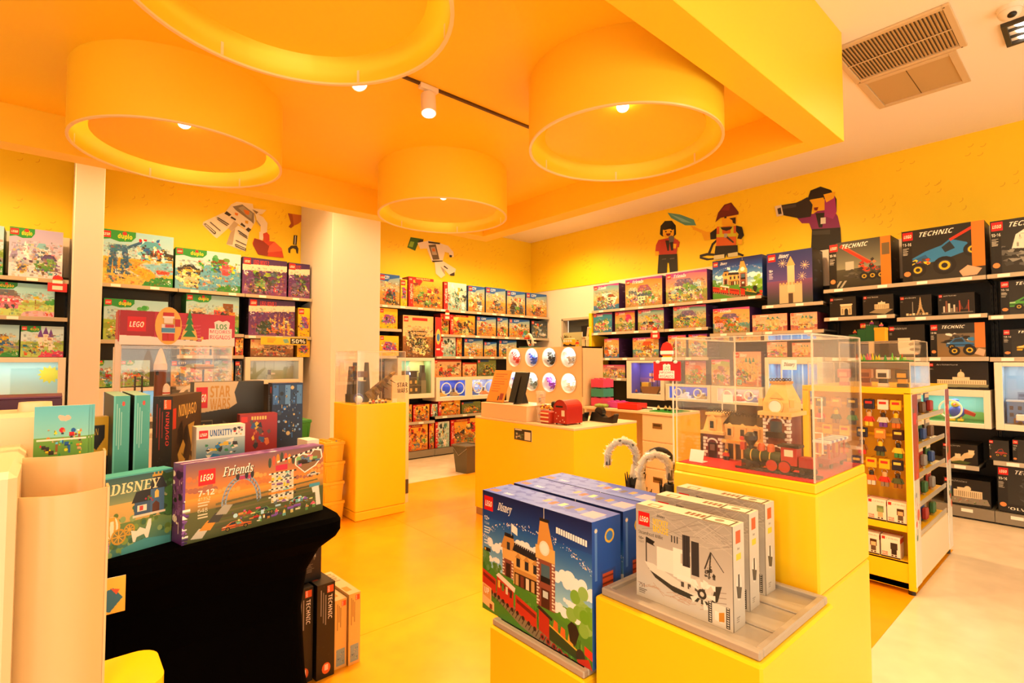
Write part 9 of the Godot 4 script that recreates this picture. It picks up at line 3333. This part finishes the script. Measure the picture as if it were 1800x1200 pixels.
# ------------------------------------------------------------------ white leaflet rack at the left edge
func leaflet_rack():
	var m := mt("rack_white_shaded", "e8d2aa", 0.3)  # white rack toned down to tan: its shade is in the colour
	var t := thing("leaflet_rack", "white brick-shaped leaflet rack with stepped pockets at the left edge", "rack", Vector3(-0.1, 0, -1.6))
	# side frame: thick bevelled panel running back, and the studded block behind
	pbox(t, "side_frame", m, Vector3(0.0, 0.65, -0.02), Vector3(0.1, 1.3, 0.62), 0.012)
	pbox(t, "inner_panel", m, Vector3(-0.24, 0.645, -0.05), Vector3(0.37, 1.27, 0.5), 0.006)
	pbox(t, "rear_block", m, Vector3(-0.11, 0.687, -0.22), Vector3(0.56, 1.374, 0.17), 0.01)
	for i in 3:
		pcyl(t, "stud", m, Vector3(-0.15 + 0.105 * i, 1.374, -0.22), Vector3(-0.15 + 0.105 * i, 1.396, -0.22), 0.034, 0.032, 24)
	# pockets, front and lower ones first; each is a clear-edged tray facing the aisle
	var pm := mt("pocket_white_shaded", "dcb982", 0.22)  # pocket colour darkened too, shade painted into the white plastic
	for q in [[0.24, 0.85, 1.243, 0.0], [0.11, 0.9, 1.3, 0.0], [-0.04, 1.0, 1.235, 1.0], [0.19, 0.42, 0.82, 0.0]]:
		var s := st()
		for i in 16:
			var v := []
			for a in [i / 16.0, (i + 1) / 16.0]:
				for y2 in [q[1], q[2]]:
					v.append([Vector3(0.05 + 0.135 * a, y2, q[0] + sin(a * PI) * 0.03), Vector3(-cos(a * PI) * 0.7, 0, 1)])
			tri_n(s, [v[0], v[1], v[3]])
			tri_n(s, [v[0], v[3], v[2]])
			var w := []
			for x in v:
				w.append([x[0] - Vector3(0, 0, 0.004), -x[1]])
			tri_n(s, [w[0], w[1], w[3]])
			tri_n(s, [w[0], w[3], w[2]])
			quad(s, v[1][0], w[1][0], w[3][0], v[3][0], Vector3.UP)
		box(s, Vector3(0.116, q[1], q[0] - 0.02), Vector3(0.13, 0.004, 0.045))
		box(s, Vector3(0.1855, (q[1] + q[2]) / 2, q[0] - 0.02), Vector3(0.004, q[2] - q[1], 0.045))
		put(s, "pocket", pm, t)
	# leaflets in the rear pocket
	room(150)
	var uv := cell(110, 140)
	rng.seed = 60
	grad(0, 0.5, k("5ab8c8"), k("8ad0c8"))
	grad(0.5, 1, k("6aa03a"), k("4a8a3a"))
	cloud(0.55, 0.2, 0.08, k("f0b8a0"))
	bits(0.1, 0.36, 0.8, 0.26, 22, BRIGHT, 0.04, 0.1)
	rc(0.05, 0.52, 0.9, 0.03, k("f0e8d8"))
	bits(0.1, 0.58, 0.8, 0.22, 22, BRIGHT, 0.04, 0.1)
	pg([0.3, 0.86, 0.98, 0.82, 0.98, 0.95, 0.3, 0.99], k("f0f4f8"))
	for i in 7:
		rc(0.35 + 0.085 * i, 0.87 - 0.005 * i, 0.06, 0.06, k("1a3a6a"))
	for i in 3:
		var o := flat(null, "leaflet", uv, 0.1, 0.15, Vector3(0.012 + 0.006 * i, 1.243, -1.668 - 0.006 * i), 0.0, 0.002)
		tag(o, ["picture leaflet in front of the rear pocket of the white rack", "picture leaflet just behind the front one in the white rack", "picture leaflet rearmost in the white rack"][i], "leaflet", "leaflets in the white rack")
	# violet carton lying behind the rack
	var v := thing("violet_dumpbin", "tall dark violet cardboard stand just behind the white rack", "stand", Vector3(-0.275, 0, -2.4))
	pbox(v, "card_body", mt("violet_card", "4a2440", 0.5), Vector3(0, 0.69, 0), Vector3(0.58, 1.38, 0.2), 0.003)
	pbox(v, "header_fold", mt("violet_light", "6a3a58", 0.5), Vector3(0, 1.383, 0), Vector3(0.58, 0.006, 0.2), 0.001)

# ------------------------------------------------------------------ small things in front
func small_things():
	# cartons standing on the floor beside the table
	rng.seed = 70
	room(460)
	var tk := cell(90, 430)
	spine("0b0a09", "TECHNIC", "f0e4d0", true, "pill")
	var side := cell(60, 90)
	grad(0, 1, k("12100e"), k("181512"))
	bits(0.1, 0.3, 0.8, 0.5, 14, ["3a302a", "5a4a3a", "2a221c"], 0.05, 0.12)
	var top := cell(60, 60)
	grad(0, 1, k("1c1814"), k("241e18"))
	rc(0.1, 0.6, 0.3, 0.2, k("8a2a1a"))
	carton("black_spine_carton", "left one of two black cartons standing on the floor by the table", "toy box", "black cartons on the floor", Vector3(0.888, 0, -2.68), 0.06, 0.088, 0.435, 0.34, tk, side, top)
	carton("black_spine_carton", "right one of two black cartons standing on the floor by the table", "toy box", "black cartons on the floor", Vector3(0.985, 0, -2.66), 0.06, 0.088, 0.44, 0.34, tk, side, top)
	room(360)
	var yk := cell(70, 330)
	rng.seed = 71
	spine("e8b45a", "", "5a3a1a", true, "pic")
	side = cell(60, 90)
	grad(0, 1, k("d8a85a"), k("c8984a"))
	top = cell(60, 60)
	grad(0, 1, k("c8b08a"), k("b89a70"))
	rc(0.1, 0.7, 0.5, 0.16, k("d8762a"))
	small_print(0.3, 0.1, 0.6, 6, k("7a6a50"), 0.03)
	carton("amber_spine_carton", "left one of two amber cartons standing on the floor by the table", "toy box", "amber cartons on the floor", Vector3(1.073, 0, -2.69), 0.05, 0.062, 0.33, 0.34, yk, side, top)
	carton("amber_spine_carton", "right one of two amber cartons standing on the floor by the table", "toy box", "amber cartons on the floor", Vector3(1.14, 0, -2.68), 0.05, 0.062, 0.345, 0.34, yk, side, top)
	room(300)
	front_box()
	# umbrellas in a bin behind the blue cartons
	var bin := thing("umbrella_bin", "dark bin holding umbrellas behind the blue cartons", "bin", Vector3(2.12, 0, -1.5))
	var s := st()
	lathe(s, [Vector2(0.0, 0.004), Vector2(0.11, 0.0), Vector2(0.13, 0.55), Vector2(0.122, 0.55), Vector2(0.104, 0.012), Vector2(0.0, 0.012)], Vector3.ZERO, 28)
	put(s, "bucket", mats.black_plastic, bin)
	for q in [[Vector3(2.13, 0.02, -1.56), Vector3(2.145, 0.965, -1.54), true, "umbrella with a plastic-wrapped hook handle, left one", 3.86], [Vector3(2.07, 0.02, -1.46), Vector3(2.06, 0.92, -1.45), true, "umbrella with a plastic-wrapped hook handle, leaning right", 0.717], [Vector3(2.17, 0.02, -1.46), Vector3(2.2, 0.94, -1.38), false, "umbrella with a bare black hook handle", 3.86]]:
		umbrella(q[3], q[0], q[1], q[2], q[4])
	# yellow rounded seat edge at the very bottom left
	var c := thing("yellow_stool", "yellow plastic stool whose rounded seat shows at the bottom edge", "stool", Vector3(0.09, 0, -1.59), 0.0)
	s = st()
	var seat := rounded(0.25, 0.2, 0.05)
	for i in seat.size():
		var l := (i + 1) % seat.size()
		quad(s, Vector3(seat[i].x, 0.715, seat[i].y), Vector3(seat[i].x, 0.745, seat[i].y), Vector3(seat[l].x, 0.745, seat[l].y), Vector3(seat[l].x, 0.715, seat[l].y), Vector3(seat[i].x, 0, seat[i].y))
		tri(s, Vector3(0, 0.745, 0), Vector3(seat[i].x, 0.745, seat[i].y), Vector3(seat[l].x, 0.745, seat[l].y), Vector3.UP)
		tri(s, Vector3(0, 0.715, 0), Vector3(seat[i].x, 0.715, seat[i].y), Vector3(seat[l].x, 0.715, seat[l].y), Vector3.DOWN)
	put(s, "seat", mats.gloss_yellow, c)
	for x in [-0.085, 0.085]:
		for z in [-0.06, 0.06]:
			pcyl(c, "leg", mats.gloss_yellow, Vector3(x * 1.1, 0, z * 1.2), Vector3(x, 0.716, z), 0.016, 0.018, 12)

func front_box():
	rng.seed = 72
	var uv := cell(130, 280)
	grad(0, 1, k("2a1c2a"), k("14100e"))
	rc(0.6, 0.03, 0.2, 0.07, k("b8421e"))
	tx("TECHNIC", 0.3, 0.06, 0.1, 0.3, k("8a7a60"), 0, 0.0, 1)
	mech(0.25, 0.4, 0.5, 0.26, ["5a5448", "8a8474", "3a3430", "a8a08c"])
	small_print(0.4, 0.72, 0.3, 6, k("6a6050"), 0.012)
	var side := cell(40, 60)
	grad(0, 1, k("1a1210"), k("120e0c"))
	carton("dark_end_carton", "dark carton standing on the black cartons under the table edge", "toy box", "", Vector3(0.93, 0.442, -2.66), 0.08, 0.12, 0.29, 0.2, uv, side, side)

func umbrella(label: String, foot: Vector3, head: Vector3, wrapped: bool, turn: float):
	var t := thing("umbrella", label, "umbrella", foot, 0.0, "umbrellas behind the blue cartons")
	var h := head - foot
	pcyl(t, "shaft", mats.steel, Vector3.ZERO, h, 0.006, 0.006, 8)
	var s := st()
	var d := h.normalized()
	cyl(s, d * 0.12, d * 0.45, 0.012, 0.034, 14)
	cyl(s, d * 0.45, h - d * 0.06, 0.034, 0.042, 14)
	cyl(s, h - d * 0.06, h - d * 0.02, 0.042, 0.026, 14)
	put(s, "folded_canopy", mt("umbrella_black", "0c0b0c", 0.7), t)
	for i in 8:
		s = st()
		var a := TAU * i / 8
		var f := frame_of(d)
		var o := f.x * cos(a) + f.z * sin(a)
		cyl(s, h - d * 0.1 + o * 0.036, h - d * 0.012 + o * 0.05, 0.007, 0.002, 6)
		put(s, "rib_tip", mt("umbrella_black", "0c0b0c", 0.7), t)
	# hook
	var pts := []
	var side := Vector3(cos(turn), 0, sin(turn))
	pts.append(h - d * 0.06)
	pts.append(h + d * 0.04)
	for i in 13:
		var a := PI * i / 12.0
		pts.append(h + d * (0.075 + sin(a) * 0.07) + side * (0.068 - cos(a) * 0.068))
	pts.append(h + d * 0.03 + side * 0.136)
	s = st()
	tube(s, pts, 0.013, 12)
	put(s, "hook_handle", mt("handle_grey", "4a4642", 0.3) if wrapped else mats.black_plastic, t)
	if wrapped:
		# crinkled clear film round the hook
		s = st()
		rng.seed = hash(label)
		var film := []
		for p in pts:
			film.append(p + Vector3(rng.randf_range(-1, 1), rng.randf_range(-1, 1), rng.randf_range(-1, 1)) * 0.005)
		for i in film.size() - 1:
			for j in 5:
				var a: Vector3 = film[i].lerp(film[i + 1], rng.randf())
				var r := Vector3(rng.randf_range(-1, 1), rng.randf_range(-1, 1), rng.randf_range(-1, 1)).normalized()
				var u := r.cross(d).normalized()
				tri(s, a + r * 0.027, a + u * 0.026 + d * 0.012, a - u * 0.022 - d * 0.016, r)
		tube(s, film, 0.0185, 5)
		var fm := mt("crinkle_film", "f6f2ea", 0.12)
		fm.transparency = BaseMaterial3D.TRANSPARENCY_ALPHA
		fm.albedo_color.a = 0.5
		put(s, "plastic_film", fm, t)
		s = st()
		cyl(s, h - d * 0.05, h + d * 0.03, 0.034, 0.02, 9)
		put(s, "film_knot", fm, t)

# ------------------------------------------------------------------ ceiling grilles, dome camera
func ceiling_things():
	var m := mt("grille_cream", "d8bf95", 0.5)
	var dk := mt("grille_dark", "6a5430", 0.7)
	var t := thing("air_grille", "slatted air grille in the ceiling above the right aisle", "vent", Vector3(4.71, CEIL, -0.985))
	var lx := 0.6
	var lz := 0.64
	pbox(t, "backing", dk, Vector3(0, -0.003, 0), Vector3(lx, 0.004, lz))
	for q in [[0, lz / 2 + 0.02, lx + 0.08, 0.04], [0, -lz / 2 - 0.02, lx + 0.08, 0.04]]:
		pbox(t, "rim", m, Vector3(q[0], -0.011, q[1]), Vector3(q[2], 0.02, q[3]), 0.003)
	for x in [-lx / 2 - 0.02, lx / 2 + 0.02]:
		pbox(t, "rim", m, Vector3(x, -0.011, 0), Vector3(0.04, 0.02, lz), 0.003)
	for i in 28:
		var s := st()
		X = Transform3D(Basis(Vector3.RIGHT, 0.6), Vector3(0, -0.012, -lz / 2 + lz * (i + 0.5) / 28))
		box(s, Vector3.ZERO, Vector3(lx, 0.002, 0.017))
		put(s, "slat", m, t)
	pbox(t, "mullion", m, Vector3(0, -0.021, 0), Vector3(0.012, 0.004, lz))
	for x in [-0.33, 0.33]:
		for z in [-0.33, 0.33]:
			pcyl(t, "screw", dk, Vector3(x, -0.021, z), Vector3(x, -0.0235, z), 0.006, 0.006, 8)
	t = thing("access_hatch", "two-part access hatch beside the slatted grille", "hatch", Vector3(5.41, CEIL, -1.02))
	for q in [[0, 0.3, 0.66, 0.05], [0, -0.3, 0.66, 0.05]]:
		pbox(t, "rim", m, Vector3(q[0], -0.007, q[1]), Vector3(q[2], 0.012, q[3]), 0.002)
	for x in [-0.305, 0.305]:
		pbox(t, "rim", m, Vector3(x, -0.007, 0), Vector3(0.05, 0.012, 0.55), 0.002)
	for z in [-0.138, 0.138]:
		pbox(t, "leaf", mt("hatch_tan", "c4a673", 0.6), Vector3(0, -0.002, z), Vector3(0.56, 0.003, 0.268))
	pbox(t, "joint", dk, Vector3(0, -0.0012, 0), Vector3(0.56, 0.0015, 0.01))
	t = thing("dome_camera", "small white dome security camera on the ceiling", "camera", Vector3(4.75, CEIL, -0.37))
	pcyl(t, "mount", mats.frame_white, Vector3(0, 0, 0), Vector3(0, -0.03, 0), 0.07, 0.066, 28)
	var s := st()
	ball(s, Vector3(0, -0.03, 0), Vector3(0.062, 0.055, 0.062), 20, 8, PI / 2, PI)
	put(s, "dome", mats.frame_white, t)
	s = st()
	ball(s, Vector3(-0.03, -0.066, 0.012), Vector3(0.026, 0.02, 0.026), 14, 8)
	put(s, "lens", mats.black_plastic, t)
